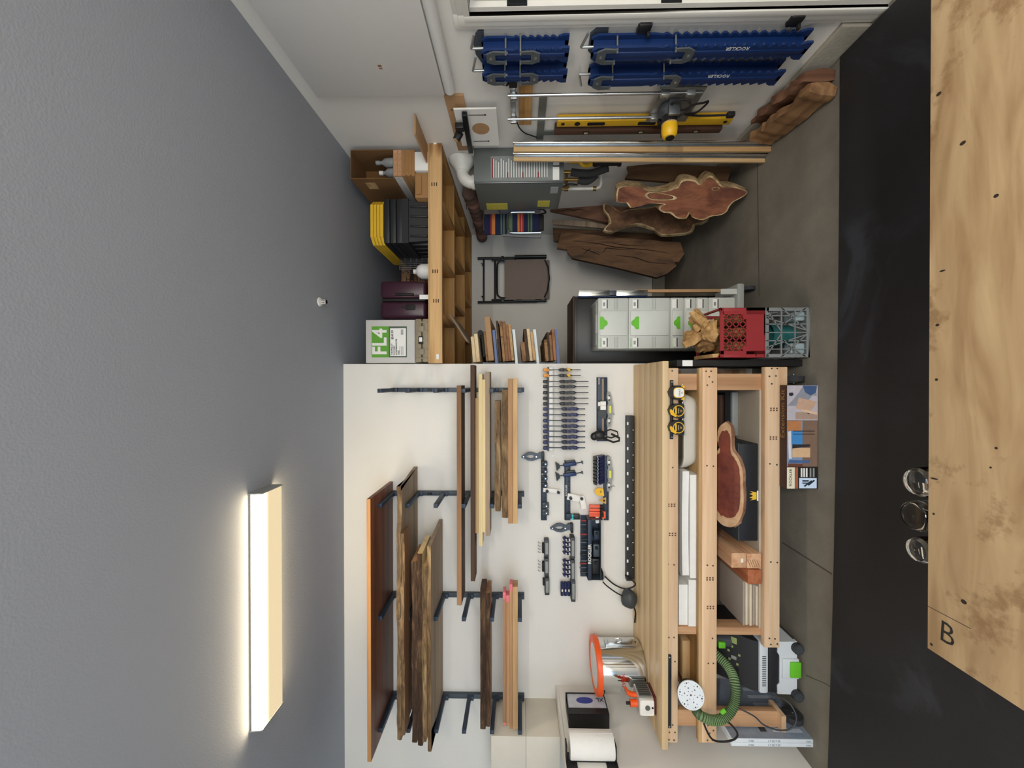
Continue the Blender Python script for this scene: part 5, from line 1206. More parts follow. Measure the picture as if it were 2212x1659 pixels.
def build_lamp():
    x0, x1, ya, yb = -1.808, -.582, 1.957, 2.138; d = .064
    t = thing('ceiling_light', 'lit wraparound fluorescent fixture on the ceiling', 'light', ((x0 + x1) / 2, (ya + yb) / 2, H - d))
    part('housing', B().box(x0, x1, ya + .004, yb - .004, H - .02, H - .001, .002), m_grey, t)
    for a, b_ in ((x0 - .006, x0), (x1, x1 + .006)):
        part('end_cap', B().prism([(ya - .004, H - .002), (yb + .004, H - .002), (yb + .002, H - d - .002), (ya + .006, H - d - .002)], a, b_, 'x'), m_grey, t)
    m, nt, p = _nt('lit_diffuser'); N = nt.nodes; L = nt.links
    tc = N.new('ShaderNodeTexCoord'); ck = N.new('ShaderNodeTexChecker'); ck.inputs['Scale'].default_value = 260; L.new(tc.outputs['Object'], ck.inputs['Vector'])
    mr = N.new('ShaderNodeMapRange'); mr.inputs[3].default_value = LAMP_EMIT * .82; mr.inputs[4].default_value = LAMP_EMIT * 1.15; L.new(ck.outputs['Fac'], mr.inputs[0])
    p.inputs['Base Color'].default_value = rgb('#8a7c5c'); p.inputs['Emission Color'].default_value = (1.0, .80, .50, 1)
    # the tube inside shows as a brighter band along the near side
    sx = N.new('ShaderNodeSeparateXYZ'); L.new(tc.outputs['Object'], sx.inputs[0])
    g1 = N.new('ShaderNodeMapRange'); g1.interpolation_type = 'SMOOTHSTEP'; g1.inputs[1].default_value = .095; g1.inputs[2].default_value = .0; L.new(sx.outputs['Y'], g1.inputs[0]); g1.inputs[3].default_value = 0; g1.inputs[4].default_value = 1
    ab = N.new('ShaderNodeMath'); ab.operation = 'ADD'; ab.inputs[1].default_value = .078; L.new(sx.outputs['Y'], ab.inputs[0])
    a2 = N.new('ShaderNodeMath'); a2.operation = 'ABSOLUTE'; L.new(ab.outputs[0], a2.inputs[0]); L.new(a2.outputs[0], g1.inputs[0]); g1.inputs[1].default_value = .055; g1.inputs[2].default_value = .012
    k = N.new('ShaderNodeMath'); k.operation = 'MULTIPLY_ADD'; k.inputs[1].default_value = 1.6; k.inputs[2].default_value = .60; L.new(g1.outputs[0], k.inputs[0])
    ge = N.new('ShaderNodeNewGeometry'); sz = N.new('ShaderNodeSeparateXYZ'); L.new(ge.outputs['Normal'], sz.inputs[0])
    az = N.new('ShaderNodeMath'); az.operation = 'ABSOLUTE'; L.new(sz.outputs['Z'], az.inputs[0])
    sd = N.new('ShaderNodeMath'); sd.operation = 'LESS_THAN'; sd.inputs[1].default_value = .85; L.new(az.outputs[0], sd.inputs[0])
    s2 = N.new('ShaderNodeMath'); s2.operation = 'MULTIPLY_ADD'; s2.inputs[1].default_value = 12.0; L.new(sd.outputs[0], s2.inputs[0]); L.new(k.outputs[0], s2.inputs[2])
    ml = N.new('ShaderNodeMath'); ml.operation = 'MULTIPLY'; L.new(mr.outputs[0], ml.inputs[0]); L.new(s2.outputs[0], ml.inputs[1]); L.new(ml.outputs[0], p.inputs['Emission Strength'])
    part('diffuser', B().prism([(ya, H - .012), (yb, H - .012), (yb, H - d + .004), (yb - .012, H - d), (ya + .014, H - d), (ya + .002, H - d + .010)], x0 + .0005, x1 - .0005, 'x'), m, t)
    area('ceiling_light_glow', ((x0 + x1) / 2, (ya + yb) / 2, H - d - .012), (0, 0, 0), x1 - x0 - .04, yb - ya - .03, 8.0, (1.0, .9, .74))
    # sprinkler head
    p0 = atZ(690, 652, H)
    t = thing('sprinkler_head', 'small white sprinkler head with escutcheon on the ceiling', 'sprinkler', (p0.x, p0.y, H - .05))
    part('escutcheon', B().lathe([(.001, H - .001), (.032, H - .001), (.03, H - .008), (.014, H - .014), (.001, H - .014)], (p0.x, p0.y, 0), 24), m_white, t)
    part('frame', B().tube([(p0.x - .012, p0.y, H - .012), (p0.x - .013, p0.y, H - .035), (p0.x, p0.y, H - .048), (p0.x + .013, p0.y, H - .035), (p0.x + .012, p0.y, H - .012)], .003, 6).cyl((p0.x, p0.y, H - .012), (p0.x, p0.y, H - .046), .004, n=8), m_white, t)
    part('deflector', B().cyl((p0.x, p0.y, H - .048), (p0.x, p0.y, H - .051), .014, n=14), m_steel, t)
build_lamp()
# ------------------------------------------------------------------ storage loft in the alcove
def atP(x, y, Y0, s=0.0, k=0.0):
    """where the sight line meets the leaning plane Y = Y0 + s z + k X"""
    d = ray(x, y); t = (Y0 + s * CAM_H) / (d.y - s * d.z - k * d.x); return CAM_P + d * t
def build_loft():
    Yf = 2.985; _, _, z0, z1 = rectY(928, 954.5, 500, 600, Yf); x0, x1 = XE + .003, XR - .002
    t = thing('storage_loft', 'overhead pine frame loft spanning the alcove', 'loft', ((x0 + x1) / 2, (Yf + YB) / 2, z0))
    ys = [Yf, 3.56, 4.24, YB - .04]
    for i, y in enumerate(ys): part('joist', B().box(x0, x1, y, y + .038, z0, z1, .002), m_old if i else m_pine, t)
    for row, xs in ((0, (.52, .98, 1.42)), (1, (.74, 1.2, 1.62)), (2, (.5, .95, 1.4))):
        for x in xs: part('blocking', B().box(x - .019, x + .019, ys[row] + .0385, ys[row + 1] - .0005, z0, z1, .002), m_oldy, t)
    part('ledger', B().box(x1 - .038, x1, Yf + .0385, ys[1] - .0005, z0, z1).box(x1 - .038, x1, ys[1] + .0385, ys[2] - .0005, z0, z1).box(x1 - .038, x1, ys[2] + .0385, ys[3] - .0005, z0, z1), m_oldy, t)
    part('deck', B().box(x0, x1, Yf + .002, YB - .003, z1 + .0005, z1 + .012), m_tan, t)
    part('price_tag', B().box(x0 + .03, x0 + .07, Yf - .001, Yf, z0 + .025, z0 + .045), m_paper, t)
    p = atY(940, 306, Yf); part('price_tag', B().box(p.x - .02, p.x + .02, Yf - .001, Yf, p.z - .01, p.z + .012), m_paper, t)
    ink = mk('grade_ink', '#4a2f18', .8)
    for (x, y) in ((938, 398), (940, 586), (942, 650)):
        p = atY(x, y, Yf); b = B()
        for i in range(3): b.box(p.x - .014, p.x + .014, Yf - .0006, Yf + .001, p.z - .022 + i * .018, p.z - .014 + i * .018)
        part('grade_stamp', b, ink, t)
    return z1 + .0125
ZD = build_loft()
def build_loft_items():
    Y = 3.0
    # tan hard case with the labelled carton on it
    x0, x1, _, zt = rectY(896, 925, 688, 783, Y); x0 = XE + .012
    t = thing('hard_case', 'tan hard equipment case under the white labelled carton on the loft', 'case', ((x0 + x1) / 2, Y + .2, ZD))
    tn = mk('tan_plastic', '#8f836c', .55)
    zm = ZD + (zt - ZD) * .5
    b = B().box(x0, x1, Y, Y + .42, ZD + .0005, zm - .002, .012).box(x0, x1, Y, Y + .42, zm + .002, zt, .012)
    for i in range(5): xx = x0 + .03 + i * (x1 - x0 - .06) / 4; b.box(xx - .006, xx + .006, Y - .004, Y + .01, ZD + .008, zt - .008, .002)
    part('shell', b, tn, t)
    for xx in (x0 + .08, x1 - .08): part('latch', B().box(xx - .022, xx + .022, Y - .012, Y, zm - .02, zm + .025, .004), tn, t)
    part('padlock_tag', B().box((x0 + x1) / 2 - .03, (x0 + x1) / 2 + .03, Y - .008, Y, zm - .012, zm + .025, .003), m_ink, t)
    part('tag_face', B().box((x0 + x1) / 2 - .012, (x0 + x1) / 2 + .022, Y - .009, Y - .007, zm - .006, zm + .018), m_white, t)
    # labelled carton
    x0, x1, z0, z1 = rectY(790, 894, 691, 783, Y); x0 = XE + .006; z0 = zt + .001
    t = thing('tree_carton', 'white tree carton with green FL4 label on the loft', 'box', ((x0 + x1) / 2, Y + .2, z0))
    part('carton', B().box(x0, x1, Y, Y + .5, z0, z1, .004), mk('carton_grey_white', '#c9c7c2', .75, var=.03), t)
    def L(xa, xb, ya, yb, m, o, nm):
        a = rectY(xa, xb, ya, yb, Y); part(nm, B().box(a[0], a[1], Y - o, Y, a[2], a[3]), m, t); return a
    gr = mk('label_green', '#5da12c', .5); gd = mk('label_dark_green', '#4b5a4a', .5)
    L(803, 879, 705, 772, gd, .001, 'label_border'); a = L(803, 840, 705, 772, gr, .0015, 'label'); w_ = L(843, 877, 709, 769, m_paper, .0018, 'label_panel')
    letter('FL4', .155, m_white, t, V(((a[0] + a[1]) / 2, Y - .002, (a[2] + a[3]) / 2)), bold=.004, sx=.92)
    for i, s in enumerate(('7.5ft PRE-LIT', 'FLOCKED', 'NORDMANN FIR', 'TREE')):
        me = text_mesh(s, .017, m_ink, align='LEFT', bold=.0004); me.transform(M.Translation((w_[0] + .006, Y - .0022, w_[3] - .014 - i * .0175)) @ FACE_CAM); me.transform(WM[t.name].inverted()); o = link('lettering', me, t); WM[o.name] = WM[t.name]
    letter('$249.99', .022, m_ink, t, V((w_[1] - .052, Y - .0022, w_[3] - .018)), bold=.0006)
    b = B()
    for i in range(3): b.box(w_[0] + .006, w_[0] + .075, Y - .0022, Y - .001, w_[2] + .022 + i * .012, w_[2] + .026 + i * .012)
    part('small_print', b, m_grey, t)
    b = B(); 
    for i in range(7): b.box(w_[1] - .05 + i * .006, w_[1] - .047 + i * .006, Y - .0022, Y - .001, w_[2] + .02, w_[2] + .04)
    part('bar_print', b, m_ink, t)
    # suitcase seen edge on
    x0, x1, _, zt = rectY(820, 925, 606, 688, 3.06); Yc = 3.06
    ms = mk('maroon_shell', '#3a1a2a', .3, var=.03); t = thing('suitcase', 'glossy maroon hard suitcase standing on the loft', 'suitcase', ((x0 + x1) / 2, Yc + .25, ZD)); D = .5; xm = (x0 + x1) / 2
    part('shell', B().box(xm + .012, x1, Yc, Yc + D, ZD + .035, zt, .03, seg=3), ms, t); part('shell', B().box(x0, xm - .012, Yc, Yc + D, ZD + .035, zt, .03, seg=3), ms, t)
    part('zip_band', B().box(xm - .0118, xm + .0118, Yc + .012, Yc + D - .012, ZD + .045, zt - .012, .006), m_ink, t)
    part('side_handle', B().box(xm + .03, xm + .05, Yc - .012, Yc + .01, ZD + .13, ZD + .28, .008), m_ink, t)
    part('lock', B().box(xm - .085, xm - .04, Yc - .006, Yc + .01, ZD + .12, ZD + .20, .006).box(xm - .07, xm - .055, Yc - .008, Yc + .01, ZD + .205, ZD + .235, .003), m_ink, t)
    part('luggage_tag', B().box(xm + .0, xm + .035, Yc - .008, Yc - .004, ZD + .01, ZD + .085), m_paper, t)
    for xx in (x0 + .05, x1 - .05):
        for yy in (Yc + .06, Yc + D - .06): part('wheel', B().cyl((xx - .012, yy, ZD + .021), (xx + .012, yy, ZD + .021), .02, n=12), m_ink, t)
    # nested totes with stacked lids
    Yc = 3.04; x0, x1, _, zt = rectY(800, 925, 429, 525, Yc); D = .62; lid = .026
    zl0 = zt - 4 * lid; tb = mk('tote_black', '#1b1c1f', .5); ty = mk('tote_yellow', '#e3b62a', .45)
    def tote(z0, h, lab, lat=True):
        t = thing('storage_tote', lab, 'tote', ((x0 + x1) / 2, Yc + D / 2, z0), group='black totes nested on the loft')
        n = .03; b = B(); P = []
        for zz, ins in ((z0, .028), (z0 + h - .05, .012), (z0 + h - .05, .0), (z0 + h, .0), (z0 + h, .01), (z0 + .01, .036)):
            P.append([b.bm.verts.new(q) for q in ((x0 + ins, Yc + ins, zz), (x1 - ins, Yc + ins, zz), (x1 - ins, Yc + D - ins, zz), (x0 + ins, Yc + D - ins, zz))])
        for i in range(5):
            for k in range(4): b.bm.faces.new((P[i][k], P[i][(k + 1) % 4], P[i + 1][(k + 1) % 4], P[i + 1][k]))
        b.bm.faces.new(P[0][::-1]); b.bm.faces.new(P[5]); part('tub', b, tb, t)
        r = B()
        if lat:
            for i in range(4):
                xx = x0 + .06 + i * (x1 - x0 - .12) / 3; part('rib', B().box(xx - .008, xx + .008, Yc + .006, Yc + .03, z0 + .02, z0 + h - .06, .003), tb, t)
            for i in range(6):
                yy = Yc + .08 + i * (D - .16) / 5; part('rib', B().box(x0 + .006, x0 + .03, yy - .01, yy + .01, z0 + .02, z0 + h - .06, .003), tb, t)
    step = .05; hb = zl0 - ZD - 3 * step
    for i, nm in enumerate(('lowest black tote of the nest under the yellow lids', 'second black tote up in the nest under the yellow lids', 'third black tote up in the nest under the yellow lids', 'topmost black tote of the nest, touching the yellow lids')):
        if i == 0: tote(ZD + .0005, hb, nm)
        else: 
            z = ZD + hb + (i - 1) * step + .0005
            b = B().box(x0, x1, Yc, Yc + D, z, z + step - .004, .006); solo('storage_tote', b, tb, nm, 'tote', 'black totes nested on the loft')
    for i, nm in enumerate(('lowest', 'second', 'third', 'topmost')):
        z = zl0 + i * lid + .0005; b = B().prism([(x0 + .0, Yc + .05), (x0 + .05, Yc - .008), (x1 - .05, Yc - .008), (x1, Yc + .05), (x1, Yc + D - .05), (x1 - .05, Yc + D), (x0 + .05, Yc + D), (x0, Yc + D - .05)], z, z + lid - .004, 'z')
        b.box(x0 + .06, x1 - .06, Yc + .02, Yc + D - .05, z + lid - .0045, z + lid - .001)
        solo('tote_lid', b, ty, 'yellow tote lid, %s of the four stacked above black totes' % nm, 'lid', 'yellow lids stacked on the totes')
    # crate, basket, bottle behind the suitcase
    Yc = 3.68; x0, x1, _, zt = rectY(866, 905, 562, 612, Yc)
    t = thing('produce_crate', 'small wooden crate stencilled FRESH behind the suitcase', 'crate', ((x0 + x1) / 2, Yc + .15, ZD)); D = .3
    b = B()
    for zz in (ZD + .0005, ZD + .5 * (zt - ZD), zt - .09): b.box(x0, x1, Yc, Yc + .012, zz, zz + .085).box(x0, x1, Yc + D - .012, Yc + D, zz, zz + .085).box(x0, x0 + .012, Yc, Yc + D, zz, zz + .085).box(x1 - .012, x1, Yc, Yc + D, zz, zz + .085)
    b.box(x0, x1, Yc, Yc + D, ZD + .0005, ZD + .012)
    for xx in (x0 + .013, x1 - .03):
        for yy in (Yc + .013, Yc + D - .03): b.box(xx, xx + .017, yy, yy + .017, ZD + .0005, zt)
    part('crate_body', b, m_brownw, t)
    me = text_mesh('FRESH', .075, m_ink); me.transform(M.Translation((x0 + .04, Yc - .001, ZD + .28)) @ FACE_CAM @ M.Rotation(R(90), 4, 'Z')); me.transform(WM[t.name].inverted()); o = link('lettering', me, t); WM[o.name] = WM[t.name]
    Yb = 3.42; a, b_, _, zt2 = rectY(863, 905, 558, 582, Yb)
    g = B()
    for i in range(7):
        xx = a + (b_ - a) * i / 6; g.tube([(xx, Yb, ZD + .006), (xx, Yb, zt2)], .003, 5).tube([(xx, Yb + .12, ZD + .006), (xx, Yb + .12, zt2)], .003, 5)
    for i in range(8):
        zz = ZD + .006 + (zt2 - ZD - .006) * i / 7; g.tube([(a, Yb, zz), (b_, Yb, zz), (b_, Yb + .12, zz), (a, Yb + .12, zz)], .003, 5, closed=True)
    solo('wire_basket', g, m_dsteel, 'grey wire basket squeezed between the totes and the crate', 'basket')
    p = atY(918, 587, 3.2)
    solo('plastic_jug', B().lathe([(.001, 0), (.06, 0), (.064, .01), (.064, .10), (.05, .13), (.02, .15), (.02, .17), (.001, .17)], (0, 0, 0), 24), m_white, 'white plastic jug low behind the front joist, right of the suitcase', 'jug', loc=V((p.x, 3.2, ZD)))
    # right end: cartons, sheets and the open box
    Yc = 2.995
    x0, x1, _, _ = rectY(890, 925, 372, 426, Yc); zA = ZD + .105
    t = thing('flat_carton', 'brown folded carton at the bottom of the pile on the loft', 'box', ((x0 + x1) / 2, Yc + .3, ZD))
    part('carton', B().box(x0, x1, Yc + .01, Yc + .62, ZD + .0005, zA, .003), m_card, t); part('flap', B().cbox(((x0 + x1) / 2, Yc + .002, zA - .03), ((x1 - x0) * .75, .004, .045), (R(-12), 0, 0)), m_card, t)
    xw0, xw1, _, _ = rectY(890, 917, 328, 368, Yc)
    board('paper_pack', 'white paper-wrapped pack at the front right corner of the loft', 'pack', xw0, min(xw1, XR - .05), Yc, Yc + .5, ZD + .0005, zA, m_paper)
    X0, X1 = x0 + .03, XR - .045
    X0 = atY(860, 372, Yc).x - .03
    z = zA + .0005
    for i in range(8):
        solo('cardboard_sheet', B().box(X0 + .004 * (i % 3), X1, Yc + .002 * (i % 2), Yc + .64 - .01 * (i % 3), z, z + .0125, .001), m_card, 'corrugated cardboard sheet under the white-edged boards on the loft, %s from the bottom' % ['first', 'second', 'third', 'fourth', 'fifth', 'sixth', 'seventh', 'eighth'][i], 'sheet', 'cardboard sheets piled on the loft'); z += .0128
    for i in range(2):
        b = B().box(X0 + .0, X1, Yc + .012, Yc + .66, z, z + .032, .001); b.box(X0 + .0, X1, Yc, Yc + .0121, z, z + .032, 0, 1)
        solo('foam_board', b, [mk('board_white', '#c8c5c0', .8), mk('rough_tan', '#b98d68', .9, var=.25, vs=40)], 'white-sided board with rough tan front, %s of the two under the open box' % ['lower', 'upper'][i], 'board', 'white-sided boards under the open box'); z += .033
    zt = atY(757, 350, Yc).z; xb0, xb1, _, _ = rectY(757, 835, 322, 386, Yc); xb1 = min(xb1, XR - .04); D = .55; w = .005
    t = thing('open_carton', 'open brown carton with bottles inside on top of the loft pile', 'box', ((xb0 + xb1) / 2, Yc + D / 2, z))
    b = B().box(xb0, xb1, Yc + .01, Yc + D, z, z + w).box(xb0, xb1, Yc, Yc + D, zt - w, zt).box(xb0, xb0 + w, Yc, Yc + D, z + w, zt - w).box(xb1 - w, xb1, Yc, Yc + D, z + w, zt - w).box(xb0 + w, xb1 - w, Yc + .3, Yc + .3 + w, z + w, zt - w)
    part('carton', b, m_cardd, t)
    part('packing_tape', B().box(xb0 - .001, xb0, Yc + .06, Yc + .16, zt - .17, zt - .09), m_tan, t)
    bt = mk('bottle_grey', '#8b8d8c', .4)
    for i, (xx, yy, h, lab) in enumerate(((xb1 - .07, Yc + .06, .12, 'grey spray bottle with dark cap inside the open carton'), (xb0 + .085, Yc + .08, .10, 'pale wide bottle with white cap inside the open carton'))):
        c = thing('spray_bottle', lab, 'bottle', (xx, yy, z + w + .0006))
        part('bottle', B().lathe([(.001, 0), (.034, 0), (.036, .01), (.034, h * .6), (.014, h * .85), (.014, h), (.001, h)], (0, 0, 0), 20), bt, c, local=True)
        part('cap', B().lathe([(.001, h), (.017, h), (.017, h + .03), (.001, h + .03)], (0, 0, 0), 16), m_white if i else m_grey, c, local=True)
    # panel sticking out over the front edge
    b = B().box(1.69, XR - .012, 2.63, 3.28, ZD + .0005, ZD + .0125, .001)
    q = board('fibre_panel', 'brown fibreboard panel jutting out from the right end of the loft', 'panel', 1.70, XR - .014, 2.64, 2.98, ZD + .001, ZD + .013, m_mdf)
build_loft_items()
# ------------------------------------------------------------------ offcut rack on the return wall
def build_offcuts():
    t = thing('offcut_rack', 'short-armed rack of offcuts on the alcove side wall, pale lit and blue arms', 'rack', (XE, 3.4, 1.5))
    part('rail', B().box(XE + .001, XE + .02, 3.19, 3.22, 1.45, 2.12), m_slate, t); part('rail', B().box(XE + .001, XE + .02, 3.79, 3.82, 1.45, 2.12), m_slate, t)
    arms = []
    bl = mk('arm_blue', '#52689a', .45); pl = mk('arm_lit', '#d8e4e6', .4)  # pale tone paints in the light on two of the arms
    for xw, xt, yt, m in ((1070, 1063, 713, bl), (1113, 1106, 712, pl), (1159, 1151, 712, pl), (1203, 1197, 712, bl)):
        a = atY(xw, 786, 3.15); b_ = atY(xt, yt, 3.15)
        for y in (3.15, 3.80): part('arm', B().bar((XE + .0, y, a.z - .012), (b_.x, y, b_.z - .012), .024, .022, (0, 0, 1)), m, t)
        arms.append((a.z + .0, b_.x, (b_.z - a.z) / (b_.x - XE)))
    rows = [(0, [(12, 683, 'mdf', .7, 'tan wide board resting on the top blue arm', .0), (6, 713, 'brown', .8, 'brown board over the wide tan one on the offcut rack', 0), (13, 705, 'tube', .6, '', 0), (8, 717, 'blond', .7, 'pale offcut second from the top of the offcut rack', 0), (7, 723, 'blond', .8, 'topmost pale narrow offcut of the offcut rack', 0)]),
            (1, [(6, 700, 'tan', .8, 'tan offcut directly on the upper pale arm', 0), (6, 699, 'redw', .7, 'reddish offcut second up from the upper pale arm', 0), (7, 692, 'brown', .8, 'brown offcut third up from the upper pale arm', 0), (8, 688, 'rough', .7, 'rough streaked offcut fourth up from the upper pale arm', 0), (5, 690, 'dark', .6, 'dark offcut topmost above the upper pale arm', 0)]),
            (2, [(6, 717, 'tan', .8, 'tan offcut lying on the lower pale arm', 0), (7, 708, 'blond', .7, 'blond offcut second up from the lower pale arm', 0), (7, 708, 'dark', .7, 'dark-ended offcut third up from the lower pale arm', 0), (9, 736, 'brown', .6, 'short brown offcut topmost above the lower pale arm', 0)]),
            (3, [(6, 711, 'redw', .8, 'reddish offcut lying on the bottom blue arm', 0), (6, 722, 'brown', .8, 'brown offcut second up from the bottom blue arm', 0), (5, 716, 'dark', .7, 'thin dark offcut third up from the bottom blue arm', 0), (9, 728, 'rough', .6, 'thick rough offcut topmost above the bottom blue arm', 0)])]
    mats = dict(mdf=m_mdf, brown=wood('offcut_brown', '#6b4a30', '#96714d', 'y', 8, .05), blond=wood('offcut_blond', '#cdb088', '#e6d0a8', 'y', 8, .05), tan=wood('offcut_tan', '#a27c50', '#c9a474', 'y', 8, .05), redw=wood('offcut_red', '#7d5038', '#a87450', 'y', 8, .05), dark=wood('offcut_dark', '#2c1f17', '#4c382a', 'y', 8, .05), rough=wood('offcut_rough', '#5b3d24', '#a98054', 'y', 12, .08))
    for tier, lst in rows:
        z0, xt, sl = arms[tier]; z = 0.0
        ang = -math.atan(sl)
        for i, (px, ya, mt, D, lab, _) in enumerate(lst):
            th = px / 831 * 3.12; x1 = atY(1100, ya, 3.1).x; y0 = 3.09 + .012 * ((i * 7) % 4)
            L = x1 - XE - .031
            base = M.Translation((XE + .031, 0, z0 + .0015 + .006)) @ M.Rotation(ang, 4, 'Y')
            c = base @ V((L / 2, y0, z)); 
            if mt == 'tube':
                b = B().cyl((0, .0, .028), (0, .55, .028), .026, n=16).cyl((0, -.012, .028), (0, .0, .028), .02, n=16)
                s = solo('pole_bag', B().box(-.1, .1, .0, .5, 0, .02, .006).cyl((L / 2 - .04, -.01, .022), (L / 2 - .04, .5, .022), .022, n=14), m_ink, 'black rolled bag squeezed between boards on the offcut rack', 'bag', loc=c, rot=(0, ang, 0)); z += .046; continue
            b = B().box(-L / 2, L / 2, 0, D, 0, th - .001, .002)
            if mt == 'rough':
                b = rough_board(0, D, -L / 2 + .012, L / 2, 0, th * .7, i + tier * 3, .008, n=12, back=.008, bark_front=0); b.xf(M.Rotation(R(90), 4, 'Z') @ M.Identity(4))
                b.xf(M.Translation((0, 0, 0)))
            solo('wood_offcut', b, mats[mt] if mt != 'rough' else [mats[mt], m_bark], lab, 'offcut', 'offcuts on the alcove rack', loc=c, rot=(0, ang, 0)); z += th
        if tier == 0:
            c = M.Translation((XE + .006, 0, z0 + .004)) @ M.Rotation(ang, 4, 'Y') @ V((0, 0, z))
            # panel propped on top of the pile
            a = atY(976, 681, 3.12); b2 = atY(1013, 738, 3.12)
            d = (V((a.x, 0, a.z)) - V((b2.x, 0, b2.z))); Lp = d.length; an = math.atan2(d.z, d.x)
            solo('thin_offcut', B().box(0, Lp, 0, .55, 0, .014, .001), m_greyw, 'grey-brown thin panel tilted up on top of the offcut pile', 'panel', loc=V((b2.x, 3.06, b2.z)), rot=(0, -an, 0))
build_offcuts()
# ------------------------------------------------------------------ folding sling chair on the back wall
def build_sling_chair():
    Y = YB - .06; fr = mk('chair_frame', '#23282a', .4, .3); fab = mk('sling_fabric', '#8c7d73', .9, var=.05, vs=60, bump=.1, bs=200)
    P = lambda x, y: atY(x, y, Y)
    a = P(1033, 605); t = thing('folding_chair', 'folded brown sling chair hanging on the back wall', 'chair', (a.x, YB, P(1187, 605).z))
    def bar(x0, y0, x1, y1, r, o=0): p, q = P(x0, y0), P(x1, y1); return B().cyl((p.x, Y + o, p.z), (q.x, Y + o, q.z), r, n=10)
    part('rear_leg', bar(1032, 558.5, 1180, 556.5, .015), fr, t); part('rear_leg', bar(1032, 653, 1160, 651.5, .015), fr, t)
    part('crossbar', bar(1045, 558, 1045, 652, .011), fr, t); part('crossbar', bar(1069.5, 562, 1069.5, 650, .012, -.02), fr, t)
    part('inner_rail', bar(1062, 563, 1112, 562, .013, -.02), fr, t); part('inner_rail', bar(1062, 649, 1112, 648, .013, -.02), fr, t)
    pts = [P(*q) for q in ((1098, 566.5), (1084, 567), (1077, 570), (1074.5, 577), (1074, 605), (1074.5, 634), (1077, 641), (1084, 645), (1098, 645.5))]
    part('front_hoop', B().tube(smooth_path([V((p.x, Y - .045, p.z)) for p in pts], 4), .011, 8), fr, t)
    part('armrest', B().cyl((P(1112, 557).x, Y - .035, P(1112, 557).z), (P(1180, 556).x, Y - .035, P(1180, 556).z), .021, n=10), fr, t)
    part('armrest', B().cyl((P(1112, 651).x, Y - .035, P(1112, 651).z), (P(1180, 650).x, Y - .035, P(1180, 650).z), .021, n=10), fr, t)
    x0, x1, z0, z1 = rectY(1090, 1176, 562, 648, Y - .04); b = B(); n = 10; rows = []
    for i in range(n + 1):
        z = z1 + (z0 - z1) * i / n; r = []
        for j in range(9):
            u = j / 8; bow = .024 * math.sin(PI * u) * (i / n) ** 3
            r.append(b.bm.verts.new((x0 + (x1 - x0) * u, Y - .055 + .012 * math.sin(PI * u) - .004 * math.sin(i * 1.3), z - bow * 1.6)))
        rows.append(r)
    for i in range(n):
        for j in range(8): f = b.bm.faces.new((rows[i][j], rows[i][j + 1], rows[i + 1][j + 1], rows[i + 1][j])); f.smooth = True
    bmesh.ops.solidify(b.bm, geom=b.bm.faces[:], thickness=.004)
    part('sling', b, fab, t)
    x0, x1, z0, z1 = rectY(1100, 1187, 562, 646, Y - .01); part('rear_sling', B().box(x0, x1, Y - .012, Y - .006, z0, z1, .002), fab, t)
    part('front_bar', B().tube([V((P(1176, 565).x, Y - .07, P(1176, 565).z)), V((P(1182, 580).x, Y - .072, P(1183, 580).z)), V((P(1186, 605).x, Y - .074, P(1186, 605).z)), V((P(1183, 630).x, Y - .072, P(1182, 630).z)), V((P(1175, 645).x, Y - .07, P(1175, 645).z))], .008, 8), fr, t)
    for x, y in ((1086, 560), (1086, 649), (1113, 563), (1112, 647)):
        p = P(x, y); part('bracket', B().box(p.x - .025, p.x + .025, Y - .05, Y + .012, p.z - .014, p.z + .014, .003), fr, t)
    for y in (571, 641):
        p = P(1046, y); solo('wall_hook', B().tube(smooth_path([V((p.x, YB - .001, p.z + .03)), V((p.x, YB - .05, p.z + .028)), V((p.x, Y - .0, p.z + .012)), V((p.x, Y - .03, p.z + .02)), V((p.x, Y - .035, p.z + .04))], 4), .004, 6), m_ink, 'small black hook carrying the sling chair, %s one' % ('right' if y < 600 else 'left'), 'hook', 'hooks of the sling chair')
build_sling_chair()
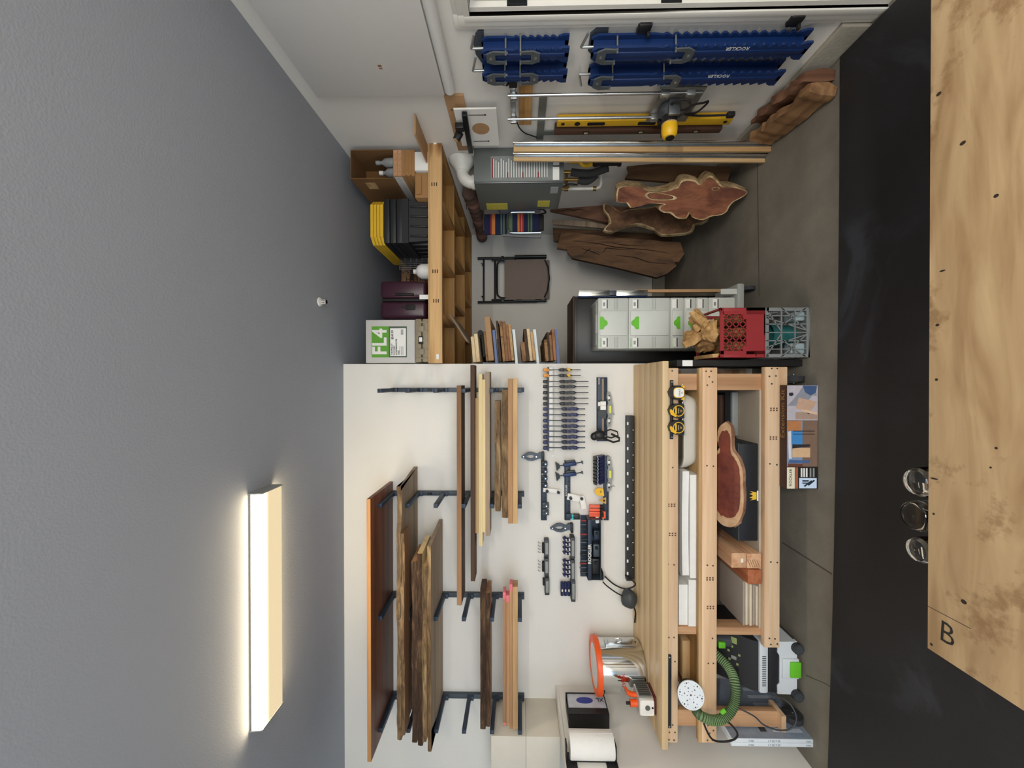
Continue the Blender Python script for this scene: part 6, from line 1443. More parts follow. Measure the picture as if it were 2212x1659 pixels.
# ------------------------------------------------------------------ black cabinet, systainers, crates
def build_cabinet():
    Y = 3.32; x0, x1, _, z1 = rectY(1241, 1600, 639, 773, Y); x0 = XE + .006; z1 = atY(1241, 700, Y).z
    t = thing('black_cabinet', 'tall black cabinet standing behind the pale stacked cases', 'cabinet', ((x0 + x1) / 2, Y + .2, 0))
    k = mk('cabinet_black', '#0a0a0b', .4)
    part('body', B().box(x0, x1, Y + .005, Y + .4, .04, z1, .004), k, t)
    part('door', B().box(x0 + .02, x1 - .02, Y - .012, Y + .004, .08, z1 - .02, .004), k, t)
    part('top_panel', B().box(x0 - .004, x1 + .004, Y, Y + .41, z1 + .0005, z1 + .012, .003), m_dark, t)
    part('plinth', B().box(x0 + .02, x1 - .02, Y + .03, Y + .38, 0, .0395), k, t)
    # steel level leaning at its right front
    a = atY(1250, 634, Y - .05); b_ = atY(1400, 634, Y - .05); s = mk('bright_silver', '#dfe3df', .16, 1)
    xL = a.x + .005; z0 = 0.60
    t = thing('spirit_level', 'shiny silver box level clipped upright to the right edge of the black cabinet', 'level', (xL, Y - .03, b_.z))
    zm = (a.z + b_.z) / 2; L = (a.z - b_.z) / 2
    part('beam', B().box(xL - .024, xL + .024, Y - .045, Y - .014, zm + .028, a.z, .002), s, t); part('beam', B().box(xL - .024, xL + .024, Y - .045, Y - .014, b_.z, zm - .028, .002), s, t)
    part('vial_block', B().box(xL - .02, xL + .02, Y - .044, Y - .014, zm - .029, zm + .029, .002), m_slate, t)
    part('edge_strip', B().box(xL - .034, xL - .0245, Y - .035, Y - .014, b_.z + .0, a.z - .0, .002), m_blue, t)
    p = atY(1440, 629, Y + .12); q = atY(1370, 629, Y + .12); board('wood_strip', 'thin brown wood strip standing against the right side of the black cabinet', 'strip', p.x - .014, p.x + .012, Y + .10, Y + .13, .001, q.z, m_pinez)
build_cabinet()
def build_cases():
    Y = 2.985; x0, x1 = atY(1400, 753, Y).x, atY(1400, 643, Y).x; D = .29; xm = (x0 + x1) / 2
    g1 = mk('case_grey', '#c6c9c2', .5, var=.02); g2 = mk('case_grey_dark', '#9b9f9a', .5)
    g3 = mk('case_panel', '#d2d5ce', .45, var=.02)
    bounds = [1292, 1358, 1448, 1478, 1504, 1531, 1588]; nm = ['topmost', 'tall second', 'third', 'thin fourth', 'thin fifth', 'lowest']
    zs = [atY(b, 700, Y).z for b in bounds]
    for i in range(6):
        zt, zb = zs[i], zs[i + 1] + .0008; h = zt - zb
        t = thing('tool_case', 'pale grey stacking case, %s of the stack before the black cabinet' % nm[i], 'case', (xm, Y + D / 2, zb), group='pale grey stacking cases')
        part('body', B().box(x0, x1, Y, Y + D, zb, zt, .008), g1, t)
        part('lid_line', B().box(x0 - .0015, x1 + .0015, Y - .0015, Y + D + .001, zt - .055 if h > .15 else zt - .03, zt - .053 if h > .15 else zt - .028), g2, t)
        if h > .05:
            cx0, cx1 = x0 + .10, x1 - .10
            part('centre_panel', B().box(cx0, cx1, Y - .010, Y + .002, zb + .012, zt - .012, .006), g3, t)
            hh = min(.058, h * .45); lz = zt - .040 if i == 0 else (zt - .046 if h > .09 else (zt + zb) / 2)
            tl = [(-.047, .5), (.047, .5), (.050, .25), (.044, .02), (.026, -.12), (.016, -.42), (.008, -.5), (-.008, -.5), (-.016, -.42), (-.026, -.12), (-.044, .02), (-.050, .25)]; tl = [(u, (v if i == 0 else -v) * hh) for u, v in tl]
            if i < 4: part('latch', B().prism([(xm + u, lz + v) for u, v in tl], Y - .016, Y - .009, 'y'), m_green, t)
            for sx in (-1, 1):
                lx = xm + sx * .148; hz = min(.035, h * .36); z_ = zt - .03 - hz if h > .12 else zt - .012 - hz
                part('label', B().box(lx - .034, lx + .034, Y - .002, Y, z_ - .0, z_ + hz), m_paper, t)
                part('label_bar', B().box(lx - .034, lx + .034, Y - .0022, Y, z_ - .008, z_ - .001), m_ink, t)
                if h > .12: part('label_icon', B().box(lx - .016, lx + .012, Y - .0026, Y - .0015, z_ + .012, z_ + .028, .0003), m_grey, t)
            if h > .2:
                lv = [B(), B()]
                for k in range(3): lv[0].box(xm - .19, xm - .105, Y - .001, Y + .001, zb + h * .35 + k * .012, zb + h * .35 + k * .012 + .004); lv[1].box(xm + .105, xm + .19, Y - .001, Y + .001, zb + h * .35 + k * .012, zb + h * .35 + k * .012 + .004)
                part('groove', lv[0], g2, t); part('groove', lv[1], g2, t)
            if h > .1: letter('FESTOOL', .016, m_green, t, V((xm - .148, Y - .0015, zt - .018)))
        if i == 0:
            part('top_handle', B().box(x0 + .03, x1 - .03, Y + .04, Y + D - .06, zt + .0005, zt + .01, .004).box(x0 + .12, x1 - .12, Y + .02, Y + .038, zt, zt + .016, .004), g2, t)
    zb = zs[-1]
    t = thing('roll_board', 'grey wheeled base board carrying the pale cases', 'dolly', (xm, Y + D / 2, .0))
    part('board', B().box(x0 - .03, x1 + .10, Y - .03, Y + D + .025, zb - .055, zb - .0008, .012), g2, t)
    part('side_wing', B().prism([(Y - .02, zb - .05), (Y + .1, zb - .05), (Y + .1, zb + .0), (Y - .02, zb + .12)][::-1], x1 + .02, x1 + .06, 'x'), g1, t)
    for xx in (x0, x1 + .07):
        for yy in (Y + .03, Y + D - .02):
            r = (zb - .055) / 2 - .002
            if r > .02: part('caster', B().cyl((xx - .014, yy, r), (xx + .014, yy, r), r, n=18), m_rubber, t)
            part('caster_stem', B().cyl((xx, yy, r), (xx, yy, zb - .05), .012), m_dsteel, t)
build_cases()
def crate(name, lab, x0, x1, Y, D, z0, z1, m, style, cat='crate'):
    t = thing(name, lab, cat, ((x0 + x1) / 2, Y + D / 2, z0)); w = .010; H_ = z1 - z0; W = x1 - x0
    fr = B().box(x0, x1, Y, Y + D, z0, z0 + .008)
    for xx in (x0, x1 - .022):
        for yy in (Y, Y + D - .022): fr.box(xx, xx + .022, yy, yy + .022, z0, z1, .003)
    def rim(za, zb): fr.box(x0, x1, Y, Y + w, za, zb).box(x0, x1, Y + D - w, Y + D, za, zb).box(x0, x0 + w, Y, Y + D, za, zb).box(x1 - w, x1, Y, Y + D, za, zb)
    rim(z1 - .022, z1); 
    if style == 'solid':
        rim(z0, z0 + H_ * .42)
        fr.box(x0 + .02, x0 + .042, Y, Y + w, z0, z1).box(x1 - .042, x1 - .02, Y, Y + w, z0, z1)
        part('crate_body', fr, m, t)
        g = B(); za, zb = z0 + H_ * .42, z1 - .022
        def clip(xs, sl):
            pts = []
            xa, xb = xs, xs + sl * (zb - za)
            lo, hi = x0 + .03, x1 - .03
            ta = 0.0; tb = 1.0
            if xb != xa:
                for bound in (lo, hi):
                    tt = (bound - xa) / (xb - xa)
                    if xa < lo and bound == lo: ta = max(ta, tt)
                    if xb < lo and bound == lo: tb = min(tb, tt)
                    if xa > hi and bound == hi: ta = max(ta, tt)
                    if xb > hi and bound == hi: tb = min(tb, tt)
            if ta < tb: return (xa + (xb - xa) * ta, za + (zb - za) * ta), (xa + (xb - xa) * tb, za + (zb - za) * tb)
        for i in range(-5, 14):
            for sl in (1.0, -1.0):
                q = clip(x0 + i * .042, sl)
                if q: g.bar((q[0][0], Y + .004, q[0][1]), (q[1][0], Y + .004, q[1][1]), .005, .006, (0, 1, 0) if 0 else (0, 0, 1)) if abs(q[0][0] - q[1][0]) > .002 else None
        part('lattice', g, m, t)
        for xx in (x0 + .055, x1 - .055): part('boss', B().cyl((xx, Y - .001, za + .006), (xx, Y + .012, za + .006), .018, n=16), m, t)
    else:
        rim(z0, z0 + .02); rim(z0 + H_ * .62, z0 + H_ * .62 + .008); rim(z0 + H_ * .32, z0 + H_ * .32 + .006)
        for k in range(1, 6): xx = x0 + W * k / 6; fr.box(xx - .003, xx + .003, Y, Y + w * .7, z0, z1).box(xx - .003, xx + .003, Y + D - w * .7, Y + D, z0, z1)
        for k in range(1, 6): yy = Y + D * k / 6; fr.box(x0, x0 + w * .7, yy - .003, yy + .003, z0, z1).box(x1 - w * .7, x1, yy - .003, yy + .003, z0, z1)
        part('crate_body', fr, m, t); g = B()
        for (ua, va, ub, vb) in ((.02, .98, .5, .62), (.98, .98, .5, .62), (.02, .62, .5, .02), (.98, .62, .5, .02), (.02, .1, .35, .62), (.98, .1, .65, .62), (.2, .98, .45, .1), (.8, .98, .55, .1)):
            g.bar((x0 + W * ua, Y + .003, z0 + H_ * va), (x0 + W * ub, Y + .003, z0 + H_ * vb), .006, .006, (0, 1, 0))
        part('lattice', g, m, t)
    return t
def chunk(name, lab, c, size, seed, mat, rot=(0, 0, 0), group=None, amp=.35):
    b = B().sph((0, 0, 0), 1, 0, (1, 1, 1), 18, 12)
    for v in b.bm.verts:
        n = noise.noise(v.co * 1.6 + V((seed * 3.1, 0, 0))) + .5 * noise.noise(v.co * 4 + V((0, seed * 2.3, 0)))
        v.co = V((v.co.x * size[0] * (1 + amp * n), v.co.y * size[1] * (1 + amp * n), v.co.z * size[2] * (1 + amp * 1.2 * n)))
    return solo(name, b, mat, lab, 'wood scrap', group, loc=c, rot=rot)
def build_crates():
    Y = 2.44; x0, x1, z0, zc = rectY(1653, 1749, 664, 772, Y); h = .275
    cg = mk('crate_grey', '#7c807f', .5); cr = mk('crate_red', '#96282c', .5)
    crate('milk_crate', 'grey open-lattice milk crate on the floor under the red one', x0, x1, Y, .33, 0, h, cg, 'open')
    zr = h + .0005; zt = atY(1556, 715, Y).z
    t = crate('milk_crate', 'red milk crate filled with wood scraps, stacked on the grey crate', x0, x1, Y, .33, zr, zt, cr, 'solid')
    letter('CRYSTAL', .05, m_ink, t, V(((x0 + x1) / 2, Y - .001, zr + .055))) if 0 else None
    # contents of the grey crate
    teal = mk('teal_tub', '#2f6f6e', .4); clr = mk('clear_tub', '#9fb0b4', .25)
    solo('teal_tub', B().lathe([(.001, 0), (.062, 0), (.078, .15), (.082, .16), (.078, .16), (.06, .008), (.001, .008)], (0, 0, 0), 24), teal, 'teal tub inside the grey milk crate', 'tub', loc=V(((x0 + x1) / 2 + .0, Y + .16, .009)))
    solo('clear_tub', B().box(-.035, .035, -.035, .035, 0, .09, .01), clr, 'pale clear tub beside the teal one in the grey crate', 'tub', loc=V((x0 + .058, Y + .06, .009)))
    solo('clear_tub', B().box(-.03, .03, -.05, .05, 0, .07, .01), clr, 'small pale tub at the right inside the grey crate', 'tub', loc=V((x1 - .05, Y + .075, .009)))
    # wood scraps in the red crate
    g = 'wood scraps in the red crate'; tan = blotch('scrap_tan', '#8f6a3c', '#cfa56c', 14, .8, .5, 40); dk = blotch('scrap_dark', '#5a3c20', '#a57c4a', 14, .85, .6, 40); sw = wood('scrap_board', '#a98253', '#c8a06a', 'z', 8, .06)
    xm = (x0 + x1) / 2
    solo('wood_scrap', B().box(-.012, .012, -.14, .12, 0, .30, .002), sw, 'flat tan board end standing at the left side of the red crate', 'wood scrap', g, loc=V((x0 + .034, Y + .17, zr + .012)), rot=(0, R(-4), 0))
    solo('wood_scrap', B().prism([(-.08, 0), (.1, 0), (.12, .30), (-.02, .33), (-.09, .22)], -.01, .01, 'y'), sw, 'upright tan board at the back of the red crate', 'wood scrap', g, loc=V((xm, Y + .29, zr + .012)), rot=(R(4), 0, 0))
    c = [(.02, .08, .30, .075, .05, .045, tan, 'gnarled burl scrap curled at the front of the red crate'), (-.06, .16, .30, .05, .07, .05, dk, 'dark knobbly scrap at middle left of the red crate'), (.09, .17, .33, .06, .055, .055, tan, 'knobbly tan scrap high at the right of the red crate'), (.0, .22, .35, .055, .06, .05, tan, 'pale jagged scrap rising in the middle of the red crate')]
    for i, (dx, dy, dz, a, b_, cz, mt, lab) in enumerate(c): chunk('wood_scrap', lab, V((xm + dx, Y + dy, zr + dz)), (a, b_, cz), i + 2, mt, (R(20 * i), R(15 * i), R(33 * i)), g, .55)
    for i, (dx, dz, rx, lab, L) in enumerate(((.075, .33, -50, 'long splinter board pointing right out of the red crate', .24), (-.02, .36, 62, 'splinter board crossing the top of the red crate', .2), (.11, .29, -20, 'broad shard leaning over the right rim of the red crate', .2))):
        b = B().prism([(-L * .5, -.02), (-L * .2, -.032), (L * .45, -.012), (L * .5, .01), (.05, .03), (-L * .5, .02)], -.009, .009, 'y'); solo('wood_scrap', b, tan, lab, 'wood scrap', g, loc=V((xm + dx, Y + .1 + .05 * i, zr + dz)), rot=(R(8), R(rx), R(12 * i)))
    # filler below the visible pieces
    for i in range(6): chunk('wood_scrap', 'rough block deep inside the red crate, seen through its lattice, %s' % ['left front', 'middle front', 'right front', 'left rear', 'middle rear', 'right rear'][i], V((x0 + .07 + .095 * (i % 3), Y + .085 + .14 * (i // 3), zr + .125)), (.037, .052, .09), i + 11, dk, (0, 0, 0), g, .16)
    letter_m = mk('faded_print', '#5a1a1c', .7)
    me = text_mesh('CRYSTAL', .05, letter_m, ext=.0004, sx=.9); me.transform(M.Translation(((x0 + x1) / 2, Y - .0012, zr + .05)) @ FACE_CAM); me.transform(WM[t.name].inverted())
    bpy.data.meshes.remove(me)
build_crates()
# ------------------------------------------------------------------ water heater and what hangs round it
def build_heater():
    x0, x1, y0, y1 = 1.578, XR - .004, 3.05, 3.52; z1 = atX(1032, 430, x0).z; z0 = atX(1210, 430, x0).z
    mg = mk('heater_grey', '#6e7472', .4, .3, var=.02)
    t = thing('water_heater', 'grey wall-mounted tankless water heater in the alcove corner', 'water heater', (x1, (y0 + y1) / 2, z0))
    part('cabinet', B().box(x0, x1, y0, y1, z0, z1, .006), mg, t)
    part('front_cover', B().box(x0 - .006, x0 + .001, y0 - .002, y1 + .002, z0 + .003, z1 - .003, .003), mg, t)
    part('edge_trim', B().box(x0 - .008, x0 + .004, y0 - .006, y0 + .001, z0, z1, .002), m_dsteel, t)
    a = atY(1060, 338, y0); b_ = atY(1195, 388, y0)
    xa, xb = b_.x, min(a.x, x1 - .015)
    part('notice_plate', B().box(xa, xb, y0 - .002, y0, b_.z, a.z), mk('notice_grey', '#858a88', .5), t)
    ln = B(); rd = B()
    for i in range(22):
        z = a.z - .025 - i * (a.z - b_.z - .05) / 22; ln.box(xa + .02, xb - .02 - .04 * ((i * 7) % 3) / 3, y0 - .0028, y0 - .0015, z, z + .006)
    for i in range(4): z = a.z - .02 - i * .12; rd.box(xa + .015, xb - .015 if i == 0 else xa + .06, y0 - .0032, y0 - .0015, z, z + .009)
    part('notice_print', ln, m_paper, t); part('notice_heading', rd, m_red, t)
    for (xp, yp, xq, yq) in ((1195, 346, 1208, 357), (1194, 361, 1208, 389)):
        p, q = atY(xp, yp, y0), atY(xq, yq, y0); part('rating_label', B().box(min(p.x, q.x), max(p.x, q.x), y0 - .003, y0 - .001, min(p.z, q.z), max(p.z, q.z)), m_paper, t)
    def side(xp, yp, xq, yq, m, nm):
        p, q = atX(xp, yp, x0 - .006), atX(xq, yq, x0 - .006); part(nm, B().box(x0 - .0085, x0 - .006, min(p.y, q.y), max(p.y, q.y), min(p.z, q.z), max(p.z, q.z)), m, t)
    yl = mk('sticker_yellow', '#cfc54e', .6)
    side(1050, 440, 1097, 452, yl, 'energy_sticker'); side(1162, 434, 1186, 446, yl, 'energy_sticker'); side(1190, 404, 1204, 417, mk('sticker_silver', '#a9adad', .4), 'silver_sticker')
    for i, (xx, yy) in enumerate(((1055, 444), (1062, 446))): pass
    # vent elbow
    pv = mk('vent_pvc', '#dcdad2', .4); zc = 2.292; yc = 3.22; R_ = .085; r = .050
    v = thing('vent_elbow', 'white vent elbow with wall flange above the water heater', 'pipe', (XR, yc, z1))
    pts = [(XR - .06 - R_, yc, zc - R_ - .0)] and [V((XR - .07 - R_ + R_ * math.cos(a), yc, zc - R_ + R_ * math.sin(a))) for a in []]
    cx = x0 + .09
    pth = [V((cx, yc, z1 + .012)), V((cx, yc, z1 + .04)), V((cx, yc, zc - R_))] + [V((cx + R_ - R_ * math.cos(R(i * 15)), yc, zc - R_ + R_ * math.sin(R(i * 15)))) for i in range(1, 7)] + [V((XR - .004, yc, zc))]
    part('elbow', B().tube(pth, r, 20), pv, v)
    part('hub', B().cyl((cx, yc, zc - R_ - .022), (cx, yc, zc - R_), r + .006, n=24).cyl((cx + R_ + .0, yc, zc), (cx + R_ + .02, yc, zc), r + .005, n=24), pv, v)
    part('flange', B().lathe([(r + .003, -.10), (r + .016, -.075), (.105, -.03), (.112, -.012), (.112, -.003), (r, -.003)], (XR, yc, zc), 32, 'x'), pv, v)
    part('collar', B().cyl((cx, yc, z1 + .0005), (cx, yc, z1 + .03), r + .004, n=24), m_steel, v)
    # wrapped flexible duct to the back corner
    b = B(); pts = []; rad = []
    dm = mk('duct_wrap', '#6a5248', .85, var=.15, vs=14); dp = mk('duct_wrap_band', '#9b6f62', .8)
    P0, P1 = V((XR - .09, 3.58, 2.285)), V((XR - .085, 4.72, 2.27))
    for i in range(57):
        s = i / 56; pts.append(P0.lerp(P1, s) + V((0, 0, -.02 * math.sin(PI * s)))); rad.append(.062 * (1 + .10 * math.sin(i * 1.35)))
    b.tube(pts, .06, 16, rad=rad)
    for f in b.bm.faces:
        c = f.calc_center_median().y; f.material_index = 1 if int((c - 3.58) / .13) % 3 == 1 else 0
    d = solo('flexible_duct', b, [dm, dp], 'brown wrapped flexible duct running back from the vent elbow', 'duct')
    st = B().box(XR - .09 + .0, XR, 3.9, 3.915, 2.35, 2.356).box(XR - .09, XR, 4.4, 4.415, 2.345, 2.351); part('strap', B().box(XR - .1, XR, 3.9, 3.915, 2.348, 2.354), m_dsteel, d); part('strap', B().box(XR - .1, XR, 4.4, 4.415, 2.34, 2.346), m_dsteel, d)
    # pipes below the heater
    Xp = XR - .10; Q = lambda x, y, X=Xp: atX(x, y, X)
    blk = mk('pipe_insulation', '#3b3a3b', .9, bump=.2); brass = mk('brass', '#a5854a', .35, .8)
    p = [V((Xp + .02, 3.12, z0)), V((Xp + .02, 3.12, z0 - .05))]
    g = thing('gas_line', 'yellow flexible gas line with black pipe below the water heater', 'pipe', (Xp + .02, 3.12, z0 - .35))
    part('valve', B().cyl((Xp + .02, 3.12, z0 - .001), (Xp + .02, 3.12, z0 - .06), .014).cyl((Xp + .02, 3.12, z0 - .02), (Xp + .02, 3.12, z0 - .035), .02, n=6), m_steel, g)
    yp = [V((Xp + .02, 3.12, z0 - .055)), V((Xp + .02, 3.12, z0 - .1)), V((Xp + .0, 3.09, z0 - .13)), V((Xp - .02, 3.1, z0 - .16)), V((Xp - .01, 3.12, z0 - .2)), V((Xp + .0, 3.12, z0 - .24))]
    part('flex_hose', B().tube(smooth_path(yp, 6), .016, 10), m_yel, g)
    part('black_pipe', B().cyl((Xp, 3.12, z0 - .235), (Xp, 3.12, z0 - .46), .017).cyl((Xp, 3.12, z0 - .25), (Xp, 3.12, z0 - .28), .025, n=8).cyl((Xp, 3.12, z0 - .44), (Xp, 3.12, z0 - .465), .024, n=8).cyl((Xp, 3.12, z0 - .29), (XR, 3.12, z0 - .29), .017), m_ink, g)
    wl = thing('water_pipe', 'dark insulated water pipes under the heater', 'pipe', (Xp, 3.28, z0 - .4))
    part('insulation', B().tube(smooth_path([V((Xp, 3.24, z0 - .08)), V((Xp - .01, 3.24, z0 - .16)), V((Xp + .0, 3.26, z0 - .26)), V((Xp + .01, 3.2, z0 - .38))], 5), .03, 12), blk, wl)
    part('insulation', B().tube(smooth_path([V((Xp, 3.36, z0 - .16)), V((Xp - .01, 3.36, z0 - .24)), V((Xp + .03, 3.33, z0 - .31))], 5), .034, 12), blk, wl)
    part('valve', B().cyl((Xp, 3.24, z0 - .001), (Xp, 3.24, z0 - .09), .014).cyl((Xp, 3.24, z0 - .045), (Xp - .05, 3.24, z0 - .045), .01), brass, wl); part('valve', B().cyl((Xp, 3.36, z0 - .001), (Xp, 3.36, z0 - .17), .014).cyl((Xp, 3.36, z0 - .06), (Xp - .06, 3.36, z0 - .06), .011).cyl((Xp - .06, 3.36, z0 - .06), (Xp - .07, 3.36, z0 - .06), .022, n=10), brass, wl)
    dr = thing('drain_pipe', 'cream plastic drain pipe dropping and turning below the heater', 'pipe', (Xp, 3.44, z0 - .36))
    X2 = Xp - .04
    part('run', B().tube([V((X2, 3.44, z0 - .05)), V((X2, 3.44, z0 - .33)), V((X2 + .012, 3.44, z0 - .36)), V((X2 + .04, 3.44, z0 - .372)), V((XR, 3.44, z0 - .372))], .014, 12), pv, dr)
    part('fitting', B().cyl((X2, 3.44, z0 - .0005), (X2, 3.44, z0 - .06), .012).cyl((X2, 3.44, z0 - .05), (X2, 3.44, z0 - .08), .02).cyl((X2, 3.44, z0 - .30), (X2, 3.44, z0 - .33), .019), brass, dr)
    d2 = thing('drain_pipe', 'second cream drain pipe with a level run close to the wall', 'pipe', (Xp, 3.33, z0 - .36)); X3 = XR - .05
    part('run', B().tube([V((X3, 3.40, z0 - .25)), V((X3, 3.40, z0 - .31)), V((X3, 3.39, z0 - .325)), V((X3, 3.36, z0 - .33)), V((X3, 3.22, z0 - .33)), V((X3 + .03, 3.2, z0 - .33)), V((XR, 3.2, z0 - .33))], .013, 12), pv, d2)
    # thin control cable
    solo('control_cable', B().tube(smooth_path([V((x0 + .02, 3.1, z0 - .001)), V((x0 + .0, 3.1, z0 - .05)), V((x0 + .02, 3.14, z0 - .12)), V((x0 + .06, 3.2, z0 - .06)), V((x0 + .05, 3.24, z0 - .002))], 6), .004, 6), m_ink, 'thin black cable looping under the water heater', 'cable')
    # striped camp chairs hanging beyond the heater
    Y = 3.80; P = lambda x, y: atY(x, y, Y); al = mk('chair_tube', '#b9bdbd', .25, .9)
    c = thing('camp_chair', 'folded striped camp chair hanging in the alcove corner', 'chair', P(1175, 483))
    x0_, x1_, za, zb = rectY(1046, 1168, 462, 506, Y)
    nm = mk('camp_navy', '#1b2345', .9); cols = [nm, mk('camp_red', '#a5303a', .9), mk('camp_orange', '#cf8243', .9), mk('camp_green', '#5d7256', .9)]
    def cloth(xa, xb, zt, zb_, y, seq, nmn):
        b = B(); n = len(seq); h = (zt - zb_) / sum(s for s, _ in seq); z = zt
        for s, mi in seq: b.box(xa, xb, y + .004 * math.sin(z * 30), y + .018, z - h * s, z, 0, mi); z -= h * s
        part(nmn, b, cols, c)
    cloth(x0_, x1_, zb, zb - .225, Y, [(4, 0), (1, 1), (1, 2), (1, 2), (3.5, 0), (1, 3), (.6, 0), (1, 3), (1.5, 0)], 'seat_fabric')
    cloth(x0_ + .015, x1_ - .01, zb - .245, za + .02, Y - .02, [(.7, 3), (1, 3), (2.5, 0), (1, 2), (.8, 1), (.5, 2), (.8, 1), (2, 0), (.7, 3), (.6, 0), (.9, 3), (3.2, 0)], 'back_fabric')
    hoop = [V((x0_ + .0, Y - .035, za + .0)), V((x0_ + .0, Y - .035, zb - .29)), V((x0_ + .015, Y - .035, zb - .25)), V((x0_ + .05, Y - .035, zb - .232)), V((x1_ - .05, Y - .035, zb - .232)), V((x1_ - .015, Y - .035, zb - .25)), V((x1_ + .0, Y - .035, zb - .29)), V((x1_ + .0, Y - .035, za + .06))]
    part('frame', B().tube(smooth_path(hoop, 4), .011, 8), al, c)
    part('side_rail', B().bar((x0_ - .012, Y, zb - .18), (x0_ - .03, Y, za - .005), .02, .02, (0, 1, 0)), m_dsteel, c)
    part('arm_pad', B().prism([(x1_ + .006, zb - .16), (x1_ + .03, zb - .14), (x1_ + .05, za + .16), (x1_ + .02, za + .0)], Y - .03, Y + .02, 'y'), mk('arm_grey', '#8a8c95', .6), c)
    part('strap', B().tube(smooth_path([V((x1_ - .01, Y, za + .02)), V((x1_ + .01, Y, za - .05)), V((x1_ + .04, Y, za - .02)), V((x1_ + .045, Y, za + .04)), V((x1_ + .06, Y, za - .01)), V((x1_ + .075, Y, za + .03))], 5), .008, 6).box(x0_ + .03, x1_ - .02, Y - .03, Y + .01, za - .03, za + .02, .008), m_ink, c)
    part('hanger', B().tube([V((x0_ + .05, Y + .0, zb - .005)), V((x0_ + .05, Y + .03, zb + .008)), V((XR, Y + .04, zb + .01))], .006, 6).tube([V((x1_ - .03, Y + .0, zb - .005)), V((x1_ - .03, Y + .03, zb + .008)), V((XR, Y + .035, zb + .01))], .006, 6), m_dsteel, c)
build_heater()
# ------------------------------------------------------------------ slabs leaning in the back corner
def lean(name, lab, pts, Y0, s, thick, mats, k=0.0, cat='slab', group=None, rim=None, amp=.0, seed=1, smooth=0):
    """slab standing on the floor and leaning back: outline in photo pixels laid on the plane Y = Y0 + s z + k X, thickness behind it"""
    P = [atP(x, y, Y0, s, k) for x, y in pts]
    zmin = min(p.z for p in P)
    n = V((-k, 1, -s)).normalized()                         # pointing away from the camera
    if smooth: P = smooth_path(P + [P[0]], smooth)[:-1]
    b = B(); N = len(P)
    cen = sum(P, V()) / N
    def wob(p, a): return V((noise.noise(p * 14 + V((seed, 0, 0))), 0, noise.noise(p * 14 + V((0, seed, 7))))) * a
    P = [p + wob(p, amp) for p in P]
    fr = [b.bm.verts.new(p) for p in P]
    md = [b.bm.verts.new(p + n * thick * .5 + (p - cen).normalized() * (.012 if rim else .0) + wob(p * 1.7, amp * 3)) for p in P]
    bk = [b.bm.verts.new(p + n * thick) for p in P]
    def strip(a, c, m):
        for i in range(N): f = b.bm.faces.new((a[i], a[(i + 1) % N], c[(i + 1) % N], c[i])); f.material_index = m
    strip(fr, md, 1 if len(mats) > 1 else 0); strip(md, bk, 1 if len(mats) > 1 else 0)
    if rim:
        inn = [b.bm.verts.new(p + (cen - p).normalized() * min(rim * (1 + .5 * noise.noise(p * 9)), (cen - p).length * .5)) for p in P]; strip(inn, fr, 2 if len(mats) > 2 else 0)
        f = b.bm.faces.new(inn)
    else: f = b.bm.faces.new(fr)
    b.bm.faces.new(bk[::-1])
    bmesh.ops.triangulate(b.bm, faces=[f_ for f_ in b.bm.faces if len(f_.verts) > 4])
    lift = -zmin + .001 if zmin < 0 else 0
    b.xf(M.Translation((0, 0, lift)))
    return solo(name, b, mats, lab, cat, group)
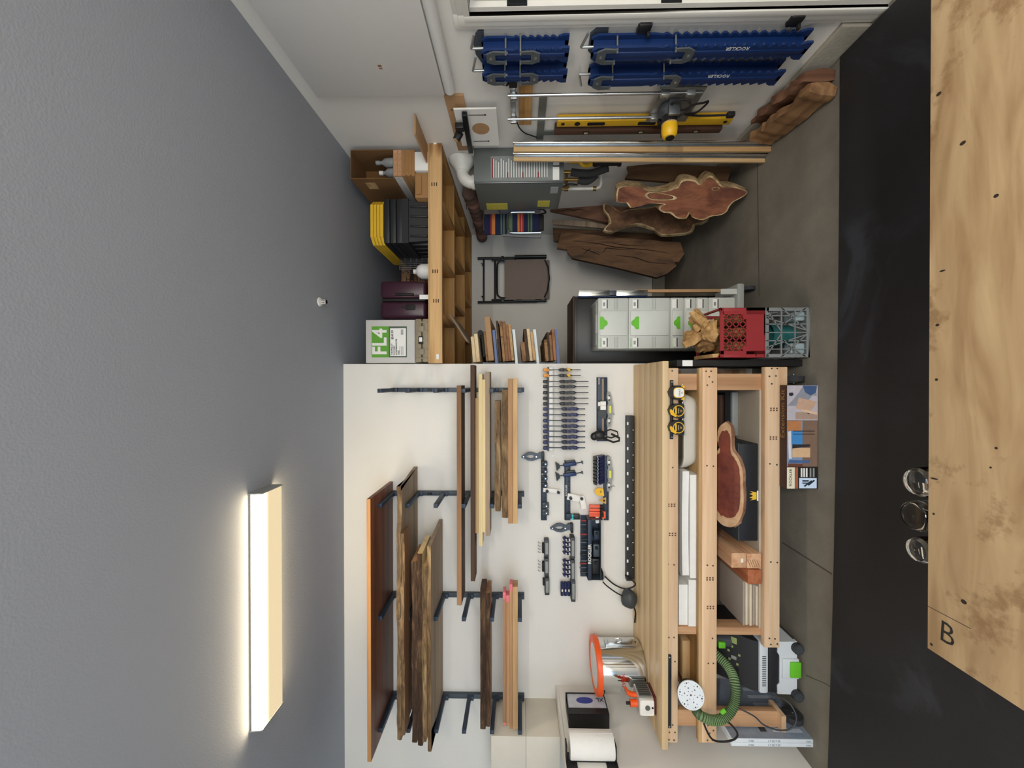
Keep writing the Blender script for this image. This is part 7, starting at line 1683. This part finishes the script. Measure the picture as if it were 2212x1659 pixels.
def build_slabs():
    g = 'wood slabs leaning in the alcove corner'
    lw = wood('slab_brown', '#4a3220', '#7d5c3e', 'z', 7, .06); lr = wood('slab_red_brown', '#593a28', '#86604a', 'z', 7, .06); ld = wood('slab_dark', '#37271a', '#66492f', 'z', 7, .06)
    heart = wood('cedar_heart', '#553023', '#8a573c', 'z', 7, .35, c3='#6f4330'); sap = blotch('cedar_sap', '#86693f', '#dcc295', 12, .75, .5, 30)
    burl = blotch('burl_brown', '#4d3320', '#8a6242', 10, .7, .3, 30)
    # boards behind, against the back wall
    lean('wood_slab', 'narrow reddish plank leaning behind the cedar slice, under the heater', [(1188, 455), (1190, 442), (1205, 436), (1330, 446), (1430, 452), (1430, 492), (1310, 480)], 3.92, .16, .04, [lr], group=g, k=.0)
    lean('wood_slab', 'grey-edged plank just below the camp chair straps', [(1192, 475), (1300, 478), (1455, 490), (1455, 505), (1195, 484)], 4.02, .16, .035, [m_greyw], group=g)
    lean('wood_slab', 'pale-topped board standing farthest back in the alcove corner', [(1194, 492), (1196, 520), (1230, 528), (1450, 560), (1452, 508)], 4.18, .14, .04, [ld], group=g)
    lean('wood_slab', 'long brown board with a squared top in the leaning group', [(1203, 536), (1213, 499), (1320, 512), (1470, 524), (1478, 548), (1466, 566), (1360, 560)], 3.95, .2, .05, [lw], group=g, amp=.003)
    lean('wood_slab', 'frontmost leaning board with cracks and a ragged pale hollow', [(1222, 530), (1330, 535), (1390, 545), (1452, 560), (1462, 575), (1440, 592), (1418, 599), (1330, 578), (1235, 557), (1226, 545)], 3.75, .24, .06, [ld, m_bark], group=g, amp=.004)
    def cracks(o, Y0, s, lines):
        for L_ in lines:
            P = [atP(x, y, Y0, s) - V((0, 1, -s)).normalized() * .0015 for x, y in L_]; P = smooth_path(P, 3)
            part('crack', B().tube(P, .003, 5, rad=[.0012 + .003 * math.sin(PI * i / (len(P) - 1)) for i in range(len(P))]), mk('crack_dark', '#17100b', .9), o)
    cracks(bpy.data.objects['wood_slab.004'], 3.75, .24, [[(1255, 535), (1265, 540), (1272, 541), (1290, 548), (1296, 552)], [(1262, 548), (1268, 542), (1276, 536)], [(1300, 545), (1306, 542), (1310, 536), (1330, 538), (1370, 540)], [(1330, 552), (1370, 556), (1400, 566), (1440, 570)]])
    cracks(bpy.data.objects['wood_slab'], 3.92, .16, [[(1200, 455), (1215, 456), (1228, 452), (1240, 455), (1252, 452), (1270, 458)]])
    cracks(bpy.data.objects['wood_slab.003'], 3.95, .2, [[(1240, 520), (1290, 526), (1330, 534), (1400, 540), (1450, 548)], [(1320, 524), (1345, 529), (1380, 531)]])
    # brown burl slice and the big red cedar slice
    bp = [(1303, 441), (1311, 440), (1330, 452), (1345, 458), (1356, 452), (1400, 448), (1418, 445), (1440, 448), (1500, 452), (1520, 462), (1532, 470), (1520, 480), (1500, 484), (1494, 500), (1470, 505), (1430, 507), (1415, 495), (1395, 488), (1372, 484), (1345, 490), (1320, 500), (1305, 497), (1312, 487), (1318, 480), (1312, 462), (1304, 452)]
    lean('burl_slice', 'brown burl slice with pale pointed ears behind the big cedar slice', bp, 3.66, .20, .06, [burl, sap, sap], group=g, rim=.014, amp=.004, smooth=2)
    cp = [(1333.7, 407.7), (1338.2, 404.8), (1351.8, 401.6), (1372.1, 403.2), (1388.0, 406.6), (1400.4, 413.4), (1419.6, 415.6), (1446.7, 410.0), (1454.6, 405.7), (1464.8, 403.2), (1471.6, 391.9), (1484.0, 387.1), (1504.4, 390.3), (1510.5, 396.2), (1519.1, 396.2), (1523.6, 388.0), (1536.0, 379.5), (1546.2, 386.2), (1554.1, 394.2), (1564.3, 403.2), (1586.9, 403.9), (1607.2, 410.0), (1615.1, 415.6), (1607.2, 424.7), (1585.7, 436.0), (1575.6, 447.3), (1571.0, 456.3), (1559.7, 463.5), (1539.4, 467.2), (1528.1, 472.1), (1519.1, 475.8), (1505.5, 473.5), (1495.3, 469.4), (1489.2, 460.8), (1482.9, 472.1), (1464.8, 472.1), (1456.9, 468.1), (1446.7, 460.8), (1433.2, 459.7), (1423.0, 452.9), (1426.4, 446.1), (1435.4, 441.6), (1415.1, 439.4), (1397.0, 440.9), (1378.9, 446.1), (1360.8, 448.4), (1352.9, 438.2), (1331.0, 436.0)]
    o = lean('cedar_slice', 'big twisted red cedar slice with cream sapwood edges leaning on the pipes', cp, 4.22, .20, .20, [heart, sap, sap], k=-.80, group=None, rim=.012, amp=.003, smooth=2)
    # hollows in the red slice
    for pts in ([(1398, 422), (1404, 417), (1425, 418), (1452, 424), (1448, 430), (1410, 430)], [(1538, 408), (1544, 405), (1552, 406), (1550, 410), (1542, 411)]):
        P = [atP(x, y, 4.22, .20, -.80) for x, y in pts]; P = smooth_path(P + [P[0]], 3)[:-1]; b = B(); n_ = V((.80, 1, -.20)).normalized()
        c_ = sum(P, V()) / len(P)
        a = [b.bm.verts.new(c_ + (p - c_) * 1.25 - n_ * .002) for p in P]; i_ = [b.bm.verts.new(p - n_ * .003) for p in P]; d = [b.bm.verts.new(c_ + (p - c_) * .8 + n_ * .006) for p in P]; N = len(P)
        for q, r_, m in ((a, i_, 1), (i_, d, 0)):
            for i in range(N): f = b.bm.faces.new((q[i], q[(i + 1) % N], r_[(i + 1) % N], r_[i])); f.material_index = m
        b.bm.faces.new(d); part('hollow', b, [mk('hollow_dark', '#1f140d', .9), sap], o)
    # block of bark pieces on its top edge, dark board behind it by the wall
    lean('wood_slab', 'dark board with a pale square patch between the rail boards and the cedar slice', [(1352, 352), (1470, 356), (1580, 360), (1570, 400), (1480, 395), (1350, 385), (1358, 372)], 3.20, .16, .03, [ld], group=g)
    # cants on the floor along the curb
    cw = wood('cant_orange', '#664630', '#94704c', 'x', 8, .06); cb = blotch('cant_bark', '#6b4a2e', '#c19a6a', 9, .9, .7, 30)
    a, b_ = atZ(1811, 212, 0), atZ(1666, 318, 0)
    d = (b_ - a); L = d.length; an = math.atan2(d.y, d.x)
    def cant(L, y0, y1, h, seed, tilt):
        b = rough_board(0, L, y0, y1, 0, h, seed, .012, n=26, back=.02, thick=1.6, bark_front=0)
        b.bm.normal_update()
        for f in b.bm.faces: f.material_index = 1 if f.normal.z > .55 else 0
        return b.xf(M.Rotation(R(tilt), 4, 'X'))
    solo('wood_cant', cant(L * .94, -.03, .03, .155, 41, 12), [cw, cb], 'orange-brown bark-topped cant on the floor along the right wall curb', 'cant', None, loc=V((a.x + .035, a.y, .012)), rot=(0, 0, an))
    solo('wood_cant', cant(L * .9, -.03, .03, .175, 47, 0), [lr, m_bark], 'darker squared cant wedged between the orange one and the curb', 'cant', None, loc=V((a.x + .145, a.y + .02, .003)), rot=(0, 0, an - .06))
build_slabs()
def build_rail_boards():
    pl = wood('rail_plywood', '#b48a5a', '#d9b888', 'z', 8, .05); ch = mk('rail_shaft', '#d9dcdd', .1, 1); al = mk('rail_alu', '#c2c6c8', .22, .95)
    def rb(lab, ytop, ybot, xbot, w, Yt, Yb_):
        top = atY(1110, ytop, Yt); bot = atZ(xbot, ybot, 0); 
        bot = V((bot.x, bot.y, .001)); t = thing('rail_board', lab, 'rail', bot, group='plywood boards with linear rails')
        ax = (top - bot); L = ax.length; ax.normalize(); rt = V((1, 0, 0)); rt = (rt - ax * rt.dot(ax)).normalized(); nn = rt.cross(ax).normalized()
        if nn.y > 0: nn = -nn
        T = M(((rt.x, nn.x, ax.x, bot.x), (rt.y, nn.y, ax.y, bot.y), (rt.z, nn.z, ax.z, bot.z), (0, 0, 0, 1)))
        part('backer', B().box(-w / 2, w / 2, 0, .018, 0, L, .001).xf(T), pl, t)
        part('rail_support', B().box(-w * .1, w * .36, .0185, .024, .0, L - .005).box(.0 + w * .09, w * .17, .024, .036, .0, L - .005).xf(T), al, t)
        part('rail_shaft', B().cyl((w * .13, .044, .0), (w * .13, .044, L + .004), .010, n=14).xf(T), ch, t)
        s = B()
        for i in range(9): s.cyl((w * .26, .0235, .08 + i * (L - .16) / 8), (w * .26, .0262, .08 + i * (L - .16) / 8), .004, n=8)
        part('screw', s.xf(T), m_dsteel, t)
    rb('plywood board with steel linear rail leaning nearest the right wall', 318.5, 318, 1663, .078, 2.885, 0)
    rb('plywood board with steel linear rail, the one nearer the alcove', 341, 344, 1650, .062, 2.945, 0)
build_rail_boards()
# ------------------------------------------------------------------ right wall
def wall_prism(poly_px, off0, off1, m=0, b=None):
    """outline in photo pixels on the right wall, standing off it from off0 to off1"""
    b = b or B(); P = [atX(x, y, XR - off1) for x, y in poly_px]
    return b.prism([(p.y, p.z) for p in P], XR - off1, XR - off0, 'x', m)
def WX(x, y, off=0.0): return atX(x, y, XR - off)
TR = M.Rotation(R(-90), 4, 'Z')                           # local -y faces the room when a thing hangs on the right wall
FACE_R = TR @ FACE_CAM
def build_right_wall():
    # white panel with a rounded bottom rail
    a = WX(686, 213, .05); b_ = WX(964, 206, .05)
    t = thing('white_panel', 'big flat white panel mounted high on the right wall with a rounded bottom rail', 'panel', (XR, 1.7, b_.z))
    y0 = .7; pw = mk('panel_white', '#dcdad6', .6, var=.01)
    part('board', B().box(XR - .05, XR - .002, y0, (a.y + b_.y) / 2, b_.z + .01, a.z, .006), pw, t)
    part('bottom_rail', B().cyl((XR - .034, y0, b_.z - .028), (XR - .034, b_.y - .02, b_.z - .028), .033, n=18).box(XR - .03, XR - .002, y0, b_.y - .02, b_.z - .05, b_.z + .009), pw, t)
    p = WX(820, 142, .05)
    part('wood_chip', B().cbox((p.x - .001, p.y, p.z), (.003, .012, .02), (0, 0, 0)), m_brownw, t, label='small brown marks on the white panel'); part('wood_chip', B().cbox((p.x - .001, p.y + .018, p.z), (.003, .008, .018)), m_brownw, t)
    # fibreboard cleat with the router plate
    P = [WX(962, 206, .018), WX(1003, 200, .018), WX(1021, 325, .018), WX(988, 330, .018)]
    t = thing('mounting_board', 'brown fibreboard strip screwed flat to the right wall behind the white plate', 'board', (XR, (P[0].y + P[2].y) / 2, P[2].z))
    z0, z1 = (P[1].z + P[2].z) / 2, (P[0].z + P[3].z) / 2
    part('strip', B().box(XR - .018, XR - .001, P[0].y + .005, P[2].y, z0, z1, .002), m_mdf, t)
    part('screw', B().cyl((XR - .0195, 2.6, z1 - .03), (XR - .017, 2.6, z1 - .03), .008, n=10), m_brownw, t)
    o = .055
    Q = [WX(982, 239, o), WX(1072, 229, o), WX(1078, 310, o), WX(998, 316, o)]
    y0, y1 = (Q[0].y + Q[1].y) / 2, (Q[2].y + Q[3].y) / 2; za, zb = (Q[1].z + Q[2].z) / 2, (Q[0].z + Q[3].z) / 2
    c = V((XR - o, (y0 + y1) / 2, (za + zb) / 2)); w2, h2 = (y1 - y0) / 2, (zb - za) / 2
    t = thing('router_plate', 'white square router plate with a round hole on the fibreboard strip', 'plate', c)
    hole = [(.055 * math.cos(q), -.02 + .055 * math.sin(q)) for q in [i * PI / 12 for i in range(24)]]
    sl = [[(yy - .003, -.01), (yy + .003, -.01), (yy + .003, .035), (yy + .008, .04), (yy, .048), (yy - .008, .04), (yy - .003, .035)] for yy in ()]
    part('plate', B().plate_hole([(-w2, -h2), (w2, -h2), (w2, h2), (-w2, h2)], [hole], -.006, .006, 'x'), m_white, t, local=True)
    part('hole_rim', B().lathe([(.055, -.007), (.061, -.007), (.061, .007), (.055, .007)], (0, 0, -.02), 32, 'x'), m_mdf, t, local=True)
    for yy in (-w2 * .72, w2 * .72): part('slot', B().box(-.0068, -.006, yy - .003, yy + .003, -h2 * .45, h2 * .35).cyl((-.0068, yy, -h2 * .45), (-.006, yy, -h2 * .45), .007, n=10), m_ink, t, local=True)
    part('spacer', B().box(.006, .036, -.03, .03, h2 - .05, h2 - .01), m_mdf, t, local=True)
    p0, p1 = WX(1003, 245, .085), WX(1017, 328, .085)
    t = thing('fence_arm', 'black bar jig with a silver knob crossing the white router plate', 'jig', p1)
    part('bar', B().bar(p0, p1, .035, .03, (1, 0, 0), .003), m_blackm, t)
    k0 = WX(993, 275, .10); part('bracket', B().cbox(k0, (.04, .05, .06), (0, 0, 0), .006), m_black, t)
    k = WX(990, 296, .12); part('knob', B().cyl(k + V((.03, 0, -.01)), k + V((-.02, 0, .015)), .03, .026, n=8), m_black, t); part('knob_cap', B().cyl(k + V((-.0205, 0, .0155)), k + V((-.024, 0, .0175)), .02, n=12), m_steel, t)
    # ------------------------------------------------------------ panel clamps
    grey = mk('clamp_grey', '#5b6165', .45, .3); gal = mk('clamp_galv', '#b4b7b6', .35, .8)
    def panel_clamp(yb, xt, xb, long, lab, yw=.07, jx=None):
        """two serrated blue bars, front one proud, joined by grey plates, with a cranked screw on top. local x runs to the room front"""
        top, bot = WX(xt, yb, .06), WX(xb, yb, .06); L = top.z - bot.z; Y = WX((xt + xb) / 2, yb, .06).y
        t = thing('panel_clamp', lab, 'clamp', (XR, Y, bot.z), (0, 0, R(-90)), group='blue panel clamps on the right wall')
        W = yw / 2; n = 14 if long else 6; tooth = (L * (.62 if long else .5)) / n
        def blade(sgn):
            pts = [(-W * .4 * sgn, 0), (W * 1.25 * sgn, 0), (W * 1.25 * sgn, .03), (W * .95 * sgn, .055)]
            z = .06
            for i in range(n): pts += [(W * .62 * sgn, z), (W * 1.08 * sgn, z + tooth * .62), (W * 1.0 * sgn, z + tooth * .86)]; z += tooth
            pts += [(W * .85 * sgn, z), (W * 1.0 * sgn, z + .04), (W * 1.0 * sgn, L - .03), (W * .6 * sgn, L), (-W * .4 * sgn, L)]
            return pts
        for k, (sg, y_a, y_b, nm) in enumerate(((1, -.10, -.088, 'front_bar'), (-1, -.10, -.088, 'front_bar'), (1, -.034, -.022, 'rear_bar'), (-1, -.034, -.022, 'rear_bar'))):
            pts = blade(sg); b = B().prism([(u * .98 + .001 * sg, v) for u, v in pts], y_a, y_b, 'y'); part(nm, b, m_blue, t, local=True)
        part('spine', B().box(-W * .38, W * .38, -.104, -.018, .02, L - .01, .004), m_blue, t, local=True)
        zs = ((L - .03, L - .14), (L * .62 if long else L * .56, (L * .62 if long else L * .56) - .10))
        for i, (zu, zl) in enumerate(zs):
            zz = (zu + zl) / 2; s = 1 if i == 0 else -1
            pl = [(-W * 1.05, zz - .05 * s), (-W * 1.15, zz + .02 * s), (-W * .7, zz + .058 * s), (W * .7, zz + .058 * s), (W * 1.15, zz + .02 * s), (W * 1.05, zz - .05 * s), (W * .7, zz - .05 * s), (W * .6, zz + .01 * s), (-W * .6, zz + .01 * s), (-W * .7, zz - .05 * s)]
            part('yoke', B().prism(pl, -.115, -.106, 'y'), grey, t, local=True)
            for sx in (-1, 1): part('pin', B().cyl((sx * W * .87, -.122, zz - .046 * s), (sx * W * .87, -.01, zz - .046 * s), .005, n=8), gal, t, local=True)
            part('wedge', B().cyl((0, -.118, zz + .035 * s), (0, -.10, zz + .035 * s), .008, n=8), gal, t, local=True)
        part('screw', B().cyl((W * .1, -.06, L - .02), (W * .1, -.06, L + .055), .007, n=10), gal, t, local=True)
        d = 1 if not long else (-1 if 'lower' in lab else 1)
        part('crank', B().cyl((W * .1, -.06, L + .055), (W * .1 + .085 * d, -.06, L + .03), .007, n=8), gal, t, local=True)
        me = text_mesh('ROCKLER', .022 if not long else .028, m_white, ext=.0004); me.transform(M.Translation((W * .62, -.1005, L * .33 if long else L * .8)) @ FACE_CAM @ M.Rotation(R(90), 4, 'Z')); me.transform(M.Translation((0, -.0004, 0))); o = link('lettering', me, t); WM[o.name] = WM[t.name]
        return t
    panel_clamp(104, 1040, 1228, 0, 'short blue panel clamp beside the door, nearer the door trim')
    panel_clamp(152, 1042, 1224, 0, 'short blue panel clamp over the pine block, farther from the door')
    panel_clamp(99, 1278, 1738, 1, 'long blue panel clamp beside the door, nearer the door trim', .085)
    panel_clamp(158, 1272, 1682, 1, 'long blue panel clamp, lower crank end turned away from the door', .085)
    # grey hanger plates behind them
    for pts, nm, lab in (([(1020, 84), (1033, 68), (1045, 68), (1046, 100), (1055, 140), (1040, 135), (1028, 118)], 0, 'dark angled hanger plate behind the short blue clamps'), ([(1270, 110), (1275, 74), (1300, 54), (1316, 53), (1312, 84), (1288, 130)], 1, 'dark angled hanger plate behind the long blue clamps')):
        solo('hanger_plate', wall_prism(pts, .002, .012), m_slate, lab, 'bracket', 'dark hanger plates')
    for x, y, lab in ((1392, 64, 'black hook block above the upper end of the long clamps'), (1718, 47, 'black hook block at the low end of the long clamps')):
        p = WX(x, y, .03); t = thing('hook_block', lab, 'hook', p, (0, 0, R(-90)), group='black hook blocks')
        part('block', B().box(-.03, .03, -.005, .029, -.035, .035, .008), m_black, t, local=True); part('finger', B().box(-.02, .0, -.03, -.005, -.03, -.015, .004), m_ink, t, local=True)
    p = WX(1088, 172, .02); t = thing('peg_hook', 'small black peg hook under the short clamps', 'hook', p, (0, 0, R(-90)))
    part('peg', B().tube([(0, .018, .0), (.0, -.03, .0), (.015, -.045, -.02), (.035, -.05, -.03)], .007, 8), m_ink, t, local=True)
    # ------------------------------------------------------------ pine block with rods, plate and sander router
    a, c = WX(1118, 166, .038), WX(1150, 270, .038)
    t = thing('rod_holder', 'pine block with chrome clips fixed to the right wall', 'holder', (XR, (a.y + c.y) / 2, c.z))
    pb = wood('pine_block', '#a57743', '#c99d64', 'y', 8, .06)
    part('block', B().box(XR - .038, XR - .001, a.y, c.y, WX(1150, 218, .038).z, WX(1121, 218, .038).z, .003), pb, t)
    p1, p2 = WX(1107, 208, .09), WX(1107, 259, .09)
    part('clip_rail', B().box(XR - .075, XR - .045, p1.y - .05, p2.y + .01, p1.z - .02, p1.z + .015, .003), gal, t)
    part('toggle', B().box(XR - .08, XR - .04, WX(1115, 176, .06).y - .02, WX(1115, 176, .06).y + .03, p1.z - .03, p1.z + .02, .006), m_ink, t)
    for p in (p1, p2): 
        part('clip', B().box(XR - .115, XR - .07, p.y - .012, p.y + .012, p.z - .03, p.z + .012, .004), m_steel, t)
    rz1 = WX(1526, 187, .10).z; rz2 = WX(1430, 246, .10).z
    q1, q2 = WX(1097, 207, .10), WX(1097, 258, .10)
    for q, zb, lab in ((q1, rz1, 'long chrome guide rod, nearer the blue clamps'), (q2, rz2, 'shorter chrome guide rod, nearer the yellow level')):
        solo('guide_rod', B().cyl((XR - .098, q.y, zb), (XR - .098, q.y, q.z), .0095, n=14), m_steel, lab, 'rod', 'chrome guide rods', loc=None)
    # clear base plate carrying the router on the rods
    pl = [WX(1452, 160, .085), WX(1520, 180, .085), WX(1480, 262, .085), WX(1395, 262, .085)]
    t = thing('router_sled', 'black and yellow trim router on a clear sled hanging low on the chrome rods', 'router', (XR - .09, q1.y + .1, WX(1480, 230, .085).z))
    ac = mk('smoky_acrylic', '#8d877d', .15, trans=.55); 
    yA, yB = WX(1450, 188, .08).y, WX(1440, 262, .08).y; zA, zB = WX(1418, 215, .08).z, WX(1510, 215, .08).z
    part('base_plate', B().box(XR - .085, XR - .075, yA, yB, zB, zA, .002), mk('smoky_plate', '#6f6a62', .25), t)
    for x, q in ((1437, q1), (1492, q1), (1415, q2)):
        z = WX(x, 200 if q is q1 else 250, .1).z; part('rod_block', B().box(XR - .122, XR - .0855, q.y - .018, q.y + .018, z - .025, z + .025, .004), gal, t)
    rc = WX(1452, 236, .14); rc = V((XR - .09, (q1.y + q2.y) / 2 + .02, WX(1452, 236, .14).z))
    part('clamp_ring', B().lathe([(.02, -.0), (.065, -.0), (.07, -.04), (.052, -.055), (.048, -.07), (.02, -.07)], (rc.x, rc.y, rc.z), 28, 'x'), m_dgrey, t)
    part('motor', B().lathe([(.02, -.065), (.047, -.068), (.047, -.11), (.048, -.12)], (rc.x, rc.y, rc.z), 28, 'x'), m_black, t)
    part('ring_light', B().lathe([(.046, -.113), (.049, -.115), (.049, -.120), (.046, -.122)], (rc.x, rc.y, rc.z), 28, 'x'), m_tan, t)
    part('cap', B().lathe([(.047, -.120), (.050, -.15), (.046, -.185), (.034, -.2), (.001, -.203)], (rc.x, rc.y, rc.z), 28, 'x'), m_yel, t)
    part('cap_badge', B().cyl((rc.x - .199, rc.y, rc.z - .004), (rc.x - .205, rc.y, rc.z - .004), .027, n=20), m_ink, t)
    part('cap_grip', B().box(rc.x - .17, rc.x - .13, rc.y + .03, rc.y + .052, rc.z + .01, rc.z + .04, .006), m_ink, t)
    part('depth_bracket', B().box(rc.x - .1, rc.x - .0, rc.y - .075, rc.y - .05, rc.z - .04, rc.z + .03, .004), m_dsteel, t)
    part('side_foot', B().box(rc.x - .06, rc.x, rc.y + .08, rc.y + .11, rc.z - .05, rc.z + .04, .006), m_ink, t)
    cp = [rc + V((-.09, -.03, -.04)), rc + V((-.08, -.10, -.09)), rc + V((-.05, -.13, -.05)), rc + V((-.04, -.08, .02)), rc + V((-.06, -.05, -.06)), WX(1500, 226, .12), WX(1520, 222, .09), WX(1530, 219, .06), WX(1522, 229, .06), WX(1502, 244, .08), WX(1480, 247, .1), WX(1510, 250, .085), WX(1560, 249, .085), WX(1578, 248, .085)]
    part('power_cord', B().tube(smooth_path(cp, 6), .0065, 8), m_ink, t)
    pe = WX(1578, 248, .085); part('plug', B().cbox(pe, (.03, .035, .05), (0, 0, 0), .006), m_ink, t)
    # ------------------------------------------------------------ steel square, levels, thin cable
    sq = mk('square_steel', '#8c908a', .35, .7)
    yv = WX(1170, 208, .02).y, WX(1166, 303, .02).y
    za, zb = WX(1162, 255, .02).z, WX(1178, 255, .02).z
    t = thing('framing_square', 'dull steel framing square hung flat on the right wall', 'square', (XR, (yv[0] + yv[1]) / 2, zb))
    zt_ = WX(1300, 289, .02); zl = WX(1560, 286, .02).z
    part('blade', B().box(XR - .014, XR - .010, yv[0], yv[1], zb, za), sq, t)
    yt0, yt1 = WX(1200, 291, .02).y - .028, WX(1200, 291, .02).y + .012
    part('tongue', B().box(XR - .0139, XR - .0101, yt0, yt1, WX(1500, 290, .02).z, zb + .001), sq, t)
    yl = V((0, 0, 0)); a, c = WX(1203, 268, .05), WX(1582, 256, .05)
    t = thing('box_level', 'long yellow box level standing upright against the right wall', 'level', (XR - .04, (a.y + c.y) / 2, c.z))
    Yl = (a.y + c.y) / 2; w_ = .03
    part('beam', B().box(XR - .062, XR - .0145, Yl - w_, Yl + w_, c.z, a.z, .003), m_yel, t)
    for z, r in ((a.z - .04, 0), (a.z - .14, 1), (a.z - .27, 2), (a.z - .62, 2), (a.z - .8, 1), (c.z + .04, 0)):
        if r == 0: part('end_grip', B().box(XR - .0632, XR - .061, Yl - .012, Yl + .012, z - .012, z + .012, .002), m_ink, t)
        elif r == 1: part('vial', B().cyl((XR - .0635, Yl, z), (XR - .06, Yl, z), .02, n=16), m_ink, t)
        else: part('hand_hole', B().box(XR - .0632, XR - .061, Yl - .014, Yl + .014, z - .06, z + .06, .006, ), m_ink, t)
    a, c = WX(1198, 282, .06), WX(1560, 275, .06); Y2 = (a.y + c.y) / 2 + .012
    t = thing('wood_level', 'dark wooden level with brass vials standing beside the yellow level', 'level', (XR - .04, Y2, c.z))
    dw = wood('level_wood', '#33231a', '#5c4030', 'z', 8, .05)
    part('beam', B().box(XR - .075, XR - .0145, Y2 - .024, Y2 + .024, c.z, a.z, .003), dw, t)
    br = mk('vial_brass', '#c7b98a', .3, .6)
    for f in (.12, .45, .78):
        z = a.z + (c.z - a.z) * (f + .07); part('vial_window', B().box(XR - .077, XR - .0745, Y2 - .016, Y2 + .016, z - .022, z + .022, .002), m_ink, t); part('vial', B().box(XR - .079, XR - .0765, Y2 - .008, Y2 + .008, z - .014, z + .014, .002), br, t)
    cb = [WX(1117, 264, .05), WX(1122, 276, .03), WX(1133, 287, .02), WX(1146, 292, .02), WX(1160, 297, .02)]
    solo('thin_cable', B().tube(smooth_path(cb, 6), .0045, 6), m_ink, 'thin black cable curving from the pine block to the steel square', 'cable')
build_right_wall()
